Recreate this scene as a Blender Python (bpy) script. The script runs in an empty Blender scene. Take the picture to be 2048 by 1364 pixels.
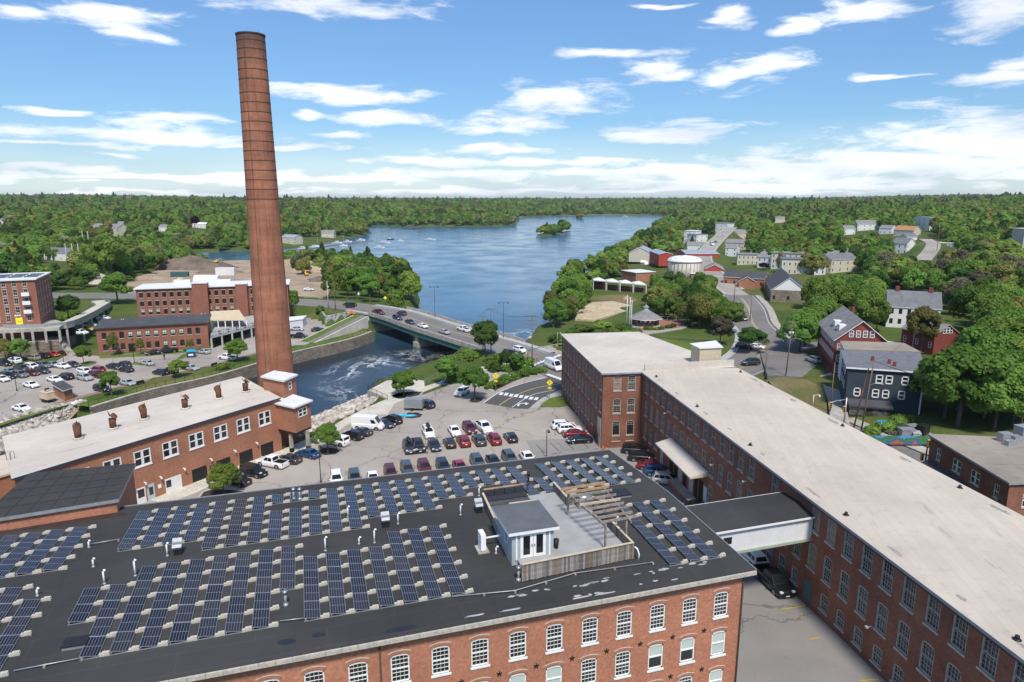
import bpy, math, random
import numpy as np
from mathutils import Vector, Matrix
random.seed(7);RNG=np.random.default_rng(7)
scene=bpy.context.scene
COL=scene.collection
R=math.radians
# ---------------------------------------------------------------- camera
FPX, CXP, CYP, YHP, CAMH=1350.0, 1024.0, 682.0, 396.0, 44.0
PITCH=math.atan((CYP-YHP)/FPX);CP, SP=math.cos(PITCH), math.sin(PITCH)
cam_d=bpy.data.cameras.new('camera');cam=bpy.data.objects.new('camera',cam_d);COL.objects.link(cam)
cam.location=(0,0,CAMH);cam.rotation_euler=(R(90)-PITCH,0,0)
cam_d.sensor_width=36;cam_d.lens=36*FPX/2048;cam_d.clip_start=0.5;cam_d.clip_end=40000
scene.camera=cam
# ---------------------------------------------------------------- sky, sun, exposure
SUN_EL, SUN_AZ=R(56), R(168)
world=bpy.data.worlds.new('World');scene.world=world;world.use_nodes=True
WN, WL=world.node_tree.nodes, world.node_tree.links
WN.clear()
def wn(t,**k):
 n=WN.new(t)
 for a, b in k.items():setattr(n,a,b)
 return n
w_out=wn('ShaderNodeOutputWorld');w_bg=wn('ShaderNodeBackground');w_bg.inputs[1].default_value=0.122
w_sky=wn('ShaderNodeTexSky',sky_type='NISHITA',sun_disc=False)
w_sky.sun_elevation=SUN_EL;w_sky.sun_rotation=SUN_AZ
w_sky.air_density=1.0;w_sky.dust_density=0.3;w_sky.ozone_density=2.2;w_sky.altitude=50
w_tc=wn('ShaderNodeTexCoord');w_sep=wn('ShaderNodeSeparateXYZ')
WL.new(w_tc.outputs['Generated'],w_sep.inputs[0])
def wmath(op,a,b=None,c=None,clamp=False):
 n=wn('ShaderNodeMath',operation=op);n.use_clamp=clamp
 for i, v in enumerate((a,b,c)):
  if v is None:continue
  if isinstance(v,(int,float)):n.inputs[i].default_value=v
  else:WL.new(v,n.inputs[i])
 return n.outputs[0]
def wvec(op,a,b):
 n=wn('ShaderNodeVectorMath',operation=op)
 for i, v in enumerate((a,b)):
  if v is None:continue
  if isinstance(v,tuple):n.inputs[i].default_value=v
  else:WL.new(v,n.inputs[i])
 return n
az=wmath('ARCTAN2',w_sep.outputs[0],w_sep.outputs[1]);el=wmath('ARCSINE',w_sep.outputs[2])
w_p=wn('ShaderNodeCombineXYZ');WL.new(az,w_p.inputs[0]);WL.new(el,w_p.inputs[1])
w_st=wvec('MULTIPLY',w_p.outputs[0],(8.0,34.0,1.0))
def wnoise(vec,scale,detail,rough,dist=0.0):
 n=wn('ShaderNodeTexNoise');n.inputs['Scale'].default_value=scale;n.inputs['Detail'].default_value=detail
 n.inputs['Roughness'].default_value=rough;n.inputs['Distortion'].default_value=dist
 WL.new(vec,n.inputs['Vector']);return n
n_warp=wnoise(w_st.outputs[0],0.9,2,0.6)
n_det=wnoise(w_st.outputs[0],1.7,6,0.66,0.4)
warp=wvec('MULTIPLY',wvec('SUBTRACT',n_warp.outputs['Color'],(0.5,0.5,0.5)).outputs[0],(0.10,0.035,0))
w_q=wvec('ADD',w_p.outputs[0],warp.outputs[0]).outputs[0]
def dir_of(x,y):
 u, v=(x-CXP)/FPX,(CYP-y)/FPX
 d=Vector((u,CP+v*SP,v*CP-SP)).normalized()
 return math.atan2(d.x,d.y), math.asin(d.z)
CLOUDS=[(40,18,70,20),(225,42,95,30),(285,72,55,10),(640,10,190,24),(125,220,55,7),(330,243,120,13),(310,270,230,17),(130,287,160,7),(220,308,65,5),(20,348,45,14),(130,333,130,9),(170,362,42,5),(690,186,125,19),(775,233,88,15),(630,225,32,7),(690,268,65,9),(1125,200,105,33),(1005,250,92,20),(1000,300,125,9),(860,325,170,13),(920,352,260,13),(620,357,270,9),(1330,263,135,18),(1320,142,62,22),(1450,150,62,26),(1545,128,62,26),(1230,112,100,11),(1600,50,52,18),(1462,30,46,20),(1715,22,90,26),(1985,35,90,36),(2010,155,85,20),(1795,150,66,6),(2030,122,60,10),(1800,330,560,46),(1960,285,260,62),(1480,345,460,28),(1200,347,270,11),(1500,368,640,12),(1320,10,60,6),(420,352,420,8),(1250,380,900,7),(300,385,500,6),(560,290,160,7),(1080,322,260,8)]
dmin=None
for cx, cy, rx, ry in CLOUDS:
 a0, e0=dir_of(cx,cy);a1, _=dir_of(cx+rx,cy);_, e1_=dir_of(cx,cy-ry)
 ia, ie=1/max(1e-4,abs(a1-a0)), 1/max(1e-4,abs(e1_-e0))
 m=wn('ShaderNodeVectorMath',operation='MULTIPLY_ADD');WL.new(w_q,m.inputs[0]);m.inputs[1].default_value=(ia,ie,0);m.inputs[2].default_value=(-a0*ia,-e0*ie,0)
 d=wn('ShaderNodeVectorMath',operation='DOT_PRODUCT');WL.new(m.outputs[0],d.inputs[0]);WL.new(m.outputs[0],d.inputs[1])
 dmin=d.outputs['Value']if dmin is None else wmath('MINIMUM',dmin,d.outputs['Value'])
dmin=wmath('SQRT',dmin)
body=wmath('SUBTRACT',1.35,dmin)
det=wmath('MULTIPLY',wmath('SUBTRACT',n_det.outputs[0],0.5),3.0)
dens=wmath('ADD',wmath('MULTIPLY',body,0.95),det)
n_all=wnoise(w_st.outputs[0],0.33,3,0.6)
outside=wmath('GREATER_THAN',wmath('ADD',wmath('ABSOLUTE',az),wmath('MULTIPLY',wmath('MAXIMUM',wmath('SUBTRACT',el,0.42),0.0),9.0)),0.72)
dens2=wmath('MULTIPLY',wmath('MULTIPLY',wmath('SUBTRACT',n_all.outputs[0],0.52),5.0),outside)
dens=wmath('MAXIMUM',dens,dens2)
w_mr=wn('ShaderNodeMapRange',interpolation_type='SMOOTHSTEP');WL.new(dens,w_mr.inputs[0])
w_mr.inputs[1].default_value=-0.12;w_mr.inputs[2].default_value=1.05
above=wmath('GREATER_THAN',el,0.0)
veil=wn('ShaderNodeMapRange');WL.new(el,veil.inputs[0]);veil.inputs[1].default_value=0.0;veil.inputs[2].default_value=0.11
veil.inputs[3].default_value=0.45;veil.inputs[4].default_value=0.0
amt=wmath('MULTIPLY',wmath('MAXIMUM',wmath('MULTIPLY',w_mr.outputs[0],0.97),veil.outputs[0]),above)
n_sh=wnoise(w_st.outputs[0],0.55,2,0.55)
cr=wn('ShaderNodeValToRGB');WL.new(n_sh.outputs[0],cr.inputs[0])
cr.color_ramp.elements[0].position=0.30;cr.color_ramp.elements[0].color=(4.6,5.0,5.6,1)
cr.color_ramp.elements[1].position=0.58;cr.color_ramp.elements[1].color=(6.6,6.75,7.0,1)
w_mix=wn('ShaderNodeMix',data_type='RGBA');WL.new(amt,w_mix.inputs[0])
w_tint=wn('ShaderNodeMix',data_type='RGBA',blend_type='MULTIPLY');w_tint.inputs[0].default_value=1.0
WL.new(w_sky.outputs[0],w_tint.inputs[6]);w_tint.inputs[7].default_value=(0.66,0.92,1.16,1)
w_gr=wn('ShaderNodeMapRange');WL.new(el,w_gr.inputs[0]);w_gr.inputs[1].default_value=0.0;w_gr.inputs[2].default_value=0.42;w_gr.inputs[3].default_value=0.56;w_gr.inputs[4].default_value=0.80
w_sc=wn('ShaderNodeVectorMath',operation='SCALE');WL.new(w_tint.outputs[2],w_sc.inputs[0]);WL.new(w_gr.outputs[0],w_sc.inputs['Scale'])
WL.new(w_sc.outputs[0],w_mix.inputs[6]);WL.new(cr.outputs[0],w_mix.inputs[7])
WL.new(w_mix.outputs[2],w_bg.inputs[0]);WL.new(w_bg.outputs[0],w_out.inputs[0])
sun_d=bpy.data.lights.new('sun','SUN');sun=bpy.data.objects.new('sun',sun_d);COL.objects.link(sun)
sun_d.energy=3.2;sun_d.angle=R(9);sun_d.color=(1.0,0.93,0.83)
sv=Vector((math.sin(SUN_AZ)*math.cos(SUN_EL),math.cos(SUN_AZ)*math.cos(SUN_EL),math.sin(SUN_EL)))
sun.rotation_euler=sv.to_track_quat('Z','Y').to_euler();sun.location=(60,-80,120)
vs=scene.view_settings;vs.view_transform='Standard';vs.look='None';vs.gamma=1.0;vs.use_curve_mapping=False;vs.exposure=0.56
scene.cycles.max_bounces=5;scene.cycles.diffuse_bounces=3;scene.cycles.glossy_bounces=3;scene.cycles.transparent_max_bounces=4
# ---------------------------------------------------------------- place finding: photo point on a level of known height
def ray(x,y):
 u, v=(x-CXP)/FPX,(CYP-y)/FPX
 return Vector((u,CP+v*SP,v*CP-SP))
def P(x,y,h=0.0):
 d=ray(x,y);s=(h-CAMH)/d.z
 return Vector((d.x*s,d.y*s,h))
def P2(x,y,h=0.0):
 p=P(x,y,h);return(p.x,p.y)
# ---------------------------------------------------------------- mesh builder
class MB:
 def __init__(s):s.V=[];s.F=[];s.M=[];s.S=[];s.U=[]
 def v(s,p):s.V.append(tuple(p));return len(s.V)-1
 def f(s,pts,m=0,uv=None,smooth=False):
  i0=len(s.V);s.V+=[tuple(p)for p in pts]
  s.F.append(list(range(i0,i0+len(pts))));s.M.append(m);s.S.append(smooth);s.U.append(uv)
 def fi(s,idx,m=0,smooth=False,uv=None):s.F.append(list(idx));s.M.append(m);s.S.append(smooth);s.U.append(uv)
 def box(s,c,d,rz=0.0,m=0,top=None,tilt=None):
  """c: centre of the base, d: sizes"""
  ca, sa=math.cos(rz), math.sin(rz)
  def T(x,y,z):return(c[0]+x*ca-y*sa,c[1]+x*sa+y*ca,c[2]+z)
  a, b, h=d[0]/2, d[1]/2, d[2]
  p=[T(-a,-b,0),T(a,-b,0),T(a,b,0),T(-a,b,0),T(-a,-b,h),T(a,-b,h),T(a,b,h),T(-a,b,h)]
  tm=m if top is None else top
  for q, mm, uu in(((0,1,5,4),m,d[0]),((1,2,6,5),m,d[1]),((2,3,7,6),m,d[0]),((3,0,4,7),m,d[1])):
   s.f([p[i]for i in q],mm,[(0,0),(uu,0),(uu,h),(0,h)])
  s.f([p[4],p[5],p[6],p[7]],tm,[(0,0),(d[0],0),(d[0],d[1]),(0,d[1])]);s.f([p[3],p[2],p[1],p[0]],m)
 def bar(s,a,b,w,h=None,m=0):
  """box beam from a to b, w wide, h high (centred)"""
  a, b=Vector(a), Vector(b);h=h or w;d=(b-a)
  if d.length<1e-6:return
  t=d.normalized();up=Vector((0,0,1))if abs(t.z)<0.95 else Vector((1,0,0))
  sd=t.cross(up).normalized()*(w/2);u=sd.cross(t).normalized()*(h/2)
  p=[a-sd-u,a+sd-u,a+sd+u,a-sd+u,b-sd-u,b+sd-u,b+sd+u,b-sd+u]
  for q in((0,1,5,4),(1,2,6,5),(2,3,7,6),(3,0,4,7),(3,2,1,0),(4,5,6,7)):s.f([p[i]for i in q],m)
 def prism(s,poly,z0,z1,m=0,top=None,bottom=False,skirt=True):
  """poly CCW list of (x,y); z0/z1 numbers or functions of (x,y)"""
  g0=z0 if callable(z0)else(lambda x,y:z0);g1=z1 if callable(z1)else(lambda x,y:z1)
  n=len(poly);tm=m if top is None else top;u=0
  if skirt:
   for i in range(n):
    a, b=poly[i], poly[(i+1)%n];L=math.dist(a,b)
    s.f([(a[0],a[1],g0(*a)),(b[0],b[1],g0(*b)),(b[0],b[1],g1(*b)),(a[0],a[1],g1(*a))],m,[(u,g0(*a)),(u+L,g0(*b)),(u+L,g1(*b)),(u,g1(*a))]);u+=L
  s.f([(a[0],a[1],g1(*a))for a in poly],tm,[(a[0],a[1])for a in poly])
  if bottom:s.f([(a[0],a[1],g0(*a))for a in reversed(poly)],m)
 def cyl(s,c,r0,r1,h,n=12,m=0,cap=True,smooth=True,top=None):
  i0=len(s.V)
  for z, r in((0,r0),(h,r1)):
   for k in range(n):
    a=2*math.pi*k/n;s.V.append((c[0]+r*math.cos(a),c[1]+r*math.sin(a),c[2]+z))
  for k in range(n):
   k2=(k+1)%n;L0, L1=2*math.pi*r0*k/n, 2*math.pi*r0*(k+1)/n
   s.fi((i0+k,i0+k2,i0+n+k2,i0+n+k),m,smooth,[(L0,c[2]),(L1,c[2]),(L1,c[2]+h),(L0,c[2]+h)])
  if cap:s.fi([i0+n+k for k in range(n)],m if top is None else top);s.fi([i0+n-1-k for k in range(n)],m)
 def tube(s,pts,r,n=6,m=0,cap=True):
  pts=[Vector(p)for p in pts];rs=r if isinstance(r,(list,tuple))else[r]*len(pts);i0=len(s.V)
  for i, p in enumerate(pts):
   t=(pts[min(i+1,len(pts)-1)]-pts[max(i-1,0)]).normalized()
   up=Vector((0,0,1))if abs(t.z)<0.9 else Vector((1,0,0))
   a=t.cross(up).normalized();b=a.cross(t)
   for k in range(n):
    g=2*math.pi*k/n;s.V.append(tuple(p+(a*math.cos(g)+b*math.sin(g))*rs[i]))
  for i in range(len(pts)-1):
   for k in range(n):
    k2=(k+1)%n;q=i0+i*n
    s.fi((q+k2,q+k,q+n+k,q+n+k2),m,True)
  if cap:s.fi([i0+k for k in range(n)],m);s.fi([i0+(len(pts)-1)*n+n-1-k for k in range(n)],m)
 def mesh(s,name,mats):
  me=bpy.data.meshes.new(name);me.from_pydata(s.V,[],s.F)
  for m in(mats if isinstance(mats,(list,tuple))else[mats]):me.materials.append(MAT[m]if isinstance(m,str)else m)
  me.polygons.foreach_set('material_index',s.M);me.polygons.foreach_set('use_smooth',s.S)
  if any(u is not None for u in s.U):
   uvl=me.uv_layers.new(name='UVMap');flat=[]
   for f, u in zip(s.F,s.U):
    for k in range(len(f)):flat+=list(u[k])if u is not None else[0.0,0.0]
   uvl.data.foreach_set('uv',flat)
  me.update();return me
 def build(s,name,mats,parent=None):
  return put(name,s.mesh(name,mats),parent)
def put(name,me,parent=None,loc=None,rz=0.0,local=False):
 o=bpy.data.objects.new(name,me);COL.objects.link(o)
 if loc is not None:o.location=loc
 if rz:o.rotation_euler=(0,0,rz)
 if parent is not None:
  o.parent=parent
  if not local:o.matrix_parent_inverse=Matrix.Translation(-parent.location)
 return o
LABELS={}
def tag(o,label,cat,group=None):
 o['label']=label;o['category']=cat
 if group:o['group']=group
 LABELS.setdefault(label,[]).append(o.name)
 return o
def thing(name,label,cat,loc=(0,0,0),group=None,rz=0.0):
 o=bpy.data.objects.new(name,None);COL.objects.link(o);o.location=loc;o.empty_display_size=0.5
 if rz:o.rotation_euler=(0,0,rz)
 return tag(o,label,cat,group)
def struct(o,kind='structure'):o['kind']=kind;return o
ORDW=['first','second','third','fourth','fifth','sixth','seventh','eighth','ninth','tenth','eleventh','twelfth','thirteenth','fourteenth','fifteenth','sixteenth','seventeenth','eighteenth','nineteenth','twentieth']
def ordw(i):
 if i<20:return ORDW[i]
 t=['twenty','thirty','forty','fifty','sixty','seventy','eighty','ninety'][(i+1)//10-2]
 u=(i+1)%10
 return(t[:-1]+'ieth')if u==0 else t+'-'+ORDW[u-1]
# ---------------------------------------------------------------- materials
MAT={}
def nmat(name):
 m=bpy.data.materials.new(name);m.use_nodes=True;MAT[name]=m
 nt=m.node_tree;b=nt.nodes['Principled BSDF'];return m, nt.nodes, nt.links, b
def noise_node(N,L,scale,detail=4,rough=0.55,coord='Object',vec=None):
 n=N.new('ShaderNodeTexNoise');n.inputs['Scale'].default_value=scale;n.inputs['Detail'].default_value=detail;n.inputs['Roughness'].default_value=rough
 if vec is None:
  tc=N.new('ShaderNodeTexCoord');vec=tc.outputs[coord]
 L.new(vec,n.inputs['Vector']);return n
def ramp(N,L,fac,stops):
 r=N.new('ShaderNodeValToRGB');L.new(fac,r.inputs[0]);e=r.color_ramp.elements
 while len(e)<len(stops):e.new(0.5)
 for el_,(p,c)in zip(e,stops):el_.position=p;el_.color=(c[0],c[1],c[2],1)
 return r
def mixc(N,L,fac,a,b,blend='MIX'):
 m=N.new('ShaderNodeMix');m.data_type='RGBA';m.blend_type=blend
 for i, v in((0,fac),(6,a),(7,b)):
  if isinstance(v,(int,float)):m.inputs[i].default_value=v
  elif isinstance(v,tuple):m.inputs[i].default_value=(*v,1)
  else:L.new(v,m.inputs[i])
 return m.outputs[2]
def bump(N,L,b,height,strength=0.3,dist=0.02):
 n=N.new('ShaderNodeBump');n.inputs['Strength'].default_value=strength;n.inputs['Distance'].default_value=dist
 L.new(height,n.inputs['Height']);L.new(n.outputs[0],b.inputs['Normal'])
def mk(name,c,c2=None,scale=1.0,rough=0.7,metal=0.0,bmp=0.0,spec=0.4,fine=None,coord='Object',lo=0.35,hi=0.65,coat=0.0):
 m, N, L, b=nmat(name)
 b.inputs['Roughness'].default_value=rough;b.inputs['Metallic'].default_value=metal;b.inputs['Specular IOR Level'].default_value=spec
 b.inputs['Coat Weight'].default_value=coat
 if c2 is None:b.inputs['Base Color'].default_value=(*c,1)
 else:
  n=noise_node(N,L,scale,6,0.6,coord);r=ramp(N,L,n.outputs[0],[(lo,c),(hi,c2)]);col=r.outputs[0]
  if fine:
   n2=noise_node(N,L,fine,3,0.6,coord);r2=ramp(N,L,n2.outputs[0],[(0.3,(0.72,)*3),(0.7,(1.22,)*3)])
   col=mixc(N,L,1.0,col,r2.outputs[0],'MULTIPLY')
  L.new(col,b.inputs['Base Color'])
  if bmp:bump(N,L,b,n.outputs[0],bmp,0.05)
 return m
def brick(name,c1,c2,mortar,stain=(0.6,1.1),bw=0.22,rh=0.076,ms=0.012,soot=False,speck=1.0):
 m, N, L, b=nmat(name);b.inputs['Roughness'].default_value=0.85;b.inputs['Specular IOR Level'].default_value=0.2
 uv=N.new('ShaderNodeUVMap');uv.uv_map='UVMap'
 t=N.new('ShaderNodeTexBrick');L.new(uv.outputs[0],t.inputs['Vector'])
 t.inputs['Scale'].default_value=1.0;t.inputs['Brick Width'].default_value=bw;t.inputs['Row Height'].default_value=rh;t.inputs['Mortar Size'].default_value=ms
 t.inputs['Color1'].default_value=(*c1,1);t.inputs['Color2'].default_value=(*c2,1);t.inputs['Mortar'].default_value=(*mortar,1);t.inputs['Bias'].default_value=-0.1
 n=noise_node(N,L,0.22,7,0.65,vec=uv.outputs[0]);r=ramp(N,L,n.outputs[0],[(0.28,(stain[0],)*3),(0.7,(stain[1],)*3)])
 n2=noise_node(N,L,4.0,4,0.6,vec=uv.outputs[0]);r2=ramp(N,L,n2.outputs[0],[(0.3,tuple(1+(v-1)*speck for v in(0.75,0.78,0.8))),(0.7,tuple(1+(v-1)*speck for v in(1.2,1.15,1.12)))])
 c=mixc(N,L,1.0,t.outputs[0],r.outputs[0],'MULTIPLY');c=mixc(N,L,1.0,c,r2.outputs[0],'MULTIPLY')
 if soot:
  sp_=N.new('ShaderNodeSeparateXYZ');L.new(uv.outputs[0],sp_.inputs[0])
  mp=N.new('ShaderNodeMapping');mp.inputs['Scale'].default_value=(1.6,0.07,1);L.new(uv.outputs[0],mp.inputs[0]);ns=noise_node(N,L,1.0,5,0.65,vec=mp.outputs[0])
  c=mixc(N,L,1.0,c,ramp(N,L,ns.outputs[0],[(0.28,(0.62,0.6,0.58)),(0.5,(1.0,)*3),(0.75,(1.12,1.1,1.08))]).outputs[0],'MULTIPLY')
  mp2=N.new('ShaderNodeMapping');mp2.inputs['Scale'].default_value=(0.05,0.55,1);L.new(uv.outputs[0],mp2.inputs[0]);n4=noise_node(N,L,1.0,3,0.6,vec=mp2.outputs[0])
  c=mixc(N,L,1.0,c,ramp(N,L,n4.outputs[0],[(0.3,(0.84,0.8,0.78)),(0.7,(1.15,1.12,1.1))]).outputs[0],'MULTIPLY')
  n5=noise_node(N,L,0.9,5,0.7,vec=uv.outputs[0]);ad=N.new('ShaderNodeMath');ad.operation='MULTIPLY_ADD';L.new(n5.outputs[0],ad.inputs[0]);ad.inputs[1].default_value=5.0;L.new(sp_.outputs[1],ad.inputs[2])
  mr=N.new('ShaderNodeMapRange');L.new(ad.outputs[0],mr.inputs[0]);mr.inputs[1].default_value=70.0;mr.inputs[2].default_value=78.0
  c=mixc(N,L,mr.outputs[0],c,(0.07,0.05,0.042))
 L.new(c,b.inputs['Base Color']);bump(N,L,b,t.outputs['Fac'],-0.25,0.01)
 return m
brick('brick_front',(0.50,0.168,0.083),(0.39,0.116,0.058),(0.40,0.26,0.19),(0.80,1.1))
brick('brick_mill',(0.315,0.118,0.068),(0.225,0.077,0.047),(0.22,0.14,0.105),(0.58,1.18))
brick('brick_low',(0.45,0.175,0.092),(0.35,0.125,0.066),(0.36,0.23,0.165),(0.74,1.12))
brick('brick_chimney',(0.43,0.165,0.092),(0.32,0.112,0.064),(0.30,0.185,0.13),(0.66,1.14),soot=True)
brick('brick_left',(0.34,0.112,0.066),(0.26,0.080,0.050),(0.28,0.17,0.13),(0.8,1.1))
brick('brick_red',(0.27,0.050,0.040),(0.20,0.036,0.032),(0.22,0.09,0.075),(0.8,1.1))
brick('stone_wall',(0.34,0.29,0.22),(0.20,0.17,0.13),(0.12,0.10,0.08),(0.6,1.15),0.9,0.42,0.05)
brick('clapboard_blue',(0.050,0.066,0.085),(0.045,0.060,0.078),(0.026,0.035,0.046),(0.85,1.1),4.0,0.16,0.02,speck=0.25)
brick('clapboard_white',(0.78,0.78,0.76),(0.74,0.74,0.73),(0.5,0.5,0.5),(0.92,1.03),4.0,0.14,0.012,speck=0.25)
brick('clapboard_cream',(0.62,0.58,0.47),(0.58,0.54,0.44),(0.4,0.37,0.3),(0.9,1.05),4.0,0.14,0.012,speck=0.25)
brick('board_white',(0.70,0.70,0.70),(0.66,0.66,0.67),(0.54,0.54,0.55),(0.88,1.05),0.24,6.0,0.010,speck=0.25)
brick('metal_siding',(0.56,0.48,0.34),(0.53,0.45,0.32),(0.34,0.29,0.2),(0.92,1.04),0.3,8.0,0.03,speck=0.25)
brick('brick_paving',(0.33,0.15,0.11),(0.25,0.11,0.085),(0.25,0.17,0.14),(0.8,1.1),0.4,0.2,0.02)
mk('white_trim',(0.80,0.80,0.78),(0.72,0.72,0.70),2.0,0.5)
mk('cream_trim',(0.50,0.46,0.39),(0.36,0.33,0.28),3.0,0.7)
mk('weathered_frame',(0.47,0.44,0.38),(0.30,0.275,0.235),2.5,0.8)
mk('brown_frame',(0.035,0.028,0.024),(0.06,0.045,0.035),2.0,0.6)
mk('black_metal',(0.012,0.012,0.013),(0.022,0.021,0.021),3.0,0.45)
mk('steel',(0.52,0.53,0.54),(0.40,0.41,0.42),4.0,0.35,0.8)
mk('galvanised',(0.44,0.45,0.46),(0.33,0.34,0.35),3.0,0.45,0.5)
mk('pvc_white',(0.82,0.82,0.80),rough=0.4)
mk('concrete',(0.46,0.43,0.37),(0.31,0.285,0.24),0.6,0.85,fine=6.0)
mk('concrete_pale',(0.58,0.545,0.47),(0.46,0.425,0.36),0.35,0.85,fine=5.0)
mk('concrete_grey',(0.42,0.42,0.41),(0.33,0.33,0.325),0.5,0.85,fine=5.0)
mk('ballast',(0.52,0.48,0.40),(0.38,0.35,0.29),5.0,0.9)
mk('granite',(0.36,0.33,0.29),(0.22,0.20,0.175),0.9,0.85)
mk('rust',(0.22,0.075,0.03),(0.055,0.04,0.036),3.0,0.85)
mk('timber_pole',(0.21,0.145,0.10),(0.13,0.09,0.065),2.0,0.85)
mk('teal_steel',(0.035,0.135,0.13),(0.05,0.10,0.095),0.8,0.55)
mk('mulch',(0.050,0.032,0.022),(0.028,0.019,0.014),2.0,0.95)
mk('dirt',(0.40,0.315,0.215),(0.26,0.195,0.13),0.09,0.95,fine=1.2)
mk('dirt_dark',(0.20,0.155,0.115),(0.11,0.085,0.065),0.12,0.95,fine=1.0)
mk('sand',(0.52,0.42,0.28),(0.40,0.32,0.22),0.15,0.95,fine=1.0)
def asphalt(name,c1,c2,crack=0.6,oil=0.75):
 m, N, L, b=nmat(name);b.inputs['Roughness'].default_value=0.9;b.inputs['Specular IOR Level'].default_value=0.25
 n=noise_node(N,L,0.045,8,0.62);c=ramp(N,L,n.outputs[0],[(0.36,c1),(0.64,c2)]).outputs[0]
 n2=noise_node(N,L,14.0,2,0.6);c=mixc(N,L,1.0,c,ramp(N,L,n2.outputs[0],[(0.3,(0.9,)*3),(0.7,(1.1,)*3)]).outputs[0],'MULTIPLY')
 n3=noise_node(N,L,0.3,6,0.7);c=mixc(N,L,1.0,c,ramp(N,L,n3.outputs[0],[(0.27,(oil,)*3),(0.40,(1.0,)*3)]).outputs[0],'MULTIPLY')
 tc=N.new('ShaderNodeTexCoord');w=noise_node(N,L,0.25,4,0.6,vec=tc.outputs['Object']);mx=N.new('ShaderNodeVectorMath');mx.operation='MULTIPLY_ADD';L.new(w.outputs['Color'],mx.inputs[0]);mx.inputs[1].default_value=(5,5,0);L.new(tc.outputs['Object'],mx.inputs[2])
 v=N.new('ShaderNodeTexVoronoi');v.feature='DISTANCE_TO_EDGE';v.inputs['Scale'].default_value=0.085;L.new(mx.outputs[0],v.inputs['Vector'])
 k=ramp(N,L,v.outputs['Distance'],[(0.0,(crack,)*3),(0.013,(1.0,)*3)]).outputs[0];c=mixc(N,L,1.0,c,k,'MULTIPLY');L.new(c,b.inputs['Base Color'])
asphalt('asphalt_old',(0.37,0.335,0.295),(0.27,0.243,0.215),0.5,0.72);asphalt('asphalt_alley',(0.275,0.262,0.245),(0.205,0.195,0.183),0.55,0.75);asphalt('asphalt_road',(0.205,0.192,0.180),(0.155,0.146,0.138),0.7,0.85);asphalt('asphalt_new',(0.100,0.097,0.096),(0.082,0.080,0.080),0.95,0.9)
mk('paint_white',(0.72,0.72,0.69),(0.52,0.51,0.49),1.2,0.7)
mk('paint_yellow',(0.56,0.34,0.06),(0.46,0.29,0.07),1.2,0.7)
mk('sign_yellow',(0.85,0.72,0.02),rough=0.5);mk('signal_yellow',(0.80,0.42,0.02),rough=0.5)
mk('orange_plastic',(0.85,0.16,0.02),rough=0.5);mk('red_lens',(0.30,0.01,0.01),rough=0.25);mk('lamp_lens',(0.62,0.64,0.66),rough=0.15)
mk('rubber',(0.014,0.014,0.015),rough=0.85);mk('plate_white',(0.75,0.75,0.74),rough=0.5);mk('dark_plastic',(0.02,0.02,0.021),rough=0.6)
mk('slate_roof',(0.175,0.18,0.195),(0.125,0.13,0.145),0.6,0.8,fine=5.0)
mk('shingle_dark',(0.075,0.078,0.085),(0.05,0.052,0.058),0.5,0.85,fine=5.0)
mk('shingle_grey',(0.25,0.245,0.24),(0.18,0.178,0.175),0.5,0.85,fine=4.0)
mk('shingle_orange',(0.45,0.23,0.11),(0.36,0.18,0.09),0.6,0.85,fine=4.0)
mk('roof_white',(0.70,0.70,0.69),(0.62,0.62,0.61),0.25,0.6)
mk('metal_roof',(0.40,0.43,0.46),(0.32,0.35,0.38),0.4,0.4,0.2)
mk('red_metal',(0.42,0.055,0.035),(0.36,0.045,0.03),0.5,0.6)
mk('blue_tarp',(0.04,0.13,0.42),rough=0.6);mk('cyan_plastic',(0.02,0.30,0.55),(0.03,0.42,0.55),2.0,0.4)
mk('cloth_dark',(0.03,0.032,0.04),rough=0.9);mk('cloth_tan',(0.42,0.31,0.22),rough=0.9);mk('skin',(0.48,0.30,0.22),rough=0.6);mk('hair',(0.03,0.02,0.015),rough=0.8)
mk('wood_weathered',(0.34,0.29,0.23),(0.17,0.145,0.12),2.2,0.9);mk('wood_fresh',(0.46,0.29,0.15),(0.33,0.2,0.11),2.0,0.85);mk('wood_pale',(0.56,0.46,0.34),(0.42,0.34,0.25),2.0,0.85)
mk('deck_grey',(0.34,0.34,0.335),(0.29,0.29,0.288),0.8,0.75)
mk('blind',(0.50,0.56,0.50),(0.42,0.48,0.43),1.0,0.5)
mk('boat_white',(0.80,0.80,0.79),rough=0.3);mk('boat_navy',(0.03,0.05,0.10),rough=0.3)
mk('canvas_tan',(0.60,0.48,0.32),(0.52,0.42,0.28),0.8,0.8)
mk('marsh',(0.26,0.27,0.08),(0.20,0.22,0.07),0.05,0.95)
def glass_mat(name,c,rough=0.06,c2=None):
 m, N, L, b=nmat(name);b.inputs['Roughness'].default_value=rough;b.inputs['Specular IOR Level'].default_value=0.6
 if c2:
  n=noise_node(N,L,1.3,2,0.5);r=ramp(N,L,n.outputs[0],[(0.42,c),(0.6,c2)]);L.new(r.outputs[0],b.inputs['Base Color'])
 else:b.inputs['Base Color'].default_value=(*c,1)
glass_mat('glass',(0.018,0.020,0.022),0.08,(0.035,0.038,0.040));glass_mat('glass_grey',(0.05,0.054,0.056),0.12,(0.13,0.13,0.125));glass_mat('glass_car',(0.012,0.014,0.016),0.04);glass_mat('glass_board',(0.26,0.15,0.09),0.5,(0.30,0.26,0.2))
def car_paint(name,c,metal=0.2,rough=0.32):
 m=mk(name,c,rough=rough,metal=metal,coat=0.6);return m
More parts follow.
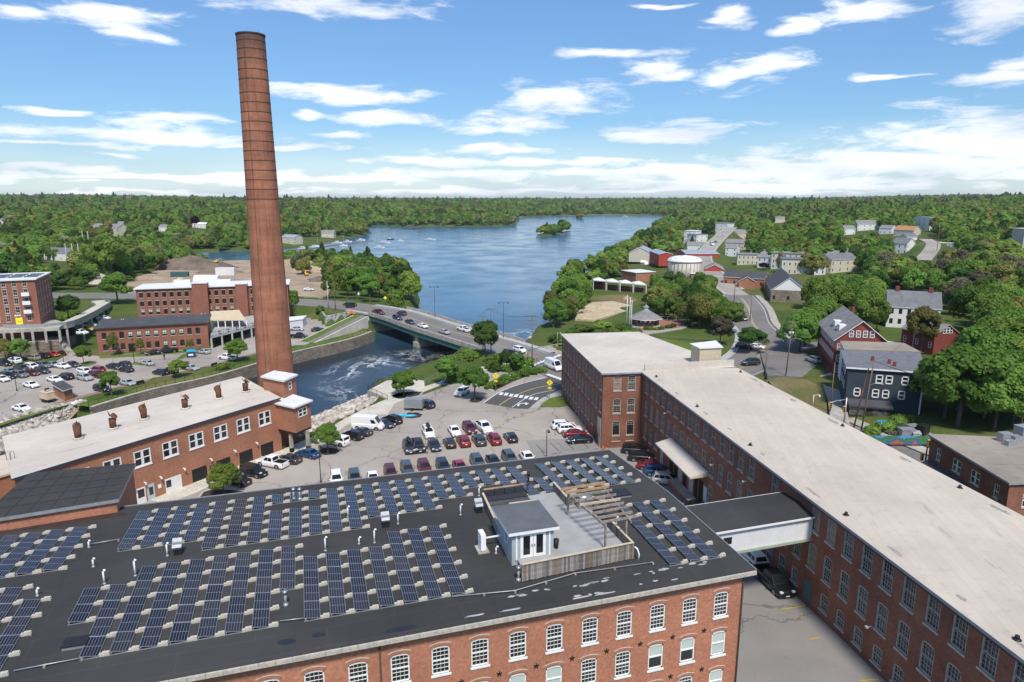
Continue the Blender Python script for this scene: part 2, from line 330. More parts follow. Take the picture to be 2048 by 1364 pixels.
PAINT=dict(white=(0.78,0.78,0.77),black=(0.010,0.010,0.012),charcoal=(0.045,0.048,0.052),grey=(0.16,0.165,0.17),silver=(0.42,0.43,0.44),red=(0.22,0.012,0.016),maroon=(0.12,0.018,0.028),bright_red=(0.5,0.02,0.02),blue=(0.015,0.07,0.19),navy=(0.025,0.035,0.06),slate=(0.07,0.095,0.115),magenta=(0.35,0.02,0.10),beige=(0.30,0.27,0.22),yellow=(0.62,0.45,0.03),pale_blue=(0.26,0.33,0.38),green=(0.03,0.06,0.04))
for k_, c_ in PAINT.items():car_paint('paint_'+k_,c_,0.0 if k_ in('white','black')else 0.25)
def roof_felt(name,c1,c2,stain_c,strip=0.95,ang=0.0,blot=(0.5,0.62),run=9.0,lap=0.90):
 m, N, L, b=nmat(name);b.inputs['Roughness'].default_value=0.8;b.inputs['Specular IOR Level'].default_value=0.25
 tc=N.new('ShaderNodeTexCoord');mp=N.new('ShaderNodeMapping');mp.inputs['Rotation'].default_value[2]=ang;L.new(tc.outputs['Object'],mp.inputs[0])
 w=N.new('ShaderNodeTexBrick');w.inputs['Scale'].default_value=1.0;w.inputs['Brick Width'].default_value=run;w.inputs['Row Height'].default_value=strip;w.inputs['Mortar Size'].default_value=0.05;w.inputs['Mortar Smooth'].default_value=0.6;w.inputs['Bias'].default_value=0.0
 w.inputs['Color1'].default_value=(1,1,1,1);w.inputs['Color2'].default_value=(0.94,0.94,0.945,1);w.inputs['Mortar'].default_value=(lap,lap,lap,1);L.new(mp.outputs[0],w.inputs['Vector'])
 n=noise_node(N,L,0.09,5,0.6);c=ramp(N,L,n.outputs[0],[(0.38,c1),(0.62,c2)]).outputs[0]
 c=mixc(N,L,1.0,c,w.outputs['Color'],'MULTIPLY')
 n2=noise_node(N,L,0.7,8,0.7);c=mixc(N,L,0.6,c,ramp(N,L,n2.outputs[0],[(0.28,stain_c),(0.46,(1.0,)*3)]).outputs[0],'MULTIPLY')
 m2=N.new('ShaderNodeMapping');m2.inputs['Scale'].default_value=(0.10,0.5,1);L.new(mp.outputs[0],m2.inputs[0]);n3=noise_node(N,L,1.0,7,0.68,vec=m2.outputs[0])
 c=mixc(N,L,1.0,c,ramp(N,L,n3.outputs[0],[(blot[0]-0.2,stain_c),(blot[0]-0.12,(1.0,)*3),(blot[1]+0.06,(1.0,)*3),(blot[1]+0.16,(1.07,1.06,1.05))]).outputs[0],'MULTIPLY')
 L.new(c,b.inputs['Base Color'])
roof_felt('roof_felt_pale',(0.535,0.470,0.385),(0.465,0.410,0.338),(0.74,0.71,0.68),0.95,R(98.4))
roof_felt('roof_felt_light',(0.575,0.525,0.450),(0.50,0.455,0.395),(0.78,0.76,0.73),1.5,R(-58))
roof_felt('roof_tar',(0.050,0.049,0.048),(0.036,0.0355,0.035),(0.7,0.7,0.72),1.9,R(-17.1),lap=1.25)
roof_felt('roof_gravel',(0.33,0.29,0.235),(0.25,0.22,0.18),(0.6,0.58,0.55),30.0,0)
m, N, L, b=nmat('solar_cells');b.inputs['Roughness'].default_value=0.2;b.inputs['Specular IOR Level'].default_value=0.35
uvn=N.new('ShaderNodeUVMap');uvn.uv_map='UVMap'
t=N.new('ShaderNodeTexBrick');t.offset=0.0;t.squash=1.0;L.new(uvn.outputs[0],t.inputs['Vector']);t.inputs['Scale'].default_value=1.0
t.inputs['Brick Width'].default_value=1/6;t.inputs['Row Height'].default_value=0.5;t.inputs['Mortar Size'].default_value=0.010;t.inputs['Mortar Smooth'].default_value=0.1
oi=N.new('ShaderNodeObjectInfo');rc=ramp(N,L,oi.outputs['Random'],[(0.0,(0.010,0.012,0.022)),(0.5,(0.016,0.018,0.028)),(1.0,(0.026,0.025,0.032))])
L.new(rc.outputs[0],t.inputs['Color1']);L.new(rc.outputs[0],t.inputs['Color2']);t.inputs['Mortar'].default_value=(0.20,0.21,0.235,1)
L.new(t.outputs[0],b.inputs['Base Color'])
def grass(name,c1,c2,c3):
 m, N, L, b=nmat(name);b.inputs['Roughness'].default_value=0.95;b.inputs['Specular IOR Level'].default_value=0.1
 n=noise_node(N,L,0.05,6,0.6);n2=noise_node(N,L,1.6,5,0.7)
 r=ramp(N,L,n.outputs[0],[(0.34,c1),(0.52,c2),(0.68,c3)]);r2=ramp(N,L,n2.outputs[0],[(0.25,(0.6,0.62,0.6)),(0.75,(1.3,1.3,1.25))])
 L.new(mixc(N,L,1.0,r.outputs[0],r2.outputs[0],'MULTIPLY'),b.inputs['Base Color']);bump(N,L,b,n2.outputs[0],0.4,0.1)
grass('grass_lawn',(0.075,0.125,0.022),(0.105,0.150,0.030),(0.150,0.160,0.050))
grass('grass_rough',(0.055,0.090,0.020),(0.080,0.110,0.028),(0.13,0.125,0.05))
grass('grass_worn',(0.075,0.11,0.025),(0.15,0.135,0.06),(0.22,0.165,0.09))
def foliage(name,dark,light):
 m, N, L, b=nmat(name);N.remove(b);out=N['Material Output']
 at=N.new('ShaderNodeAttribute');at.attribute_name='leaf_tone';oi=N.new('ShaderNodeObjectInfo')
 r=ramp(N,L,at.outputs['Fac'],[(0.0,dark),(1.0,light)])
 hv=N.new('ShaderNodeHueSaturation');L.new(r.outputs[0],hv.inputs['Color'])
 mr=N.new('ShaderNodeMapRange');L.new(oi.outputs['Random'],mr.inputs[0]);mr.inputs[3].default_value=0.486;mr.inputs[4].default_value=0.520;hv.inputs['Saturation'].default_value=0.88;L.new(mr.outputs[0],hv.inputs['Hue'])
 mr2=N.new('ShaderNodeMapRange');hs=N.new('ShaderNodeMath');hs.operation='MULTIPLY';L.new(oi.outputs['Random'],hs.inputs[0]);hs.inputs[1].default_value=37.7;fr=N.new('ShaderNodeMath');fr.operation='FRACT';L.new(hs.outputs[0],fr.inputs[0]);L.new(fr.outputs[0],mr2.inputs[0]);mr2.inputs[3].default_value=1.32;mr2.inputs[4].default_value=0.70;L.new(mr2.outputs[0],hv.inputs['Value'])
 d=N.new('ShaderNodeBsdfDiffuse');tr=N.new('ShaderNodeBsdfTranslucent');L.new(hv.outputs[0],d.inputs[0]);L.new(hv.outputs[0],tr.inputs[0])
 mx=N.new('ShaderNodeMixShader');mx.inputs[0].default_value=0.48;L.new(d.outputs[0],mx.inputs[1]);L.new(tr.outputs[0],mx.inputs[2]);L.new(mx.outputs[0],out.inputs[0])
foliage('leaf_bright',(0.11,0.213,0.015),(0.246,0.374,0.04))
foliage('leaf_mid',(0.079,0.172,0.014),(0.202,0.338,0.037))
foliage('leaf_deep',(0.04,0.099,0.014),(0.114,0.213,0.031))
foliage('leaf_olive',(0.145,0.17,0.026),(0.32,0.315,0.065))
foliage('leaf_pale',(0.15,0.175,0.07),(0.34,0.34,0.18))
foliage('leaf_brown',(0.115,0.105,0.06),(0.25,0.215,0.13))
foliage('leaf_purple',(0.035,0.010,0.022),(0.09,0.02,0.045))
mk('bark',(0.085,0.065,0.050),(0.13,0.105,0.085),3.0,0.95)
mk('bark_pale',(0.24,0.21,0.17),(0.16,0.14,0.115),3.0,0.95)
m, N, L, b=nmat('water');b.inputs['Roughness'].default_value=0.06;b.inputs['IOR'].default_value=1.33
tc=N.new('ShaderNodeTexCoord');mp=N.new('ShaderNodeMapping');L.new(tc.outputs['Object'],mp.inputs[0])
n1=noise_node(N,L,0.55,5,0.65,vec=mp.outputs[0]);n2=noise_node(N,L,0.035,4,0.6,vec=mp.outputs[0])
bm_=N.new('ShaderNodeBump');bm_.inputs['Strength'].default_value=0.18;bm_.inputs['Distance'].default_value=0.25;L.new(n1.outputs[0],bm_.inputs['Height']);L.new(bm_.outputs[0],b.inputs['Normal'])
mr_=N.new('ShaderNodeMapRange');L.new(n2.outputs[0],mr_.inputs[0]);mr_.inputs[1].default_value=0.35;mr_.inputs[2].default_value=0.65;mr_.inputs[3].default_value=0.10;mr_.inputs[4].default_value=0.26;L.new(mr_.outputs[0],b.inputs['Roughness'])
WATER_NODES=(m,N,L,b,mp,tc)
mk('band_iron',(0.085,0.05,0.038),(0.05,0.035,0.03),2.0,.8)
# ================================================================ terrain and water
WZ=-4.5
CTRL=[(800,900,0),(1000,850,0),(1100,790,0),(900,790,0),(660,900,0),(450,960,0),(1330,964,0.2),(100,780,-1),(300,720,-1),(430,705,-1),(50,830,-1),(20,740,-1),(500,690,-1),(560,680,-1),(640,690,-1),(720,670,-1),(640,622,2),(600,605,2.5),(690,620,2),(400,610,3),(200,598,3.5),(60,590,4),(450,560,2.5),(600,570,2.5),(560,540,1.5),(350,560,3),(680,560,1),(790,590,0),(100,545,6),(250,520,5),(60,500,8),(350,480,6),(480,490,0),(620,480,2),(700,455,5),(550,455,8),(380,445,14),(200,450,18),(0,450,20),(1040,690,0.8),(1100,715,0.5),(1160,690,0.8),(1300,690,1.5),(1350,665,2),(1293,655,2),(1180,640,0.5),(1230,600,0.8),(1250,570,1.5),(1320,540,2.5),(1400,580,3),(1376,560,3),(1450,600,3.5),(1500,640,3),(1480,740,1.5),(1560,730,2.2),(1640,740,2.6),(1700,760,3),(1620,800,2.5),(1700,830,3),(1840,900,3),(1950,880,3.5),(1760,815,3),(1890,690,5),(1800,650,6),(2000,740,5),(1950,560,10),(1750,545,8),(1600,530,6),(1530,520,6),(1440,490,7),(1420,470,10),(1480,450,14),(1700,460,16),(1860,450,22),(2040,470,26),(1400,440,14),(1320,470,3),(1330,500,2.5),(1250,510,1)]
FARC=[(-1500,1500,22),(-900,900,16),(-500,700,14),(-600,1600,18),(-300,1900,14),(100,1650,3),(0,2600,10),(800,3000,14),(300,2500,3),(600,1500,22),(500,900,20),(900,900,40),(1500,1500,40),(420,560,22),(560,420,29),(-3000,4000,26),(-1000,4000,20),(1000,5000,16),(3000,4000,26),(0,9000,20),(-7000,8000,20),(7000,8000,20),(-250,240,2),(-300,330,6),(-60,30,0),(0,20,0),(60,30,2),(45,60,2.4),(80,60,3),(140,120,5),(200,160,8)]
cpts=np.array([(*P2(x,y,h),h)for x,y,h in CTRL]+FARC,float)
def land_np(X,Y):
 num=np.zeros_like(X);den=np.zeros_like(X)
 for cx, cy, ch in cpts:
  d2=(X-cx)**2+(Y-cy)**2+4.0;w=d2**-1.6;num+=w*ch;den+=w
 r=np.hypot(X,Y);k=np.clip((r-900)/1600,0,1)
 return num/den+k*(7*np.sin(X/410+1.3)*np.cos(Y/620)+5*np.sin((X+Y)/930))
def land(x,y):return float(land_np(np.array([float(x)]),np.array([float(y)]))[0])
def wpx(l,h=WZ):return[P2(x,y,h)for x,y in l]
LEFT_WALL=[P2(x,y,-1)for x,y in[(185,815),(300,781),(427,753),(517,727),(588,705),(700,679),(746,663)]]
wpoly=wpx([(-260,1010),(-60,935),(20,898),(138,840)])+LEFT_WALL+[(-50,236),(-56,246)]+wpx([(838,622),(842,600),(834,575),(812,556),(770,545),(690,538),(600,533),(500,532),(400,532),(345,526),(352,510),(410,504),(500,502),(575,498),(640,491),(690,479),(735,471),(742,460),(736,452),(770,451),(820,454),(900,453),(1000,453),(1037,449),(1036,441),(1046,434),(1110,432),(1200,429.5),(1300,430),(1342,432),(1330,440),(1318,452),(1302,462),(1290,475),(1270,490),(1238,510),(1204,530),(1165,548),(1132,570),(1104,600),(1092,625),(1098,645),(1104,656),(1086,668),(1060,680)])+[(2.0,199.0),(-9.0,193.0)]+wpx([(925,724),(905,733),(880,742),(850,752),(800,768),(757,788),(738,792),(700,806),(640,829),(612,842)])+[(-50,147),(-57,142),(-59,133),(-56,126),(-77,92),(-95,70)]
wpoly=np.array(wpoly)
def inside_np(X,Y,poly):
 poly=np.asarray(poly);r=np.zeros(X.shape,bool);j=len(poly)-1
 for i in range(len(poly)):
  xi, yi, xj, yj=*poly[i], *poly[j]
  c=((yi>Y)!=(yj>Y))&(X<(xj-xi)*(Y-yi)/(yj-yi+1e-12)+xi);r^=c;j=i
 return r
def dist_np(X,Y,poly,closed=True):
 d=np.full(X.shape,1e9);n=len(poly)
 for i in range(n if closed else n-1):
  ax, ay=poly[i][:2];bx, by=poly[(i+1)%n][:2];dx, dy=bx-ax, by-ay;L=dx*dx+dy*dy+1e-9
  t=np.clip(((X-ax)*dx+(Y-ay)*dy)/L,0,1);d=np.minimum(d,np.hypot(X-ax-t*dx,Y-ay-t*dy))
 return d
ISLANDS=[(wpx([(1066,470),(1090,466),(1120,464),(1146,460),(1147,463),(1130,467),(1105,472),(1075,473)]),-2.6),(wpx([(1151,437),(1160,435.5),(1168,436),(1166,438),(1155,438.6)]),1.5),(wpx([(1271,455),(1276,454),(1279,455),(1275,456.5)]),1.0)]
ISLANDS=[(np.array(p),h)for p,h in ISLANDS]
def smooth_line(pts,step=3.0):
 pts=[Vector(p)for p in pts];out=[]
 for i in range(len(pts)-1):
  p0, p1, p2, p3=pts[max(i-1,0)], pts[i], pts[i+1], pts[min(i+2,len(pts)-1)]
  n=max(2,int((p2-p1).length/step))
  for k in range(n):
   t=k/n;out.append(0.5*((2*p1)+(p2-p0)*t+(2*p0-5*p1+4*p2-p3)*t*t+(3*p1-p0-3*p2+p3)*t**3))
 out.append(pts[-1]);return out
def strip(mb,line,w0,w1,dz=0.0,m=0):
 """strip between offsets w0..w1 to the right of the line"""
 pr=[]
 for i, p in enumerate(line):
  t=(line[min(i+1,len(line)-1)]-line[max(i-1,0)]);t.z=0;t.normalize();r=Vector((t.y,-t.x,0))
  a=w0(i)if callable(w0)else w0;b=w1(i)if callable(w1)else w1
  pr.append((p+r*a+Vector((0,0,dz)),p+r*b+Vector((0,0,dz))))
 for i in range(len(pr)-1):
  mb.f([pr[i][0],pr[i][1],pr[i+1][1],pr[i+1][0]],m)
 return pr
BR_W, BR_E=Vector((-46.6,251.0,2.0)), Vector((-3.1,197.0,0.7))
ROADS=dict(main=(smooth_line([(-330,300,4.5),(-230,285,4),(-160,283,3.5),(-110,278,2.8),(-75,269,2.4),BR_W,(-25,224,1.3),BR_E,(7,183,0.3),(14,170,0.1),(22,158,0.3)]),15.0),street=(smooth_line([(22,158,0.3),P(1330,735,0.6),P(1440,748,1.2),P(1515,715,2.0),P(1528,675,2.5),P(1505,645,3.0),P(1497,615,3.4),P(1478,590,3.8)]),12.0),front_street=(smooth_line([P(1440,748,1.2),P(1480,775,1.6),(60,112,2.2),(64,98,2.4),(68,84,2.6),(72,60,2.8)]),13.0),side=(smooth_line([P(1540,690,2.4),P(1600,690,2.6),P(1760,690,4.4),P(1850,705,4.6)]),9.0),hill=(smooth_line([P(1478,590,3.8),P(1440,560,5.2),P(1405,520,6.8),P(1415,500,7.5),P(1432,482,9),P(1447,468,11),P(1462,455,14)]),8.5),hill_road=(smooth_line([P(1845,520,12),P(1862,500,14),P(1866,487,16),P(1850,478,18)]),8.0),left_ramp=(smooth_line([P(20,652,7.3),P(60,652,7.3),P(122,649,7.0),P(165,632,6.2),P(196,615,5.2),P(206,608,4.6),P(196,601,4.2)]),4.6))
FR_O=P(1512,1140,16);E1=Vector((-0.95572,-0.29426,0));E2=Vector((-0.29426,0.95572,0))
MILL_B=P(1287,743,14);MILL_C=P(2048,1310,14);MD=(MILL_C-MILL_B).normalized();MN=Vector((-MD.y,MD.x,0))
if MN.x<0:MN=-MN
def alley_z(x,y):
 s=(Vector((x,y,0))-Vector((MILL_B.x,MILL_B.y,0))).dot(MD)
 t=min(1,max(0,(s-12)/55));return 2.7*t*t*(3-2*t)
LOT=[P2(x,y,0)for x,y in[(250,1020),(277,1009),(413,954),(560,902),(640,868),(690,838),(735,815),(790,800),(850,788),(905,768),(960,735),(1100,690)]]+[(20,176),(24,158),(12.5,149),(11.0,145),(18,112),(24,113),(24,100)]+[(10,72),(-30,60)]
ALLEY=[]
for k in range(13):
 s=-6+k*9.0;q=MILL_B+MD*s;ALLEY.append((q,q-MN*20))
alley_poly=[(a.x,a.y)for a,b in ALLEY]+[(b.x,b.y)for a,b in reversed(ALLEY)]
front_poly=[tuple((FR_O+E1*s+E2*t).xy)for s,t in((-3,-3),(75,-3),(75,30),(-3,30))]
LLOT=[P2(x,y,-1)for x,y in[(-330,900),(-200,880),(-60,858),(0,840),(165,791),(300,757),(430,728),(520,703),(590,690),(612,690),(626,682),(690,651),(703,641),(652,652.5),(641,638),(596,631),(560,645),(520,655),(430,695),(200,711),(130,712),(90,735),(0,722),(-140,730),(-330,760)]]
SITE=[P2(x,y,2.4)for x,y in[(255,590),(300,595),(400,592),(520,588),(600,592),(655,596),(662,570),(640,545),(600,530),(540,522),(470,520),(400,524),(340,530),(290,550),(250,565)]]
RK_TOP=[P(600,872,0),P(640,852,0),P(690,831,0),P(725,814,0),P(754,801,-.2)];RK_BOT=[P(606,846,-5),P(640,831,-5),P(690,810,-5),P(728,794,-5),P(748,787,-5)]
RK2_TOP=[P(-80,868,-1),P(0,842,-1),P(60,826,-1),P(120,811,-1),P(172,802,-1)];RK2_BOT=[P(-80,950,-5),P(0,910,-5),P(60,884,-5),P(120,854,-5),P(172,828,-5)]
ROCKS=[[tuple(p.xy)for p in a_]+[tuple(p.xy)for p in reversed(b_)]for a_,b_ in((RK_TOP,RK_BOT),(RK2_TOP,RK2_BOT))]
ZONES=[(ROCKS[0],-6.0),(ROCKS[1],-6.0),(LOT,0.0),(alley_poly,None),(front_poly,-0.6),(LLOT,-1.0),(SITE,2.3)]
na, nr=460, 430
ang=np.linspace(R(-64),R(64),na);rad=14*np.exp(np.linspace(0,math.log(14000/14),nr))
A_, R_=np.meshgrid(ang,rad);X=(R_*np.sin(A_)).ravel();Y=(R_*np.cos(A_)).ravel()
Z=land_np(X,Y)
ins=inside_np(X,Y,wpoly);dsh=dist_np(X,Y,wpoly);sd=np.where(ins,-dsh,dsh)
for ip, ih in ISLANDS:
 ii=inside_np(X,Y,ip);di=np.where(ii,dist_np(X,Y,ip),-dist_np(X,Y,ip))
 near=di>-30;Z=np.where(near&(di>sd),ih,Z);sd=np.where(near,np.maximum(sd,di),sd)
rr=np.hypot(X,Y);fark=np.clip((rr-300)/150,0,1);Z=np.where(sd>0,Z*(1-fark)+fark*np.minimum(Z,WZ+1.2+0.07*np.maximum(sd,0)),Z);soft=1.5+rr*0.008
t_=np.clip(sd/soft,-1,1);t2=np.clip((sd+soft*0.5)/(soft*1.5),0,1)
Z=np.where(sd>soft,Z,(WZ-2.5)+(Z-WZ+2.5)*(t2*t2*(3-2*t2)))
for nm,(line,w)in ROADS.items():
 if nm=='left_ramp':continue
 ln=[(p.x,p.y)for p in line[::2]];near=dist_np(X,Y,ln,False)
 sel=np.where((near<w/2+14)&(sd>-1))[0]
 if len(sel)==0:continue
 lp=np.array([(p.x,p.y,p.z)for p in line]);dd=np.hypot(X[sel,None]-lp[None,:,0],Y[sel,None]-lp[None,:,1]);zr=lp[dd.argmin(1),2]
 k=np.clip((near[sel]-w/2-0.3)/12,0,1);k=k*k*(3-2*k)
 Z[sel]=np.where(near[sel]<w/2+0.2,zr-0.45,(zr-0.12)*(1-k)+Z[sel]*k)
for poly, zz in ZONES:
 iz=inside_np(X,Y,poly)&(sd>(0.0 if zz is None or zz>-5 else-99))
 if zz is None:iz=inside_np(X,Y,poly)
 if zz is None:Z[iz]=np.array([alley_z(x,y)for x,y in zip(X[iz],Y[iz])])-0.5
 else:Z[iz]=zz-0.5
idx=np.arange(na*nr).reshape(nr,na)
faces=np.stack([idx[:-1,:-1],idx[:-1,1:],idx[1:,1:],idx[1:,:-1]],-1).reshape(-1,4)
me=bpy.data.meshes.new('ground');me.from_pydata(np.stack([X,Y,Z],1).tolist(),[],faces.tolist());me.polygons.foreach_set('use_smooth',[True]*len(me.polygons))
me.materials.append(MAT['grass_rough']);me.flip_normals();me.update()
struct(put('ground',me))
from_z=Z.copy()
def ground_z(x,y):
 """height of the terrain as built (bilinear in the polar grid)"""
 r=math.hypot(x,y);a=math.atan2(x,y)
 fi=(a-ang[0])/(ang[1]-ang[0]);fj=math.log(max(r,14.01)/14)/(math.log(14000/14)/(nr-1))
 i=int(min(max(fi,0),na-2));j=int(min(max(fj,0),nr-2));u=min(max(fi-i,0),1);v=min(max(fj-j,0),1)
 q=lambda jj, ii:Z[jj*na+ii]
 return float((q(j,i)*(1-u)+q(j,i+1)*u)*(1-v)+(q(j+1,i)*(1-u)+q(j+1,i+1)*u)*v)
def ground_px(x,y,n=14):
 """where the photo point meets the terrain"""
 h=3.0
 for _ in range(n):
  p=P(x,y,h);h=0.5*h+0.5*ground_z(p.x,p.y)
 p=P(x,y,h);return Vector((p.x,p.y,ground_z(p.x,p.y)))
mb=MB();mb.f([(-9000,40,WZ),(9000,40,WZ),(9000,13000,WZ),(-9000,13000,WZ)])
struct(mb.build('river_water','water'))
m, N, L, b, mp, tc=WATER_NODES
sx=N.new('ShaderNodeSeparateXYZ');L.new(tc.outputs['Object'],sx.inputs[0])
def nm_(op,a,b_=None,clamp=False):
 n=N.new('ShaderNodeMath');n.operation=op;n.use_clamp=clamp
 for i, v in enumerate((a,b_)):
  if v is None:continue
  if isinstance(v,(int,float)):n.inputs[i].default_value=v
  else:L.new(v,n.inputs[i])
 return n.outputs[0]
def foam_zone(cx,cy,rx,ry):
 dx=nm_('DIVIDE',nm_('SUBTRACT',sx.outputs[0],cx),rx);dy=nm_('DIVIDE',nm_('SUBTRACT',sx.outputs[1],cy),ry)
 return nm_('SUBTRACT',1.0,nm_('SQRT',nm_('ADD',nm_('MULTIPLY',dx,dx),nm_('MULTIPLY',dy,dy))),True)
fz=nm_('MAXIMUM',nm_('MAXIMUM',foam_zone(-26,184,30,34),foam_zone(-16,196,16,18)),nm_('MULTIPLY',foam_zone(14,222,34,34),1.0))
mpf=N.new('ShaderNodeMapping');mpf.inputs['Scale'].default_value=(0.06,0.05,1);mpf.inputs['Rotation'].default_value[2]=R(40);L.new(tc.outputs['Object'],mpf.inputs[0])
nf=noise_node(N,L,1.0,6,0.62,vec=mpf.outputs[0]);nf.inputs['Distortion'].default_value=1.6
vein=nm_('SUBTRACT',1.0,nm_('MULTIPLY',nm_('ABSOLUTE',nm_('SUBTRACT',nf.outputs[0],0.5)),17.0),True)
nfb=noise_node(N,L,0.9,5,0.7,vec=tc.outputs['Object']);nfl=noise_node(N,L,0.07,3,0.5,vec=tc.outputs['Object'])
brk=nm_('MULTIPLY',nm_('SUBTRACT',nfb.outputs[0],0.36),4.0,True)
lrg=nm_('MULTIPLY',nm_('SUBTRACT',nfl.outputs[0],0.36),6.0,True)
foam=nm_('MULTIPLY',nm_('MULTIPLY',nm_('MULTIPLY',vein,brk),lrg),nm_('MULTIPLY',fz,3.0,True),True)
fz2=nm_('MAXIMUM',foam_zone(-15,190,15,13),foam_zone(16,216,16,14));mpg=N.new('ShaderNodeMapping');mpg.inputs['Scale'].default_value=(0.35,0.14,1);mpg.inputs['Rotation'].default_value[2]=R(35);L.new(tc.outputs['Object'],mpg.inputs[0]);ng_=noise_node(N,L,1.0,7,0.7,vec=mpg.outputs[0]);ng_.inputs['Distortion'].default_value=0.8
chop=nm_('MULTIPLY',nm_('MULTIPLY',nm_('SUBTRACT',ng_.outputs[0],0.5),9.0,True),nm_('MULTIPLY',fz2,2.2,True),True)
foam=nm_('MAXIMUM',foam,chop)
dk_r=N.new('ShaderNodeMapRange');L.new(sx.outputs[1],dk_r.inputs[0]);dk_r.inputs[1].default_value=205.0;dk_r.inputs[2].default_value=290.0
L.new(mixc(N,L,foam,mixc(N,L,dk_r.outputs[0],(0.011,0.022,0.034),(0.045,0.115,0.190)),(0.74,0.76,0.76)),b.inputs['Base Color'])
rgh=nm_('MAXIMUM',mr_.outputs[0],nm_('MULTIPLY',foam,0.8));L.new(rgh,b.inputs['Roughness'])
# ================================================================ pavements
def sheet(name,poly,z,mat,kind=True,thick=0.0):
 mb=MB()
 area=sum(poly[i][0]*poly[(i+1)%len(poly)][1]-poly[(i+1)%len(poly)][0]*poly[i][1]for i in range(len(poly)))
 pl=list(poly)if area>0 else list(reversed(poly))
 mb.prism(pl,(z-thick)if thick else z,z,skirt=bool(thick));o=mb.build(name,mat)
 tri(o);return struct(o)if kind else o
import bmesh
def tri(o):
 bm=bmesh.new();bm.from_mesh(o.data);bmesh.ops.triangulate(bm,faces=[f for f in bm.faces if len(f.verts)>4]);bm.to_mesh(o.data);bm.free()
sheet('parking_lot',LOT,0.0,'asphalt_old',thick=1.2)
mb=MB()
for(a,b2),(c,d)in zip(ALLEY[:-1],ALLEY[1:]):
 for k in range(4):
  q=lambda A, B, t:A+(B-A)*t
  pts=[q(a,b2,k/4),q(c,d,k/4),q(c,d,(k+1)/4),q(a,b2,(k+1)/4)]
  mb.f([(p.x,p.y,alley_z(p.x,p.y)+0.012)for p in pts])
struct(mb.build('alley_pavement','asphalt_alley'))
sheet('riverside_parking_lot',LLOT,-1.0,'asphalt_old',thick=1.0)
for nm, mt in(('main','asphalt_road'),('street','asphalt_road'),('front_street','asphalt_road'),('side','asphalt_road'),('hill','asphalt_old'),('hill_road','asphalt_old'),('left_ramp','concrete_pale')):
 line, w=ROADS[nm];mb=MB();dz={'main':0.0,'street':0.018,'front_street':0.008,'side':-0.012}.get(nm,0.0)
 pr=strip(mb,line,-w/2,w/2,dz)
 for i in range(len(pr)-1):
  for s_ in(0,1):
   a, c=pr[i][s_], pr[i+1][s_];mb.f([a,c,c-Vector((0,0,0.7)),a-Vector((0,0,0.7))])
 struct(mb.build({'main':'bridge_road','street':'street_road','front_street':'front_street_road','side':'side_road','hill':'hill_street_road','hill_road':'hillside_road','left_ramp':'garage_ramp_road'}[nm],mt))
def kerb(name,line,w0,w1,h=0.13,mat='concrete_grey'):
 mb=MB();pr=strip(mb,line,w0,w1,h)
 for i in range(len(pr)-1):
  for s_ in(0,1):
   a, c=pr[i][s_], pr[i+1][s_];mb.f([a,c,c-Vector((0,0,0.5)),a-Vector((0,0,0.5))])
 return struct(mb.build(name,mat))
ml=ROADS['main'][0];st_=ROADS['street'][0];fs=ROADS['front_street'][0]
kerb('bridge_pavement',[p for p in ml if-60<p.x<6],-8.6,-6.4);kerb('bridge_pavement',[p for p in ml if-60<p.x<-6],6.6,8.4)
kerb('street_pavement',[p for p in st_ if p.y>150],-8.4,-6.2);kerb('street_pavement',[p for p in st_ if p.y>178],6.2,8.6,mat='concrete')
kerb('street_pavement',[p for p in ROADS['hill'][0]],-6.0,-4.4,mat='concrete');kerb('street_pavement',[p for p in ROADS['hill'][0][6:]],4.4,6.0,mat='concrete')
kerb('street_pavement',[p for p in fs if p.y<125],-9.5,-6.8,mat='concrete');kerb('street_pavement',[p for p in ROADS['side'][0][4:]],-6.6,-4.6,mat='concrete_pale')
def paint(name,line,w0,w1,mat,dz=0.012,dash=None):
 mb=MB()
 if dash is None:strip(mb,line,w0,w1,dz)
 else:
  for i in range(0,len(line)-dash[0],dash[0]+dash[1]):strip(mb,line[i:i+dash[0]+1],w0,w1,dz)
 return struct(mb.build(name,mat))
br=[p for p in ml if p.x<6]
paint('centre_line_paint',br,-0.32,-0.14,'paint_yellow');paint('centre_line_paint',br,0.14,0.32,'paint_yellow')
paint('edge_line_paint',br,-5.8,-5.68,'paint_white');paint('edge_line_paint',br,5.7,5.82,'paint_white')
st2=[p for p in st_ if p.y>120]
paint('centre_line_paint',st2[6:-3],-0.32,-0.12,'paint_yellow',0.03);paint('centre_line_paint',st2[6:-3],0.12,0.32,'paint_yellow',0.03)
paint('edge_line_paint',st2[4:],5.2,5.35,'paint_white',0.03);paint('centre_line_paint',fs[6:],-0.2,0.05,'paint_yellow',0.02)
NEW=[P2(x,y,0)for x,y in[(966,806),(1000,783),(1040,768),(1090,757),(1130,742),(1200,730),(1200,770),(1120,780),(1085,795),(1056,818),(1030,817)]]
sheet('new_road',NEW,0.022,'asphalt_new')
nl=smooth_line([P(998,811,0),P(1020,797,0),P(1050,783,0),P(1090,772,0),P(1150,764,0)],1.5)
paint('centre_line_paint',nl,-0.14,0.14,'paint_yellow',0.03)
nr_=smooth_line([P(1024,815,0),P(1046,800,0),P(1070,788,0),P(1110,780,0)],1.5);paint('lane_line_paint',nr_,-0.09,0.09,'paint_white',0.03)
ne_=smooth_line([P(967,806,0),P(1002,783,0),P(1042,768,0),P(1090,755,0)],1.5);paint('edge_line_paint',ne_,-0.12,0.12,'paint_white',0.03)
def quad_px(mb,pts,z,m=0):mb.f([P(x,y,z)for x,y in pts],m)
mb=MB()
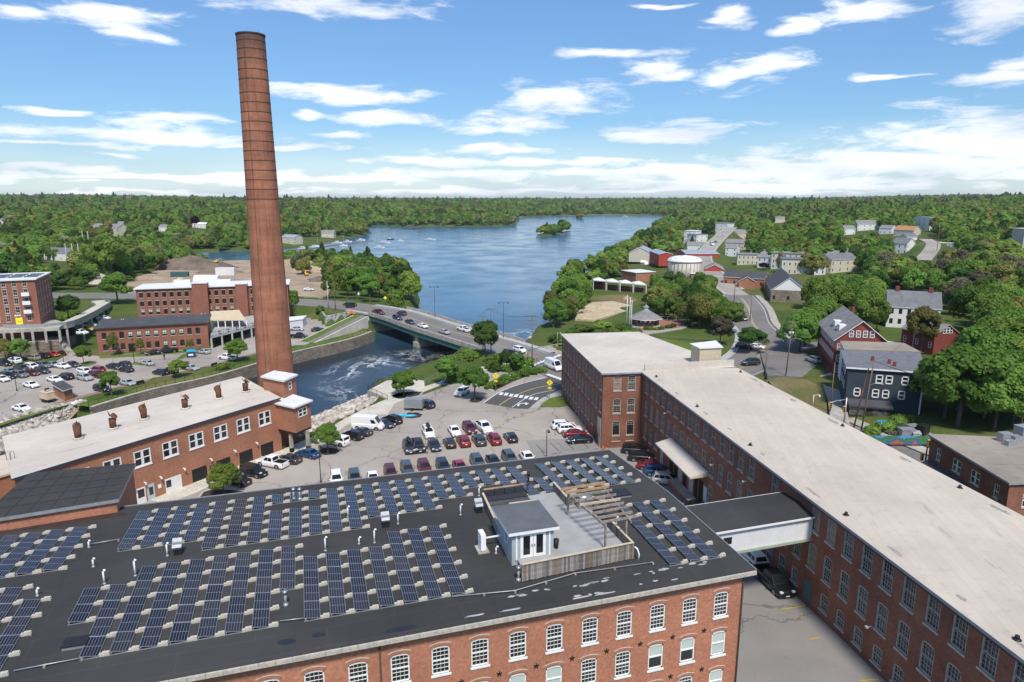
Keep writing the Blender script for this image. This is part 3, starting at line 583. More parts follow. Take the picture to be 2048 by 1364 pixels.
for x, y in[(1001,787),(1011,788),(1021,790),(1031,791),(1041,792.5),(1051,794),(1061,796),(1071,797)]:
 quad_px(mb,[(x-4,y+2.6),(x+3,y+3.2),(x+7,y-2.0),(x,y-2.6)],0.034)
struct(mb.build('crosswalk_paint','paint_white'))
mb=MB()
for k in range(7):
 x, y=1096+k*6.2, 750+k*2.1;quad_px(mb,[(x-5,y-1.0),(x,y+1.6),(x+7,y-0.4),(x+2,y-2.6)],0.34-k*0.01)
struct(mb.build('crosswalk_paint','paint_white'))
mb=MB()
for k in range(9):
 x, y=1060+k*7, 732-k*2.6;quad_px(mb,[(x-4,y+1.0),(x+3,y+2.2),(x+8,y-1.6),(x+1,y-2.6)],0.42+k*0.01)
struct(mb.build('crosswalk_paint','paint_white'))
mb=MB();a0=P(1033,811,0.03);ar=[P(1036,812,0.035),P(1038,808,0.035),P(1044,806.5,0.035),P(1051,807,0.035)]
strip(mb,smooth_line(ar,0.4),-0.22,0.22);mb.f([P(1050,804.5,0.035),P(1050,810,0.035),P(1058,807.2,0.035)])
struct(mb.build('turn_arrow_paint','paint_white'))
mb=MB()
for x0, y0, x1, y1 in[(986,840,1010,858),(1011,859,1022,869),(1060,905,1072,917)]:
 a, c=P(x0,y0,0), P(x1,y1,0);d=(c-a).normalized()*0.07;s_=Vector((d.y,-d.x,0));mb.f([a-s_+Vector((0,0,.012)),a+s_+Vector((0,0,.012)),c+s_+Vector((0,0,.012)),c-s_+Vector((0,0,.012))])
for k in range(14):
 q=Vector((-21.0,114.0,0.012))+Vector((2.9,0.9,0))*k*0.93
 d=Vector((0.29,-0.957,0));n_=Vector((0.957,0.29,0))*0.055
 mb.f([q-n_,q+n_,q+n_+d*-5.0,q-n_+d*-5.0])if k not in(3,6)else None
 mb.f([q-n_+Vector((-.3,-10,0)),q+n_+Vector((-.3,-10,0)),q+n_+d*-4.6+Vector((-.3,-10,0)),q-n_+d*-4.6+Vector((-.3,-10,0))])
struct(mb.build('bay_line_paint','paint_yellow'))
mb=MB()
for x0, y0, x1, y1 in[(1561,1219,1609,1212),(1619,1279,1640,1275),(1720,1362,1757,1358)]:
 a=P(x0,y0,2);c=P(x1,y1,2)
 for p in(a,c):p.z=0
 z=alley_z(a.x,a.y);a, c=P(x0,y0,z+.03), P(x1,y1,z+.03);d=(c-a).normalized()*0.07;s_=Vector((d.y,-d.x,0));mb.f([a-s_,a+s_,c+s_,c-s_])
struct(mb.build('bay_line_paint','paint_yellow'))
mb=MB()
for r_ in range(4):
 for k in range(20):
  q=P(20,775,-0.985)+Vector((1.15,2.35,0))*k*1.0+Vector((-9.5,5.0,0))*(r_-1)*1.1
  if inside_np(np.array([q.x,q.x+4]),np.array([q.y,q.y-2]),LLOT).all():mb.bar(q,q+Vector((4.2,-2.1,0)),0.1,0.004)
struct(mb.build('bay_line_paint','paint_yellow'))
sheet('lot_walk',[P2(x,y,0)for x,y in[(300,1000),(413,954),(560,902),(640,868),(690,838),(735,815),(742,821),(700,848),(650,880),(590,908),(575,915),(480,948),(440,962),(395,985),(330,1010)]],0.10,'concrete_pale',thick=0.3)
sheet('riverside_walk',[P2(x,y,0)for x,y in[(727,829),(742,812),(770,800),(838,777),(880,764),(892,748),(905,738),(975,727),(1010,722),(1014,732),(960,742),(905,752),(888,768),(845,785),(790,807),(776,829)]],0.09,'concrete_pale',thick=0.3)
sheet('corner_walk',[P2(x,y,0)for x,y in[(1060,816),(1075,803),(1098,790),(1124,786),(1124,792),(1100,797),(1084,806),(1075,818)]],0.13,'concrete_grey',thick=0.4)
sheet('corner_grass',[P2(x,y,0)for x,y in[(1080,814),(1088,806),(1102,797),(1126,792),(1133,812),(1118,815)]],0.16,'grass_lawn',thick=0.4)
def island(name,pts,z=0.0,mat='mulch'):
 poly=[P2(x,y,z)for x,y in pts]
 sheet(name+'_kerb',poly,z+0.14,'concrete_grey',thick=0.3)
 c=np.mean(np.array(poly),0);sheet(name+'_bed',[(c[0]+(x-c[0])*0.9,c[1]+(y-c[1])*0.9)for x,y in poly],z+0.16,mat)
island('tree_island',[(392,1000),(404,985),(425,978),(460,980),(492,984),(494,990),(480,998),(440,1012),(405,1012)])
island('tree_island',[(632,908),(640,898),(655,895),(676,898),(682,905),(672,911),(650,913)])
island('tree_island',[(805,833),(815,826),(835,825),(848,830),(842,836),(825,839),(810,838)])
island('tree_island',[(936,803),(942,797),(955,795),(968,797),(966,803),(955,807),(942,807)])
island('tree_island',[(780,793),(795,786),(825,784),(848,784),(840,792),(815,797),(790,798)])
island('planting_bed',[(882,768),(890,758),(905,752),(930,750),(960,742),(985,748),(955,758),(925,768),(900,772)],0.0,'grass_rough')
island('planting_bed',[(972,778),(985,762),(1020,752),(1060,742),(1092,738),(1096,744),(1060,752),(1025,765),(1000,778),(985,785)],0.0,'mulch')
island('planting_bed',[(1000,734),(1030,728),(1055,725),(1062,732),(1030,742),(1005,741)],0.0,'grass_lawn')
LWP=[Vector((*p,-1))for p in LEFT_WALL];lw=smooth_line(LWP,4.0)
mb=MB();strip(mb,lw,-0.2,-5.5,0.05);struct(mb.build('wall_top_grass','grass_lawn'))
path=smooth_line([P(-60,862,-1),P(0,842,-1),P(165,794,-1),P(300,760,-1),P(430,731,-1),P(520,706,-1),P(560,697,-1)],4.0)
mb=MB();strip(mb,path,-0.9,0.9,0.06);struct(mb.build('brick_path','brick_paving'))
mb=MB();strip(mb,path,0.9,3.0,0.04);struct(mb.build('path_verge_grass','grass_lawn'))
for pts in([(150,735),(160,727),(178,724),(195,727),(185,731),(165,736)],[(258,730),(266,725),(300,722),(310,727),(290,733)],[(350,720),(362,710),(385,703),(392,706),(375,713),(362,720)]):
 island('lot_grass_island',pts,-1.0,'grass_lawn')
sheet('building_verge',[P2(x,y,-1)for x,y in[(198,712),(419,698),(425,700),(300,712),(200,717)]],-0.93,'grass_lawn',thick=0.2)
sheet('construction_site',SITE,2.35,'dirt',thick=0.8)
# ================================================================ building kit
def facade(mb,A,B,z0,z1,wins=(),depth=0.16,m=0,arch=0.0,mr=None):
 A, B=Vector((A[0],A[1])), Vector((B[0],B[1]));L=(B-A).length;d=(B-A)/L;n_in=Vector((-d.y,d.x))
 mr=m if mr is None else mr
 def pt(u,v,dp=0.0):q=A+d*u+n_in*dp;return(q.x,q.y,v)
 wins=[w for w in wins if w[0]>0.05 and w[1]<L-0.05]
 us=sorted({0.0,L}|{round(w[0],3)for w in wins}|{round(w[1],3)for w in wins});vs_=sorted({z0,z1}|{round(w[2],3)for w in wins}|{round(w[3],3)for w in wins})
 for i in range(len(us)-1):
  um=(us[i]+us[i+1])/2;col=[w for w in wins if w[0]<um<w[1]]
  j=0
  while j<len(vs_)-1:
   vm=(vs_[j]+vs_[j+1])/2
   if any(w[2]<vm<w[3]for w in col):j+=1;continue
   k=j
   while k+1<len(vs_)-1 and not any(w[2]<(vs_[k+1]+vs_[k+2])/2<w[3]for w in col):k+=1
   a, b, c, e=us[i], us[i+1], vs_[j], vs_[k+1]
   mb.f([pt(a,c),pt(b,c),pt(b,e),pt(a,e)],m,[(a,c),(b,c),(b,e),(a,e)]);j=k+1
 for w in wins:
  a, b, c, e=w[:4]
  for q in([pt(a,c),pt(a,e),pt(a,e,depth),pt(a,c,depth)],[pt(b,e),pt(b,c),pt(b,c,depth),pt(b,e,depth)],[pt(a,e),pt(b,e),pt(b,e,depth),pt(a,e,depth)],[pt(b,c),pt(a,c),pt(a,c,depth),pt(b,c,depth)]):
   mb.f(q,mr,[(0,0),(0,e-c),(depth,e-c),(depth,0)])
  if arch:
   um=(a+b)/2;hw=(b-a)/2;S=5
   for sgn in(-1,1):
    cu=um+sgn*hw;arc=[(um+sgn*hw*(1-k/S),e-arch*(1-k/S)**2)for k in range(S+1)]
    for k in range(S):
     p=[pt(cu,e,0.0),pt(*arc[k]),pt(*arc[k+1])]
     if sgn>0:p.reverse()
     mb.f(p,m,[(cu,e),arc[k],arc[k+1]]if sgn<0 else[arc[k+1],arc[k],(cu,e)])
WIN={}
def win_proto(key,w,h,cols=3,rows=4,fw=0.07,mw=0.03,frame='white_trim',sill=0.0,sill_mat=None,rail=0.5,depth=0.16,arch=0.0,head=0.0,mull=0.0,proud=0.0,panes='glass',lower_plain=False,blind=0.0):
 """window: frame with glazing bars, and the pane behind it; local x along wall, +y inward, origin bottom centre"""
 mb=MB();y0, y1=-proud, depth;ym=depth-0.07
 def bx(x0,x1,z0,z1,ya,yb,m=0):mb.box(((x0+x1)/2,(ya+yb)/2,z0),(x1-x0,yb-ya,z1-z0),0,m)
 yf=-proud if proud else 0.04
 bx(-w/2,-w/2+fw,0,h-arch,yf,depth);bx(w/2-fw,w/2,0,h-arch,yf,depth);bx(-w/2,w/2,0,fw,yf,depth)
 if arch:
  S=8
  for k in range(S):
   xa, xb=-w/2+w*k/S, -w/2+w*(k+1)/S;za, zb=h-arch*(2*xa/w)**2, h-arch*(2*xb/w)**2
   q=[(xa,yf,za-fw*1.6),(xb,yf,zb-fw*1.6),(xb,yf,zb),(xa,yf,za)];mb.f(q);mb.f([(xa,yf,za-fw*1.6),(xa,depth,za-fw*1.6),(xb,depth,zb-fw*1.6),(xb,yf,zb-fw*1.6)])
 else:bx(-w/2,w/2,h-fw,h,yf,depth)
 ht=h-arch*0.4
 if rail:bx(-w/2+fw,w/2-fw,ht*rail-fw*0.45,ht*rail+fw*0.45,ym-0.03,depth)
 if mull:bx(-mull/2,mull/2,fw,h-fw,yf,depth)
 for k in range(1,cols):x=-w/2+fw+(w-2*fw)*k/cols;bx(x-mw/2,x+mw/2,(ht*rail if lower_plain else fw),h-fw,ym,depth-0.01)
 for k in range(1,rows):
  z=fw+(ht-2*fw)*k/rows
  if rail and abs(z-ht*rail)<0.1:continue
  if lower_plain and z<ht*rail:continue
  bx(-w/2+fw,w/2-fw,z-mw/2,z+mw/2,ym+0.004,depth-0.012)
 mats=[frame]
 if sill:mats.append(sill_mat or frame);bx(-w/2-0.08,w/2+0.08,-sill,0.0,-0.09,depth*0.6,1)
 if head:mats.append(sill_mat or frame)if len(mats)<2 else None;bx(-w/2-0.1,w/2+0.1,h,h+head,-0.03,0.05,1)
 fm=mb.mesh('window',mats)
 pb=MB();pb.f([(-w/2+0.02,depth-0.02,0.02),(w/2-0.02,depth-0.02,0.02),(w/2-0.02,depth-0.02,h),(-w/2+0.02,depth-0.02,h)])
 if blind:pb.f([(-w/2+fw,depth-0.028,h*(1-blind)),(w/2-fw,depth-0.028,h*(1-blind)),(w/2-fw,depth-0.028,h-fw),(-w/2+fw,depth-0.028,h-fw)],1)
 pm=pb.mesh('pane',[panes,'blind'])
 WIN[key]=(fm,pm,w,h);return key
def add_window(root,A,B,uc,z,key,pane=None):
 fm, pm, w, h=WIN[key];A, B=Vector((A[0],A[1])), Vector((B[0],B[1]));d=(B-A).normalized();q=A+d*uc
 o=put('window',fm,root,(q.x,q.y,z),math.atan2(d.y,d.x))
 p=put('pane',pm,o,local=True)
 if pane:p.material_slots[0].link='OBJECT';p.material_slots[0].material=MAT[pane]
 return o
def mbox(mb,pts,z0,z1,m=0,top=None,bottom=False):
 a=sum(pts[i][0]*pts[(i+1)%len(pts)][1]-pts[(i+1)%len(pts)][0]*pts[i][1]for i in range(len(pts)))
 mb.prism([(p[0],p[1])for p in(pts if a>0 else list(reversed(pts)))],z0,z1,m,top,bottom)
def ring(poly,d):
 """offset a CCW polygon outward by d"""
 n=len(poly);out=[]
 for i in range(n):
  p0, p1, p2=Vector(poly[i-1]), Vector(poly[i]), Vector(poly[(i+1)%n]);a=(p1-p0).normalized();b=(p2-p1).normalized()
  na_, nb=Vector((a.y,-a.x)), Vector((b.y,-b.x));k=na_+nb;k=k/max(0.3,k.dot(na_));out.append(tuple(p1+k*d))
 return out
def building(name,label,cat,poly,z0,z1,wall,edges=None,roof=None,overhang=0.3,thick=0.25,trim=None,arch=0.0,depth=0.16,roof_top=None,group=None,parapet=0.0):
 """flat-roofed block; edges: {edge index: (proto key, [(u centre, z), ...])}; windows become parts"""
 poly=[tuple(p[:2])for p in poly]
 a=sum(poly[i][0]*poly[(i+1)%len(poly)][1]-poly[(i+1)%len(poly)][0]*poly[i][1]for i in range(len(poly)))
 assert a>0, name+' footprint must be CCW'
 c=np.mean(np.array(poly),0);root=thing(name,label,cat,(c[0],c[1],z0),group)
 mb=MB();todo=[]
 for i in range(len(poly)):
  A, B=poly[i], poly[(i+1)%len(poly)];ws=[]
  for key, lst in(edges or{}).get(i,[]):
   fm, pm, w, h=WIN[key]
   for uc, z, *rest in lst:ws.append((uc-w/2,uc+w/2,z,z+h));todo.append((A,B,uc,z,key,rest[0]if rest else None))
  facade(mb,A,B,z0,z1,ws,depth,0,arch)
 mb.build('wall',wall,root)
 for A, B, uc, z, key, pane in todo:
  if 0.05+WIN[key][2]/2<uc<math.dist(A,B)-0.05-WIN[key][2]/2:add_window(root,A,B,uc,z,key,pane)
 if roof:
  mb=MB();mbox(mb,ring(poly,overhang),z1-(0.0 if parapet else 0.02),z1+thick,0 if trim is None else 1,0,True);ro=mb.build('roof',[roof]+([trim]if trim else[]),root)
 return root
def gable(root,poly4,z1,rise,mat,wall,overhang=0.4,along=0,thick=0.18,name='roof',rake='white_trim'):
 """pitched roof over 4 corners (CCW); ridge joins midpoints of edges 'along'+1 and 'along'+3; wall triangles close the gables"""
 p=[Vector((*q[:2],z1))for q in(poly4[along:]+poly4[:along])]
 a, b=(p[1]+p[2])/2,(p[3]+p[0])/2;up=Vector((0,0,rise));ra, rb=a+up, b+up
 mb=MB()
 for q in([p[1],p[2],ra],[p[3],p[0],rb]):
  L=(q[1]-q[0]).length;mb.f(q,0,[(0,z1),(L,z1),(L/2,z1+rise)])
 mb.build('gable_wall',wall,root)
 dx=(ra-rb).normalized()*overhang;mb=MB()
 for e0, e1, sgn in((p[0],p[1],1),(p[2],p[3],-1)):
  r0, r1=(rb,ra)if sgn>0 else(ra,rb);dd=-dx if sgn>0 else dx
  sl0=(e0-r0).normalized()*overhang;sl1=(e1-r1).normalized()*overhang
  t=Vector((0,0,thick));q=[e0+sl0+dd,e1+sl1-dd,r1-dd,r0+dd]
  mb.f([v+t for v in q],0,[(0,0),(1,0),(1,1),(0,1)]);mb.f(list(reversed(q)),1)
  for k in range(4):
   u, v=q[k], q[(k+1)%4];mb.f([u,v,v+t,u+t],1)
 return mb.build(name,[mat,rake],root)
def px_poly(pts,z):return[P2(x,y,z)for x,y in pts]
# ================================================================ front mill with the black roof
def RF(s,t,dz=0.0):
 q=FR_O+E1*s+E2*t;return Vector((q.x,q.y,zr(t)+dz))
def zr(t):return 16.0+0.6*(1-abs(t-13.25)/13.25)
RZ=math.atan2(-E1.y,-E1.x)
win_proto('front',1.24,2.12,4,6,0.085,0.017,'white_trim',sill=0.14,rail=0.5,arch=0.11,depth=0.14)
win_proto('front_blind',1.24,2.12,1,1,0.10,0.028,'white_trim',sill=0.16,rail=0.5,arch=0.11,depth=0.14,blind=0.5)
win_proto('front_blind_full',1.24,2.12,1,1,0.10,0.028,'white_trim',sill=0.16,rail=0.5,arch=0.11,depth=0.14,blind=0.93)
fp=[tuple(RF(s,t).xy)for s,t in((0.75,0.45),(0.75,26.0),(71,26.0),(71,0.45))]
fw_e, sd_e=[],[]
BLIND2={0:'front_blind_full',1:'front_blind',2:'front_blind',5:'front_blind_full',6:'front_blind'}
fr_edges={3:[],0:[]}
for row,(zt,n)in enumerate(((14.35,16),(10.97,11),(7.55,8),(4.15,6))):
 for k in range(n):
  sc=2.6+2.745*k;key='front'
  if row==1:key=BLIND2.get(k,'front')
  if row>=2:key='front_blind_full' if k%3==0 else 'front'
  fr_edges[3].append((key,[(71-sc,zt-2.12)]))
for zt in(14.35,10.97,7.55):
 for k in range(9):fr_edges[0].append(('front',[(2.2+2.745*k,zt-2.12)]))
front=building('brick_mill','orange brick mill with black flat roof full of solar panels','building',fp,-1.0,15.95,'brick_front',fr_edges,arch=0.11,depth=0.14)
fA, fB=Vector(fp[3]), Vector(fp[0]);fd=(fB-fA).normalized();fn=Vector((fd.y,-fd.x));frz=math.atan2(fd.y,fd.x)
mb=MB()
for k in range(8):
 xa, xb=-0.78+1.56*k/8, -0.78+1.56*(k+1)/8;f=lambda x:2.12+0.10-0.17*(x/0.78)**2
 za, zb=f(xa), f(xb)
 for q in([(xa,-0.03,za),(xb,-0.03,zb),(xb,-0.03,zb+0.19),(xa,-0.03,za+0.19)],[(xa,-0.03,za+0.19),(xb,-0.03,zb+0.19),(xb,0.02,zb+0.19),(xa,0.02,za+0.19)],[(xa,0.02,za),(xb,0.02,zb),(xb,-0.03,zb),(xa,-0.03,za)]):
  mb.f(q,0,[(xa,za),(xb,zb),(xb,zb+.19),(xa,za+.19)])
 for z0, z1 in((0.19,0.235), ):mb.f([(xa,-0.06,za+z0),(xb,-0.06,zb+z0),(xb,-0.06,zb+z1),(xa,-0.06,za+z1)],1);mb.f([(xa,-0.06,za+z1),(xb,-0.06,zb+z1),(xb,0.02,zb+z1),(xa,0.02,za+z1)],1)
hood_me=mb.mesh('window_hood',['brick_front','cream_trim'])
mb=MB()
for k in range(5):
 a_=R(90+72*k);mb.bar((0,-0.04,0),(0.20*math.cos(a_),-0.04,0.20*math.sin(a_)),0.07,0.05)
star_me=mb.mesh('wall_anchor','black_metal')
for row,(zt,n)in enumerate(((14.35,16),(10.97,11),(7.55,8),(4.15,6))):
 for k in range(n):
  q=fA+fd*(71-(2.6+2.745*k));put('window_hood',hood_me,front,(q.x,q.y,zt-2.12),frz)
  if row and k<n-1:
   q=fA+fd*(71-(2.6+2.745*(k+0.5)));put('wall_anchor',star_me,front,(q.x,q.y,zt+0.35),frz)
mb=MB();ts=[0.0,13.25,26.5]
for t0, t1 in zip(ts[:-1],ts[1:]):
 for s0 in range(0,72,4):
  s1=min(s0+4,72);mb.f([RF(s1,t0),RF(s0,t0),RF(s0,t1),RF(s1,t1)])
mb.f([RF(0,0,-0.3),RF(0,13.25,-0.3),RF(0,26.5,-0.3),RF(0,26.5),RF(0,13.25),RF(0,0)],0)
mb.f([RF(72,26.5),RF(72,26.5,-0.3),RF(0,26.5,-0.3),RF(0,26.5)][::-1],0);mb.f([RF(0,0,-0.3),RF(72,0,-0.3),RF(72,26.5,-0.3),RF(0,26.5,-0.3)],0)
mb.build('roof',['roof_tar'],front)
mb=MB()
for k in range(71):
 c=RF(k+0.5,-0.05,-0.34);mb.box(c,(0.985,0.16,0.30),RZ);mb.box(c+Vector((0,0,0.2))-E2*0.1,(0.06,0.06,0.06),RZ)
mb.build('gutter','cream_trim',front)
mb=MB()
for t0, t1 in zip(ts[:-1],ts[1:]):mb.bar(RF(-0.02,t0,0.02),RF(-0.02,t1,0.02),0.07,0.10)
for s0 in range(0,52,4):mb.bar(RF(s0,26.5,0.03),RF(s0+4,26.5,0.03),0.09,0.09)
mb.build('verge_trim','galvanised',front)
mb=MB();q=fA+fd*(71-28.6)+fn*0.1;mb.tube([(q.x,q.y,15.6),(q.x,q.y,-0.5)],0.06,6)
q=fB+fn*0.12-fd*0.05;mb.tube([(q.x,q.y,15.6),(q.x,q.y,-0.5)],0.055,6);mb.build('downpipe','brown_frame',front)
mk('sealant',(0.30,0.295,0.29),(0.42,0.41,0.40),2.0,0.8);mk('membrane_patch',(0.020,0.024,0.032),rough=0.35);mk('rust_stain',(0.030,0.020,0.017),(0.045,0.036,0.032),0.6,0.5)
def blotch(name,s,t,rs,rt,mat,seed,dz=0.008):
 rnd=random.Random(seed);mb=MB();n=14;pts=[]
 for k in range(n):
  a=2*math.pi*k/n;q=0.6+0.5*rnd.random();pts.append(RF(s+rs*q*math.cos(a),t+rt*q*math.sin(a),dz))
 mb.f(pts);mb.build(name,mat,front)
rnd=random.Random(3)
for k in range(34):
 s=rnd.uniform(3.0,19.5);t=rnd.choice((0.75,1.9,2.1))+rnd.uniform(-.15,.15);blotch('roof_patch',s,t,rnd.uniform(.12,.42),rnd.uniform(.06,.15),'sealant',k)
for k,(s,t)in enumerate(((12.5,0.5),(14.2,0.55),(19.5,0.6),(22.0,0.7))):blotch('roof_patch',s,t,0.9,0.10,'sealant',60+k)
for k,(s,t,rs)in enumerate(((34.4,1.5,0.7),(32.4,1.6,0.5),(27.2,0.7,1.3))):blotch('roof_patch',s,t,rs,0.28,'membrane_patch',80+k,0.012)
blotch('roof_patch',55.5,24.2,4.6,0.9,'rust_stain',90);blotch('roof_patch',51,24.6,3.0,0.6,'rust_stain',91,0.011)
# ---------------------------------------------------------------- solar arrays
PW, PL, PITCH_S=1.06, 1.94, 1.665
mb=MB();tl=R(9);x0, x1=-PW/2, PW/2;zf=lambda x:0.26-(x+PW/2)*math.sin(tl)
fr=0.028
def sp(x,y,dz=0.0):return(x,y,zf(x)+dz)
mb.f([sp(x0+fr,-PL/2+fr),sp(x1-fr,-PL/2+fr),sp(x1-fr,PL/2-fr),sp(x0+fr,PL/2-fr)],0,[(0,0),(1,0),(1,1),(0,1)])
o4=[(x0,-PL/2),(x1,-PL/2),(x1,PL/2),(x0,PL/2)];i4=[(x0+fr,-PL/2+fr),(x1-fr,-PL/2+fr),(x1-fr,PL/2-fr),(x0+fr,PL/2-fr)]
for k in range(4):
 k2=(k+1)%4;mb.f([sp(*o4[k],.004),sp(*o4[k2],.004),sp(*i4[k2],.004),sp(*i4[k],.004)],1);mb.f([sp(*o4[k],-.04),sp(*o4[k2],-.04),sp(*o4[k2],.004),sp(*o4[k],.004)],1)
mb.f([sp(*o4[3],-.04),sp(*o4[2],-.04),sp(*o4[1],-.04),sp(*o4[0],-.04)],2)
panel_me=mb.mesh('solar_panel',['solar_cells','steel','black_metal'])
mb=MB();mb.box((0.02,0,0.0),(0.62,0.20,0.13));mb.box((0.10,0.015,0.13),(0.40,0.19,0.12));mb.box((-0.19,-0.02,0.132),(0.18,0.18,0.05));ballast_me=mb.mesh('ballast_block','ballast')
def rail_mesh(n):
 mb=MB();mb.bar((x0+.1,-PL*n/2,0.05),(x0+.1,PL*n/2,0.05),0.05,0.05);mb.bar((x1-.1,-PL*n/2,0.04),(x1-.1,PL*n/2,0.04),0.05,0.05)
 for k in range(n+1):y=-PL*n/2+PL*k;mb.bar((x0+.1,y,0.05),(x0+.1,y,0.22),0.05);mb.bar((x0,y,0.03),(x1,y,0.03),0.05,0.04)
 return mb.mesh('rail','galvanised')
RAIL={}
def array(s,t_lo,n,label,group):
 """s: left edge of the column, t_lo: near end"""
 tm=t_lo+PL*n/2;c=RF(s-PW/2,tm);sl=math.atan(0.6/13.25)*(1 if tm<13.25 else-1)
 o=bpy.data.objects.new('solar_array',None);COL.objects.link(o);o.location=c;o.rotation_euler=(sl,0,RZ);tag(o,label,'solar panels',group)
 for k in range(n):
  p=put('solar_panel',panel_me,o,(0,-PL*n/2+PL*(k+0.5),0),local=True)
  p.rotation_euler=(random.uniform(-.006,.006),random.uniform(-.008,.008),0)
 for k in range(n+1):
  b=put('ballast_block',ballast_me,o,(PW/2+0.28,-PL*n/2+PL*k+(0.1 if k==0 else-0.1 if k==n else 0),0),local=True);b.rotation_euler=(0,0,random.uniform(-.12,.12))
 if n not in RAIL:RAIL[n]=rail_mesh(n)
 put('rail',RAIL[n],o,local=True)
numw=['zero','one','two','three','four','five']
R0T, F0T=14.62, 3.22
rear=[(47.4,1,4),(45.8,1,4),(44.2,1,4),(42.6,1,4),(41.0,0,5),(39.3,0,5),(37.65,0,5),(36.05,0,3),(34.4,0,3),(32.75,0,3),(31.1,0,5),(29.45,0,5),(27.75,1,4),(26.1,1,4),(24.5,1,4),(22.8,1,4),(21.15,2,3),(19.45,2,3),(17.85,3,2),(16.15,3,2),(14.55,1,4),(12.8,1,4),(11.15,1,2),(9.6,1,4),(7.85,1,4),(6.2,1,4),(4.45,1,4),(2.8,1,4)]
for i,(s,k,n)in enumerate(rear):array(s,R0T+PL*k+0.02*k,n,'column of %s solar panels, %s from the left in the rear row'%(numw[n],ordw(i)),'rear row of rooftop solar panels')
for i, s in enumerate((36.05,34.4,32.75)):array(s,R0T+4*(PL+.02)+0.05,1,'single solar panel near the back roof edge, %s of three'%('left','middle','right')[i],'single panels at the back roof edge')
frontrow=[(48.2,2,2),(46.5,0,4),(44.85,0,5),(43.2,0,5),(41.5,0,5),(39.85,0,5),(38.2,0,5),(36.55,0,5),(34.9,2,3),(33.25,0,4),(31.55,0,4),(29.95,0,4),(28.25,0,4),(26.55,0,5),(24.9,0,5),(23.2,0,5)]
for i,(s,k,n)in enumerate(frontrow):array(s,F0T+PL*k+0.02*k,n,'column of %s solar panels, %s from the left in the front row'%(numw[n],ordw(i)),'front row of rooftop solar panels')
for i, s in enumerate((6.2,4.45,2.8)):array(s,2.25,5,'column of five solar panels right of the roof deck, %s'%('nearest the deck','middle one','nearest the roof edge')[i],'panels beside the roof deck')
for i, s in enumerate((57.0,55.35,53.65,51.95)):array(s,R0T,4,'column of four solar panels behind the left frame edge, %s from left'%ordw(i),'left rear block of solar panels')
for i,(s,k,n)in enumerate(((56.9,0,5),(55.2,0,5),(53.5,0,5),(51.8,0,4))):array(s,F0T-0.3+PL*k,n,'column of %s solar panels at the lower left corner, %s from left'%(numw[n],ordw(i)),'left front block of solar panels')
# ================================================================ right mill: tower block and long wing
win_proto('mill',1.42,2.75,4,7,0.10,0.024,'weathered_frame',sill=0.18,sill_mat='cream_trim',rail=0.52,depth=0.2,arch=0.14)
win_proto('mill_small',1.3,1.8,4,4,0.09,0.024,'weathered_frame',sill=0.15,sill_mat='cream_trim',rail=0.5,depth=0.2,arch=0.12)
rnd=random.Random(11)
def mpane():
 r=rnd.random();return None if r<0.62 else 'glass_grey' if r<0.95 else 'glass_board'
LW_=112.0;WD=17.3
wA=MILL_B;wB=MILL_B+MD*LW_
wing_poly=[tuple((MILL_B).xy),tuple((wB).xy),tuple((wB+MN*WD).xy),tuple((MILL_B+MN*WD).xy)]
e=[]
DOOR3={3,4,5,6,7,8,9,11,19}
for r_, zb in enumerate((10.68,6.5,2.35)):
 for k in range(38):
  u=2.15+2.66*k
  if k==15 and r_==0:continue
  if 17<=k<=18 and r_==0:continue
  if r_==2 and(k in DOOR3 or u>80):continue
  if r_==2 and zb<alley_z(*(MILL_B+MD*u).xy)+0.3:zz=alley_z(*(MILL_B+MD*u).xy)+0.5;e.append(('mill_small',[(u,max(zz,3.3),mpane())]));continue
  e.append(('mill',[(u,zb,mpane())]))
mill=building('mill_wing','long dark brick mill wing with pale felt roof along the alley','building',wing_poly,-1.5,13.72,'brick_mill',{0:e},arch=0.14,depth=0.2)
mb=MB();rp=[MILL_B-MN*0.45,wB-MN*0.45,wB+MN*(WD+0.45),MILL_B+MN*(WD+0.45)]
mid=[MILL_B+MN*WD/2,wB+MN*WD/2]
for k in range(28):
 t0, t1=k/28,(k+1)/28
 for a, b, za, zb in((rp[0],rp[1],14.0,14.3),(mid[0],mid[1],14.3,14.0)):
  c, d=(mid[0],mid[1])if a is rp[0]else(rp[3],rp[2])
  L4=[a+(b-a)*t0,a+(b-a)*t1,c+(d-c)*t1,c+(d-c)*t0]
  mb.f([(L4[0].x,L4[0].y,za),(L4[1].x,L4[1].y,za),(L4[2].x,L4[2].y,zb),(L4[3].x,L4[3].y,zb)])
mb.build('roof','roof_felt_pale',mill)
mk('gutter_blue',(0.30,0.33,0.37),(0.22,0.235,0.26),1.0,0.6)
mb=MB()
for sgn, o_ in((-1,-0.42),(1,WD+0.42)):
 a=MILL_B+MN*o_;b=wB+MN*o_
 a.z=b.z=13.86;mb.bar(a,b,0.12,0.26)
mb.build('gutter','gutter_blue',mill)
mb=MB();a=MILL_B-MN*0.2;b=wB-MN*0.2;a.z=b.z=13.62;mb.bar(a,b,0.4,0.2);mb.build('eave_board','brown_frame',mill)
mk('roof_stain',(0.19,0.18,0.17),(0.36,0.335,0.30),2.5,0.8)
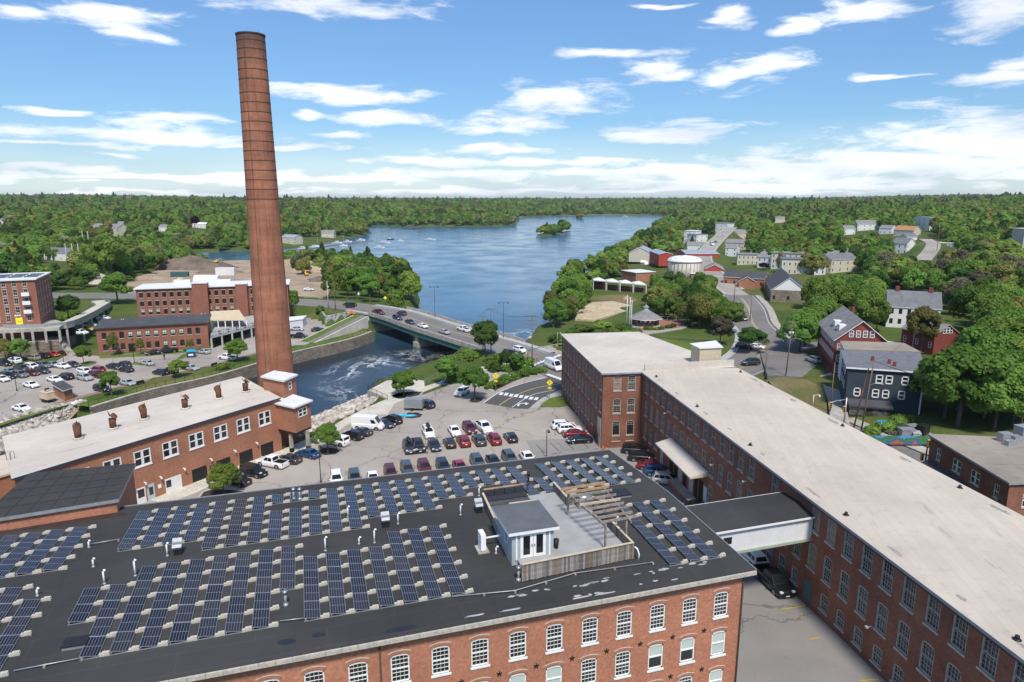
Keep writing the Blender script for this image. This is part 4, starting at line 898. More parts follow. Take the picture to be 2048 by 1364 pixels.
for u, w_, in((51,3.0),(31,1.2),(24,1.6),(63,2.2),(70,1.0),(76,2.6),(86,1.6),(92,3.0),(40,1.0),(14,1.5),(6,1.2)):
 q=MILL_B+MD*u+MN*(0.5+0.6*rnd.random());pts=[]
 for k in range(18):
  g=2*math.pi*k/18;kk=0.45+0.4*rnd.random();v=q+MD*(w_*.7*kk*math.cos(g))+MN*(0.3*kk*math.sin(g));dd=(v-MILL_B).dot(MN);pts.append((v.x,v.y,14.0+0.3*dd/(WD/2)+0.016))
 mb=MB();mb.f(pts);mb.build('roof_stain','roof_stain',mill)
for u, w_, in((8,1.4),(20,1.0),(30,1.6),(44,1.2),(57,1.5)):
 q=MILL_B+MD*u+MN*(WD-0.7);pts=[]
 for k in range(18):
  g=2*math.pi*k/18;kk=0.5+0.5*rnd.random();v=q+MD*(w_*kk*math.cos(g))+MN*(0.4*kk*math.sin(g));dd=(v-MILL_B).dot(MN);pts.append((v.x,v.y,14.0+0.3*(WD-dd)/(WD/2)+0.03))
 mb=MB();mb.f(pts);mb.build('roof_stain','roof_stain',mill)
for u, side in((4,0),(21,0),(37,0),(56,0),(75,0),(3,1),(32,1),(52,1),(70,1)):
 q=MILL_B+MD*u+MN*(0.9 if side==0 else WD-0.6);mb=MB();mb.cyl((q.x,q.y,14.02),0.34,0.2,0.12,10);mb.cyl((q.x,q.y,14.14),0.14,0.16,0.2,8);mb.build('roof_drain','black_metal',mill)
def wall_pt(u,z,out=0.0):q=MILL_B+MD*u-MN*out;return Vector((q.x,q.y,z))
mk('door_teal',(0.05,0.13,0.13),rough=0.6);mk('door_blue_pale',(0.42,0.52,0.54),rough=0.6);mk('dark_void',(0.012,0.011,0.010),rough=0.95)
mrz=math.atan2(MD.y,MD.x)
def wall_panel(name,u,w,z0,z1,mat,out=0.04,parent=None):
 mb=MB();c=wall_pt(u,z0,out/2-0.05);mb.box(c,(w,out+0.1,z1-z0),mrz);return mb.build(name,mat,parent or mill)
wall_panel('door',10.5,1.3,0.2,4.9,'weathered_frame');wall_panel('door',52.6,1.35,2.6,4.9,'door_teal');wall_panel('door',31.6,1.3,1.2,3.6,'boat_navy');wall_panel('door',27.3,1.0,1.4,4.3,'door_blue_pale')
for k, u in enumerate((14.8,16.6,18.3,20.2,22.4,24.2,25.8)):wall_panel('dock_door',u,1.1 if k%2 else 1.35,1.25,4.6,'dark_void' if k not in(2,4)else 'weathered_frame')
mb=MB();a, b, c, d=wall_pt(14.0,6.75,0.02), wall_pt(27.8,6.75,0.02), wall_pt(27.8,6.0,2.6), wall_pt(14.0,6.0,2.6);t=Vector((0,0,0.2))
mb.f([a,b,c,d]);mb.f([d-t,c-t,b-t,a-t],0);mb.f([d,c,c-t,d-t]);mb.f([b,c,c-t,b-t-Vector((0,0,.55))]);mb.f([a,d,d-t,a-t-Vector((0,0,.55))]);mb.build('dock_canopy','roof_felt_light',mill)
mb=MB();q=wall_pt(20.9,0.0,0.75);mb.box(q,(14.5,1.5,1.2),mrz,0,1);mb.build('loading_dock',['brick_mill','concrete'],mill)
mb=MB()
for k in range(7):
 q=wall_pt(28.8+0.3*k,alley_z(*wall_pt(29,0).xy),0.9);mb.box(q,(0.3,1.1,1.2-0.17*k),mrz)
for w_ in(0.4,1.4):
 mb.bar(wall_pt(28.7,2.4,w_),wall_pt(30.8,1.2,w_),0.05);[mb.bar(wall_pt(28.7+.7*k,2.4-.4*k,w_),wall_pt(28.7+.7*k,0.2,w_),0.05)for k in range(4)]
mb.build('dock_steps','black_metal',mill)
for u, z in((29.5,8.5),(62.3,6.4),(70.2,6.1),(38.5,10.0),(12,10.2)):
 mb=MB();p=wall_pt(u,z,0.0);mb.bar(p,p-MN*0.4,0.06);mb.box(p-MN*0.5-Vector((0,0,.08)),(0.3,0.22,0.12),mrz);mb.build('wall_lamp','pvc_white',mill)
TA, TB, TR0, TF, TD=(16.0,114.6), tuple(MILL_B.xy),(40.2,119.2),(28.8,151.5),(11.3,149.2)
e0, e4=[],[]
for zb in(10.68,6.5):e0.append(('mill',[(2.65,zb,'glass_board' if zb>10 else None),(5.25,zb,'glass_grey' if zb>10 else None)]))
e0.append(('mill',[(2.65,2.35,None),(5.25,2.35,None)]))
tl_=math.dist(TD,TA)
for zb in(10.68,6.5,2.35):
 for k in range(13):
  u=1.6+2.66*k
  if zb<3 and k>10:continue
  e4.append(('mill',[(u,zb,mpane())]))
for k in range(9):e4.append(('mill_small',[(1.6+2.66*k,-0.2,mpane())]))
tower=building('mill_tower','four storey dark brick mill block with flat pale roof by the crossing','building',[TA,TB,TR0,TF,TD],-3.0,13.75,'brick_mill',{0:e0,4:e4},roof=None,arch=0.14,depth=0.2)
mb=MB();mbox(mb,ring([TA,TB,TR0,TF,TD],0.35),13.72,14.0,1,0,True);mb.build('roof',['roof_felt_light','gutter_blue'],tower)
mb=MB();a, b=Vector((*TB,14.3)), Vector((*TR0,14.3));mb.bar(a+Vector((.3,.6,.1)),b+Vector((.3,.6,.1)),0.3,1.5);mb.build('parapet','roof_felt_light',tower)
td=(Vector(TA)-Vector(TD)).normalized();tn=Vector((td.y,-td.x));trz=math.atan2(td.y,td.x)
for u, w_, z0, z1, mt in((30.5,1.1,0.05,2.5,'brown_frame'),(26.3,1.0,0.05,2.4,'red_metal')):
 q=Vector(TD)+td*u;mb=MB();mb.box((q.x,q.y,z0),(w_,0.12,z1-z0),trz);mb.build('door',mt,tower)
q=Vector(TD)+td*33.6+tn*0.08;mb=MB();mb.box((q.x,q.y,2.1),(1.9,0.2,3.3),trz);mb.build('metal_panel','galvanised',tower)
q=Vector(TD)+td*33.8+tn*0.05;mb=MB();mb.box((q.x,q.y,0.0),(1.2,0.2,2.0),trz);mb.build('door','weathered_frame',tower)
q=(Vector(TA)+Vector(TB))/2;td0=(Vector(TB)-Vector(TA)).normalized();tn0=Vector((td0.y,-td0.x));r0=math.atan2(td0.y,td0.x)
for uc in(2.65,5.25):
 q=Vector(TA)+td0*uc+tn0*-0.1;mb=MB();mb.box((q.x,q.y,2.4),(1.3,0.06,1.75),r0);mb.build('shutter','dark_void',tower)
 q=Vector(TA)+td0*uc+tn0*0.04;mb=MB();mb.box((q.x,q.y,1.15),(1.7,0.12,0.14),r0);mb.build('ledge','cream_trim',tower)
pp=[P2(x,y,14.1)for x,y in((1398,731),(1441,729),(1428,716),(1381,722))]
rh=building('roof_house','small tan metal clad roof house with flat white roof on the mill','roof house',pp,14.1,17.3,'metal_siding',roof='roof_white',overhang=0.25,thick=0.15)
# ---------------------------------------------------------------- skybridge
sb_n=wall_pt(52.28,9.5,0);sb_f=wall_pt(46.9,9.5,0)
def to_front(p):k=0.9-(p-FR_O).dot(E1);return p+E1*(-(p-FR_O).dot(E1)+0.9)
a, b=sb_n, to_front(sb_n);c, d=sb_f, to_front(sb_f)
root=thing('skybridge','enclosed white board footbridge with black roof between the two mills','footbridge',((a+d)/2))
mb=MB()
for A, B in((b,a),(c,d)):
 L_=(B-A).length;wz=[(L_*0.42-0.5,L_*0.42+0.5,10.55,11.35)];facade(mb,A.xy,B.xy,9.75,12.2,wz,0.1)
mb.build('wall','board_white',root)
win_proto('bridge',1.0,0.8,1,1,0.05,0.03,'brown_frame',rail=0,mull=0.06,depth=0.1)
for A, B in((b,a),(c,d)):add_window(root,A.xy,B.xy,(B-A).length*0.42,10.55,'bridge')
mb=MB();o_=Vector((0,0,1));ed=(a-b).normalized();sdv=Vector((ed.y,-ed.x,0))
q=[b+sdv*0.3,a+sdv*0.3-ed*.05,c-sdv*0.3-ed*.05,d-sdv*0.3]
m1=(q[0]+q[3])/2;m2=(q[1]+q[2])/2
for A, B, C, D, za, zb in((q[0],q[1],m2,m1,12.25,12.55),(m1,m2,q[2],q[3],12.55,12.25)):mb.f([(A.x,A.y,za),(B.x,B.y,za),(C.x,C.y,zb),(D.x,D.y,zb)])
mb.build('roof','roof_tar',root)
mb=MB()
for A, B, s_ in((b,a,1),(d,c,-1)):
 A2, B2=A+sdv*0.32*s_, B+sdv*0.32*s_;A2.z=B2.z=12.16;mb.bar(A2,B2-ed*.05,0.06,0.2)
mb.build('fascia','white_trim',root)
mk('sill_green',(0.36,0.42,0.33),(0.30,0.35,0.27),1.0,0.7);mb=MB()
for A, B, s_ in((b,a,1),(d,c,-1)):
 A2, B2=A+sdv*0.05*s_, B+sdv*0.05*s_;A2.z=B2.z=9.62;mb.bar(A2,B2,0.22,0.28)
mb.f([(v.x,v.y,9.55)for v in(d,c,a,b)]);mb.build('floor_beam','sill_green',root)
# ================================================================ chimney
CH=Vector((-48.8,135.0,0));HCH=73.7
root=thing('chimney','very tall round red brick factory chimney with iron bands','chimney',CH)
mb=MB();n=64;zs=[0,1.5]+list(np.linspace(3,HCH,30));i0=0
def rc_(z):return 3.74-(3.74-2.56)*(z/HCH)**0.9
for z in zs:
 for k in range(n):a_=2*math.pi*k/n;mb.V.append((CH.x+rc_(z)*math.cos(a_),CH.y+rc_(z)*math.sin(a_),z))
for j in range(len(zs)-1):
 for k in range(n):
  k2=(k+1)%n;c0=2*math.pi*3.6/n;mb.fi((j*n+k,j*n+k2,(j+1)*n+k2,(j+1)*n+k),0,True,[(k*c0,zs[j]),((k+1)*c0,zs[j]),((k+1)*c0,zs[j+1]),(k*c0,zs[j+1])])
t0=(len(zs)-1)*n
for k in range(n):
 a_, a2=2*math.pi*k/n, 2*math.pi*(k+1)/n;q=lambda g, r, z:(CH.x+r*math.cos(g),CH.y+r*math.sin(g),z)
 mb.f([q(a_,rc_(HCH),HCH),q(a2,rc_(HCH),HCH),q(a2,2.0,HCH),q(a_,2.0,HCH)],0,[(0,0),(.3,0),(.3,.6),(0,.6)]);mb.f([q(a_,2.0,HCH),q(a2,2.0,HCH),q(a2,2.0,HCH-6),q(a_,2.0,HCH-6)],0,[(0,0),(.3,0),(.3,6),(0,6)])
mb.build('shaft','brick_chimney',root)
for y in(84,101,120,141,160,187,206,225,244,263,283,302,321,340,359,378,397):
 d=ray(515,y+1);s_=math.hypot(CH.x,CH.y)/math.hypot(d.x,d.y);z=CAMH+d.z*s_
 if z>HCH-0.5:z=HCH-1.2
 mb=MB();r=rc_(z)+0.035
 for k in range(48):
  a_, a2=2*math.pi*k/48, 2*math.pi*(k+1)/48;c1, s1, c2, s2=math.cos(a_), math.sin(a_), math.cos(a2), math.sin(a2)
  mb.f([(CH.x+r*c1,CH.y+r*s1,z-.07),(CH.x+r*c2,CH.y+r*s2,z-.07),(CH.x+r*c2,CH.y+r*s2,z+.07),(CH.x+r*c1,CH.y+r*s1,z+.07)],0,None,True)
  for zz, f_ in((z+.07,1),(z-.07,-1)):
   p=[(CH.x+r*c1,CH.y+r*s1,zz),(CH.x+r*c2,CH.y+r*s2,zz),(CH.x+(r-.1)*c2,CH.y+(r-.1)*s2,zz),(CH.x+(r-.1)*c1,CH.y+(r-.1)*s1,zz)];mb.f(p if f_>0 else p[::-1])
 mb.build('iron_band','band_iron',root)
mb=MB()
for k in range(48):
 a_, a2=2*math.pi*k/48, 2*math.pi*(k+1)/48;r=rc_(HCH)+0.12
 q=lambda g, rr, z:(CH.x+rr*math.cos(g),CH.y+rr*math.sin(g),z)
 mb.f([q(a_,r,HCH-.1),q(a2,r,HCH-.1),q(a2,r,HCH+.12),q(a_,r,HCH+.12)]);mb.f([q(a_,r,HCH+.12),q(a2,r,HCH+.12),q(a2,1.95,HCH+.12),q(a_,1.95,HCH+.12)])
for k in range(7):a_=0.9*k+.3;mb.cyl((CH.x+2.5*math.cos(a_),CH.y+2.5*math.sin(a_),HCH+.1),0.025,0.01,0.6,5)
mb.build('cap','brown_frame',root)
mb=MB();a_=R(-100);pts=[(CH.x+(rc_(z)+.06)*math.cos(a_),CH.y+(rc_(z)+.06)*math.sin(a_),z)for z in np.linspace(2,HCH,12)];mb.tube(pts,0.03,4);mb.build('lightning_rod_cable','brown_frame',root)
# ================================================================ low brick building with the pale roof
DA, DB=Vector((-54.8,91.9)), Vector((-41.3,113.6));dd_=(DB-DA).normalized();dn_=Vector((-dd_.y,dd_.x))
def DP(u,w,z=0.0):q=DA+dd_*u+dn_*w;return Vector((q.x,q.y,z))
win_proto('low_pair',2.5,2.4,2,2,0.16,0.05,'white_trim',sill=0.16,rail=0.5,mull=0.34,depth=0.12,proud=0.03)
win_proto('garage',2.6,2.35,1,1,0.05,0.03,'dark_void',rail=0,depth=0.22)
dp=[DP(-14.65,0).xy[:],DP(26.0,0).xy[:],DP(31.4,17.6).xy[:],DP(-8.5,17.9).xy[:]];dp=[tuple(q)for q in dp]
HD=9.45;ed=[]
for k in range(8):ed.append(('low_pair',[(14.65+22.85-4.29*k,5.62)]))
for k in range(4):ed.append(('garage',[(14.65+22.9-4.3*k,-0.1)]))
low=building('brick_workshop','long low orange brick building with pale flat roof beside the chimney','building',dp,-3.0,HD,'brick_low',{0:ed},depth=0.2)
drz=math.atan2(dd_.y,dd_.x)
mb=MB();mbox(mb,ring(dp,0.35),HD-0.02,HD+0.25,1,0,True);mb.build('roof',['roof_felt_light','boat_navy'],low)
def dpanel(name,u,w,z0,z1,mat,out=0.06):
 mb=MB();q=DP(u,-out/2+0.05,z0);mb.box(q,(w,out+0.1,z1-z0),drz);return mb.build(name,mat,low)
for k in range(4):
 for j in range(4):dpanel('door_slat',22.9-4.3*k,2.45,0.0+0.56*j,0.52+0.56*j,'black_metal',-0.06)
o=dpanel('garage_door',5.6,2.6,0,2.3,'white_trim');dpanel('door_window',4.8,0.8,0.95,2.05,'glass',0.09)
dpanel('shop_front',0.55,1.35,0,2.4,'white_trim');dpanel('door_window',0.55,0.95,0.95,2.2,'glass',0.09);dpanel('door',2.05,1.1,0,2.45,'door_blue_pale');dpanel('door_window',2.05,0.6,0.8,2.0,'glass',0.09);dpanel('notice',3.4,0.5,1.3,1.9,'pvc_white')
for u in(-0.5,1.2,3.6,7.4,12.0,16.4,20.7):mb=MB();q=DP(u,-0.25,3.0);mb.box(q,(0.16,0.5,0.12),drz);mb.box(DP(u,-.42,2.78),(.2,.2,.22),drz);mb.build('wall_lamp','pvc_white',low)
def cowl(px,py,turn,i):
 p=P(px,py,HD+0.27);root=thing('roof_cowl','rusty brown roof cowl on the pale roof, %s from the left'%ordw(i),'roof vent',p,'rusty roof cowls')
 mb=MB();mb.cyl((p.x,p.y,p.z),0.75,0.62,0.22,14);mb.build('upstand','concrete_pale',root)
 mb=MB();d=Vector((math.cos(turn),math.sin(turn),0));mb.tube([p+Vector((0,0,.1)),p+Vector((0,0,1.1)),p+Vector((0,0,1.5))+d*.05,p+Vector((0,0,1.9))+d*.22,p+Vector((0,0,2.1))+d*.45],[0.46,0.48,0.55,0.55,0.48],14);mb.build('cowl','rust',root)
 mb=MB();f_=p+Vector((0,0,1.9))-d*.25;mb.f([f_+Vector((0,0,0.1))+d.cross(Vector((0,0,1)))*.25,f_+Vector((0,0,0.1))-d.cross(Vector((0,0,1)))*.25,f_+Vector((0,0,1.0))-d*.3]);mb.f([f_+Vector((.03,0,0.1))-d.cross(Vector((0,0,1)))*.25,f_+Vector((.03,0,0.1))+d.cross(Vector((0,0,1)))*.25,f_+Vector((.03,0,1.0))-d*.3]);mb.build('vane','rust',root)
for i,(x,y,t)in enumerate(((157,877,2.2),(226.5,857,0.2),(288.5,838,2.6),(370.5,817,0.4),(438,797,2.9),(491.5,783.5,0.7))):cowl(x,y,t,i)
sp_=[P2(x,y,12.2)for x,y in((526,753.5),(567,761.5),(591,750.6),(549,744))]
win_proto('stair',0.95,1.5,1,2,0.14,0.03,'white_trim',rail=0.5,depth=0.1,proud=0.02)
sh=building('stair_house','small brick stair house with white cap at the foot of the chimney','roof house',sp_,8.5,12.1,'brick_low',{1:[('stair',[(math.dist(sp_[1],sp_[2])*0.5,10.0)])]},roof='roof_white',overhang=0.35,thick=0.28,depth=0.1)
op_=[P2(x,y,8.8)for x,y in((550,806),(588,814.5),(620,802),(578,789.5))]
win_proto('bay',2.2,1.5,2,2,0.13,0.04,'white_trim',rail=0.5,mull=0.2,depth=0.1,proud=0.03)
bt=building('bay_tower','brick bay on two concrete posts at the river end of the workshop','building',op_,4.1,8.7,'brick_low',{1:[('bay',[(math.dist(op_[1],op_[2])*0.5,6.6)])]},roof='roof_white',overhang=0.4,thick=0.25,depth=0.1)
mb=MB();mbox(mb,ring(op_,-0.05),3.7,4.1,0,0,True);mb.build('floor_beam','black_metal',bt)
for x, y in((584,905),(617,901)):q=P(x,y,0);mb=MB();mb.box((q.x,q.y,0),(0.55,0.55,0.9),drz,1);mb.box((q.x,q.y,0.9),(0.5,0.5,2.85),drz);mb.build('post',['concrete','dark_void'],bt)
mb=MB();c=np.mean(np.array(op_),0);q0=DP(25.5,2.0);mb.box((q0.x+1.0,q0.y+2.5,0),(4.5,3.0,3.8),drz);mb.build('lower_wall','brick_mill',bt)
lp=[tuple(DP(u,w).xy)for u,w in((-14.5,9.5),(-8.6,9.5),(-8.6,17.7),(-14.5,17.7))]
lowl=building('side_wing','lower flat roofed wing at the left end of the brick workshop','building',lp,-3,6.8,'brick_low',roof='roof_felt_light',overhang=0.2)
mb=MB();q=DP(-12.6,7.2,HD+.25)
for k in(0,0.5):mb.tube([q+Vector((k,0,0)),q+Vector((k,0,1.0)),q+Vector((k+.15,.3,1.2)),q+Vector((k+.15,.6,1.0)),q+Vector((k+.15,.6,0))],0.03,5)
mb.build('roof_ladder','black_metal',low)
# ---------------------------------------------------------------- dark roofed annex behind the front mill
ap=[P2(x,y,17.4)for x,y in((-40,1040),(232,997),(265,929),(63,948))]
an=building('brick_annex','brick annex with dark ribbed roof behind the front mill','building',ap,-1,17.2,'brick_front')
mb=MB();mbox(mb,ring(ap,0.25),17.1,17.42,1,0,True);mb.build('roof',['roof_tar','galvanised'],an)
A_q=[Vector(q)for q in ap];mb=MB()
for k in range(1,5):
 a=A_q[3]+(A_q[0]-A_q[3])*k/5;b=A_q[2]+(A_q[1]-A_q[2])*k/5;mb.bar((a.x,a.y,17.45),(b.x,b.y,17.45),0.05,0.04)
for k in range(1,6):
 a=A_q[3]+(A_q[2]-A_q[3])*k/6;b=A_q[0]+(A_q[1]-A_q[0])*k/6;mb.bar((a.x,a.y,17.44),(b.x,b.y,17.44),0.04,0.03)
mb.build('roof_seam','brown_frame',an)
# ================================================================ river walls, bridge, banks
def wall_thing(name,label,line,z0,z1,th,mat,cat='wall',inward=-1,cap=None):
 """wall along a line; body to the given side"""
 root=thing(name,label,cat,line[0]);mb=MB();u=0
 z0f=z0 if callable(z0)else(lambda p:z0);z1f=z1 if callable(z1)else(lambda p:z1)
 def off(i):
  t=line[min(i+1,len(line)-1)]-line[max(i-1,0)];t.z=0;t.normalize();return Vector((t.y,-t.x,0))*th*inward
 for i in range(len(line)-1):
  a, b=line[i], line[i+1];L_=(b-a).length;oa, ob=off(i), off(i+1)
  za0, zb0, za1, zb1=z0f(a), z0f(b), z1f(a), z1f(b)
  q=lambda p, z:(p.x,p.y,z)
  mb.f([q(a,za0),q(b,zb0),q(b,zb1),q(a,za1)],0,[(u,za0),(u+L_,zb0),(u+L_,zb1),(u,za1)])
  mb.f([q(b+ob,zb0),q(a+oa,za0),q(a+oa,za1),q(b+ob,zb1)],0,[(u,za0),(u+L_,zb0),(u+L_,zb1),(u,za1)])
  mb.f([q(a,za1),q(b,zb1),q(b+ob,zb1),q(a+oa,za1)],1,[(u,0),(u+L_,0),(u+L_,th),(u,th)]);u+=L_
 for p, o_ in((line[0],off(0)),(line[-1],off(len(line)-1))):
  mb.f([(p.x,p.y,z0f(p)),(p.x,p.y,z1f(p)),((p+o_).x,(p+o_).y,z1f(p)),((p+o_).x,(p+o_).y,z0f(p))],0,[(0,0),(0,1),(1,1),(1,0)])
 mb.build('masonry',[mat,cap or mat],root);return root
wall_thing('river_wall','long granite block wall along the far bank of the river pool',lw,-6.5,-0.85,1.0,'stone_wall',cap='concrete')
def fence(name,label,line,h,zf,step=2.4,mat='black_metal',rails=(0.15,1.0),pickets=0.3):
 root=thing(name,label,'fence',line[0]);mb=MB();acc=0
 for a, b in zip(line[:-1],line[1:]):
  for r_ in rails:mb.bar((a.x,a.y,zf(a)+h*r_),(b.x,b.y,zf(b)+h*r_),0.05,0.05)
  n=max(1,int((b-a).length/pickets))if pickets else 0
  for k in range(n):q=a+(b-a)*(k/n);mb.bar((q.x,q.y,zf(q)+.1),(q.x,q.y,zf(q)+h),0.025,0.025)
 mb.build('rail_panel',mat,root);L_=0
 pb=MB();pb.box((0,0,0),(0.07,0.07,h+0.08));pm=pb.mesh('fence_post',mat);nxt=0.0
 for a, b in zip(line[:-1],line[1:]):
  d=(b-a).length
  while nxt<=L_+d:q=a+(b-a)*((nxt-L_)/d);put('fence_post',pm,root,(q.x,q.y,zf(q)));nxt+=step
  L_+=d
 return root
fl=[Vector((p.x,p.y,-1))+Vector((-1.2,0.6,0))for p in lw]
fence('iron_fence','black iron railing along the far river wall',fl,1.1,lambda p:-0.95,pickets=0)
mk('granite_wet',(0.05,0.045,0.04),(0.10,0.09,0.08),.8,.4)
def rocks(name,label,gen,n,mat,seed,smin=0.35,smax=0.9):
 rg=np.random.default_rng(seed);t=(1+5**.5)/2
 base=np.array([(-1,t,0),(1,t,0),(-1,-t,0),(1,-t,0),(0,-1,t),(0,1,t),(0,-1,-t),(0,1,-t),(t,0,-1),(t,0,1),(-t,0,-1),(-t,0,1)])/1.9
 fc=np.array([(0,11,5),(0,5,1),(0,1,7),(0,7,10),(0,10,11),(1,5,9),(5,11,4),(11,10,2),(10,7,6),(7,1,8),(3,9,4),(3,4,2),(3,2,6),(3,6,8),(3,8,9),(4,9,5),(2,4,11),(6,2,10),(8,6,7),(9,8,1)])
 V, F_=[],[]
 for k in range(n):
  p=gen(rg);s_=rg.uniform(smin,smax)*rg.uniform(.7,1.2,3);v=base*rg.uniform(.7,1.15,(12,1))*s_;a_=rg.uniform(0,6.28);c, s=math.cos(a_), math.sin(a_)
  v=np.stack([v[:,0]*c-v[:,1]*s,v[:,0]*s+v[:,1]*c,v[:,2]*.8],1)+np.array(p);F_.append(fc+12*k);V.append(v)
 me=bpy.data.meshes.new(name);me.from_pydata(np.concatenate(V).tolist(),[],np.concatenate(F_).tolist());me.materials.append(MAT[mat]);me.update()
 o=put(name,me);tag(o,label,'rocks');o['kind']='stuff';return o
m, N, L, b=nmat('riprap');b.inputs['Roughness'].default_value=0.9
geo=N.new('ShaderNodeNewGeometry');r_=ramp(N,L,geo.outputs['Random Per Island'],[(0.0,(0.20,0.175,0.15)),(0.4,(0.36,0.32,0.27)),(0.8,(0.50,0.46,0.40)),(1.0,(0.60,0.57,0.52))]);L.new(r_.outputs[0],b.inputs['Base Color'])
def slope_gen(top,bot):
 top, bot=list(top), list(bot)
 def g(rg):
  k=rg.uniform(0,len(top)-1.001);i=int(k);f=k-i;a=top[i]+(top[i+1]-top[i])*f;c=bot[i]+(bot[i+1]-bot[i])*f;w=rg.uniform(0,1);q=a+(c-a)*w;return(q.x,q.y,q.z+rg.uniform(-.1,.15))
 return g
tp, bt_=RK_TOP, RK_BOT
rocks('riprap','pale broken rock bank below the riverside parking lot',slope_gen(RK2_TOP,RK2_BOT),1700,'riprap',5,.4,1.05)
rocks('riprap','pale rock bank between the river pool and the parking lot',slope_gen(tp,bt_),3000,'riprap',6,.35,.95)
rocks('riprap','rock edging along the shore below the bridge',slope_gen([P(1062,678,.2),P(1085,665,0),P(1102,655,0),P(1115,640,0)],[P(1052,680,-4),P(1078,668,-4),P(1098,655,-4),P(1104,640,-4)]),260,'riprap',7,.5,1.2)
rocks('gravel_bank','broken stone bank at the foot of the front mill corner',slope_gen([P(1470,1288,2.0),P(1463,1420,2.2)],[P(1480,1288,1.5),P(1530,1420,1.8)]),420,'riprap',12,.12,.34)
def slope_sheet(name,top,bot,mat):
 mb=MB()
 for k in range(len(top)-1):mb.f([bot[k]-Vector((0,0,.5)),bot[k+1]-Vector((0,0,.5)),top[k+1]-Vector((0,0,.35)),top[k]-Vector((0,0,.35))])
 struct(mb.build(name,mat))
slope_sheet('rock_bank_slope',tp,bt_,'dirt');slope_sheet('rock_bank_slope',RK2_TOP,RK2_BOT,'dirt')
def ledge_gen(rg):
 a, c=(P(905,722,-4.4),P(930,706,-4.4))if rg.uniform()<.75 else(P(872,716,-4.6),P(905,728,-4.6));k=rg.uniform(0,1);q=a+(c-a)*k;return(q.x+rg.normal(0,2.2),q.y+rg.normal(0,2.6),-4.6+rg.uniform(-.4,.25))
rocks('river_rocks','dark wet rocks in the rapids below the bridge',ledge_gen,110,'granite_wet',9,.5,1.5)
sheet('rock_bank',[P2(x,y,-.2)for x,y in[(600,880),(640,852),(690,831),(725,814),(752,800),(770,802),(742,817),(700,845),(650,872)]],-0.12,'dirt',thick=2.0)
vp=[P2(x,y,0.1)for x,y in((735,782),(775,800),(850,778),(848,762),(812,755),(772,762))]
pf=thing('viewing_platform','concrete viewing platform with railing on the river pool','platform',(*vp[0],0))
mb=MB();mbox(mb,vp,-6,0.16,1,0);mb.build('slab',['concrete_pale','concrete'],pf);tri(pf.children[0])
fence('iron_fence','black railing round the viewing platform',[Vector((*vp[k],0))for k in(1,0,5,4,3)],1.1,lambda p:0.16,pickets=0.35)
fence('iron_fence','grey railing along the river walk steps',[P(850,770,0),P(880,752,0),P(908,738,0),P(935,722,0)],1.2,lambda p:0.1,mat='galvanised',pickets=0)
wall_thing('river_wall','low concrete river wall behind the poolside trees',smooth_line([P(848,764,-.2),P(880,746,-.2),P(908,735,-.2),P(935,722,-.2),Vector((-9,192,0))],4),-6,0.0,0.8,'concrete',inward=1)
# ---------------------------------------------------------------- road bridge
bl=[p for p in ml if BR_W.x-.1<=p.x<=BR_E.x+.1]
br_root=thing('road_bridge','concrete road bridge with teal girders over the river','bridge',(BR_W+BR_E)/2)
def edge(o_,dz):
 out=[]
 for i, p in enumerate(bl):
  t=bl[min(i+1,len(bl)-1)]-bl[max(i-1,0)];t.z=0;t.normalize();out.append(p+Vector((t.y,-t.x,0))*o_+Vector((0,0,dz)))
 return out
mb=MB();e0, e1=edge(-8.9,-0.05), edge(8.9,-0.05)
for i in range(len(bl)-1):
 dz=Vector((0,0,0.35));mb.f([e0[i]-dz,e1[i]-dz,e1[i+1]-dz,e0[i+1]-dz][::-1]);mb.f([e1[i]-dz,e1[i+1]-dz,e1[i+1],e1[i]]);mb.f([e0[i+1]-dz,e0[i]-dz,e0[i],e0[i+1]])
mb.build('deck','concrete',br_root)
for o_ in(-8.75,8.75):
 mb=MB();q=edge(o_,0.5);[mb.bar(a,b,0.32,1.1)for a,b in zip(q[:-1],q[1:])];mb.build('parapet','concrete',br_root)
for o_ in(8.55,2.6,-2.6,-8.55):
 mb=MB();q=edge(o_,-1.15)
 for a, b in zip(q[:-1],q[1:]):mb.bar(a,b,0.08,1.5);mb.bar(a-Vector((0,0,.76)),b-Vector((0,0,.76)),0.5,0.08)
 for i in range(1,len(q)-1,1):mb.bar(q[i]+Vector((0,0,.6)),q[i]-Vector((0,0,.6)),0.16,0.06)
 mb.build('girder','teal_steel',br_root)
bd=(BR_E-BR_W);bd.z=0;bd.normalize();brz=math.atan2(bd.y,bd.x);bnr=Vector((bd.y,-bd.x,0))
for f_ in(0.49,0.985):
 c=BR_W+(BR_E-BR_W)*f_;mb=MB();mb.box((c.x,c.y,-7),(2.0,16.6,c.z+7-2.2),brz);mb.box((c.x,c.y,-7),(2.8,17.6,4.2),brz);mb.build('pier','concrete',br_root)
c=BR_W+bd*-0.5;mb=MB();mb.box((c.x,c.y,-7),(3.0,18.2,c.z+7-0.8),brz);mb.box((c.x+bd.x*1.2,c.y+bd.y*1.2,-7),(2.4,19.0,5.6),brz);mb.build('abutment','concrete_pale',br_root)
A0, B0=P(630,686,-1), P(737,656.5,-1);dv=(B0-A0).normalized();nv=Vector((-dv.y,dv.x,0));L_=(B0-A0).length
wr=thing('approach_wall','pale concrete wedge shaped retaining wall beside the bridge','wall',A0)
zt=lambda k:-0.9+4.2*k
mb=MB()
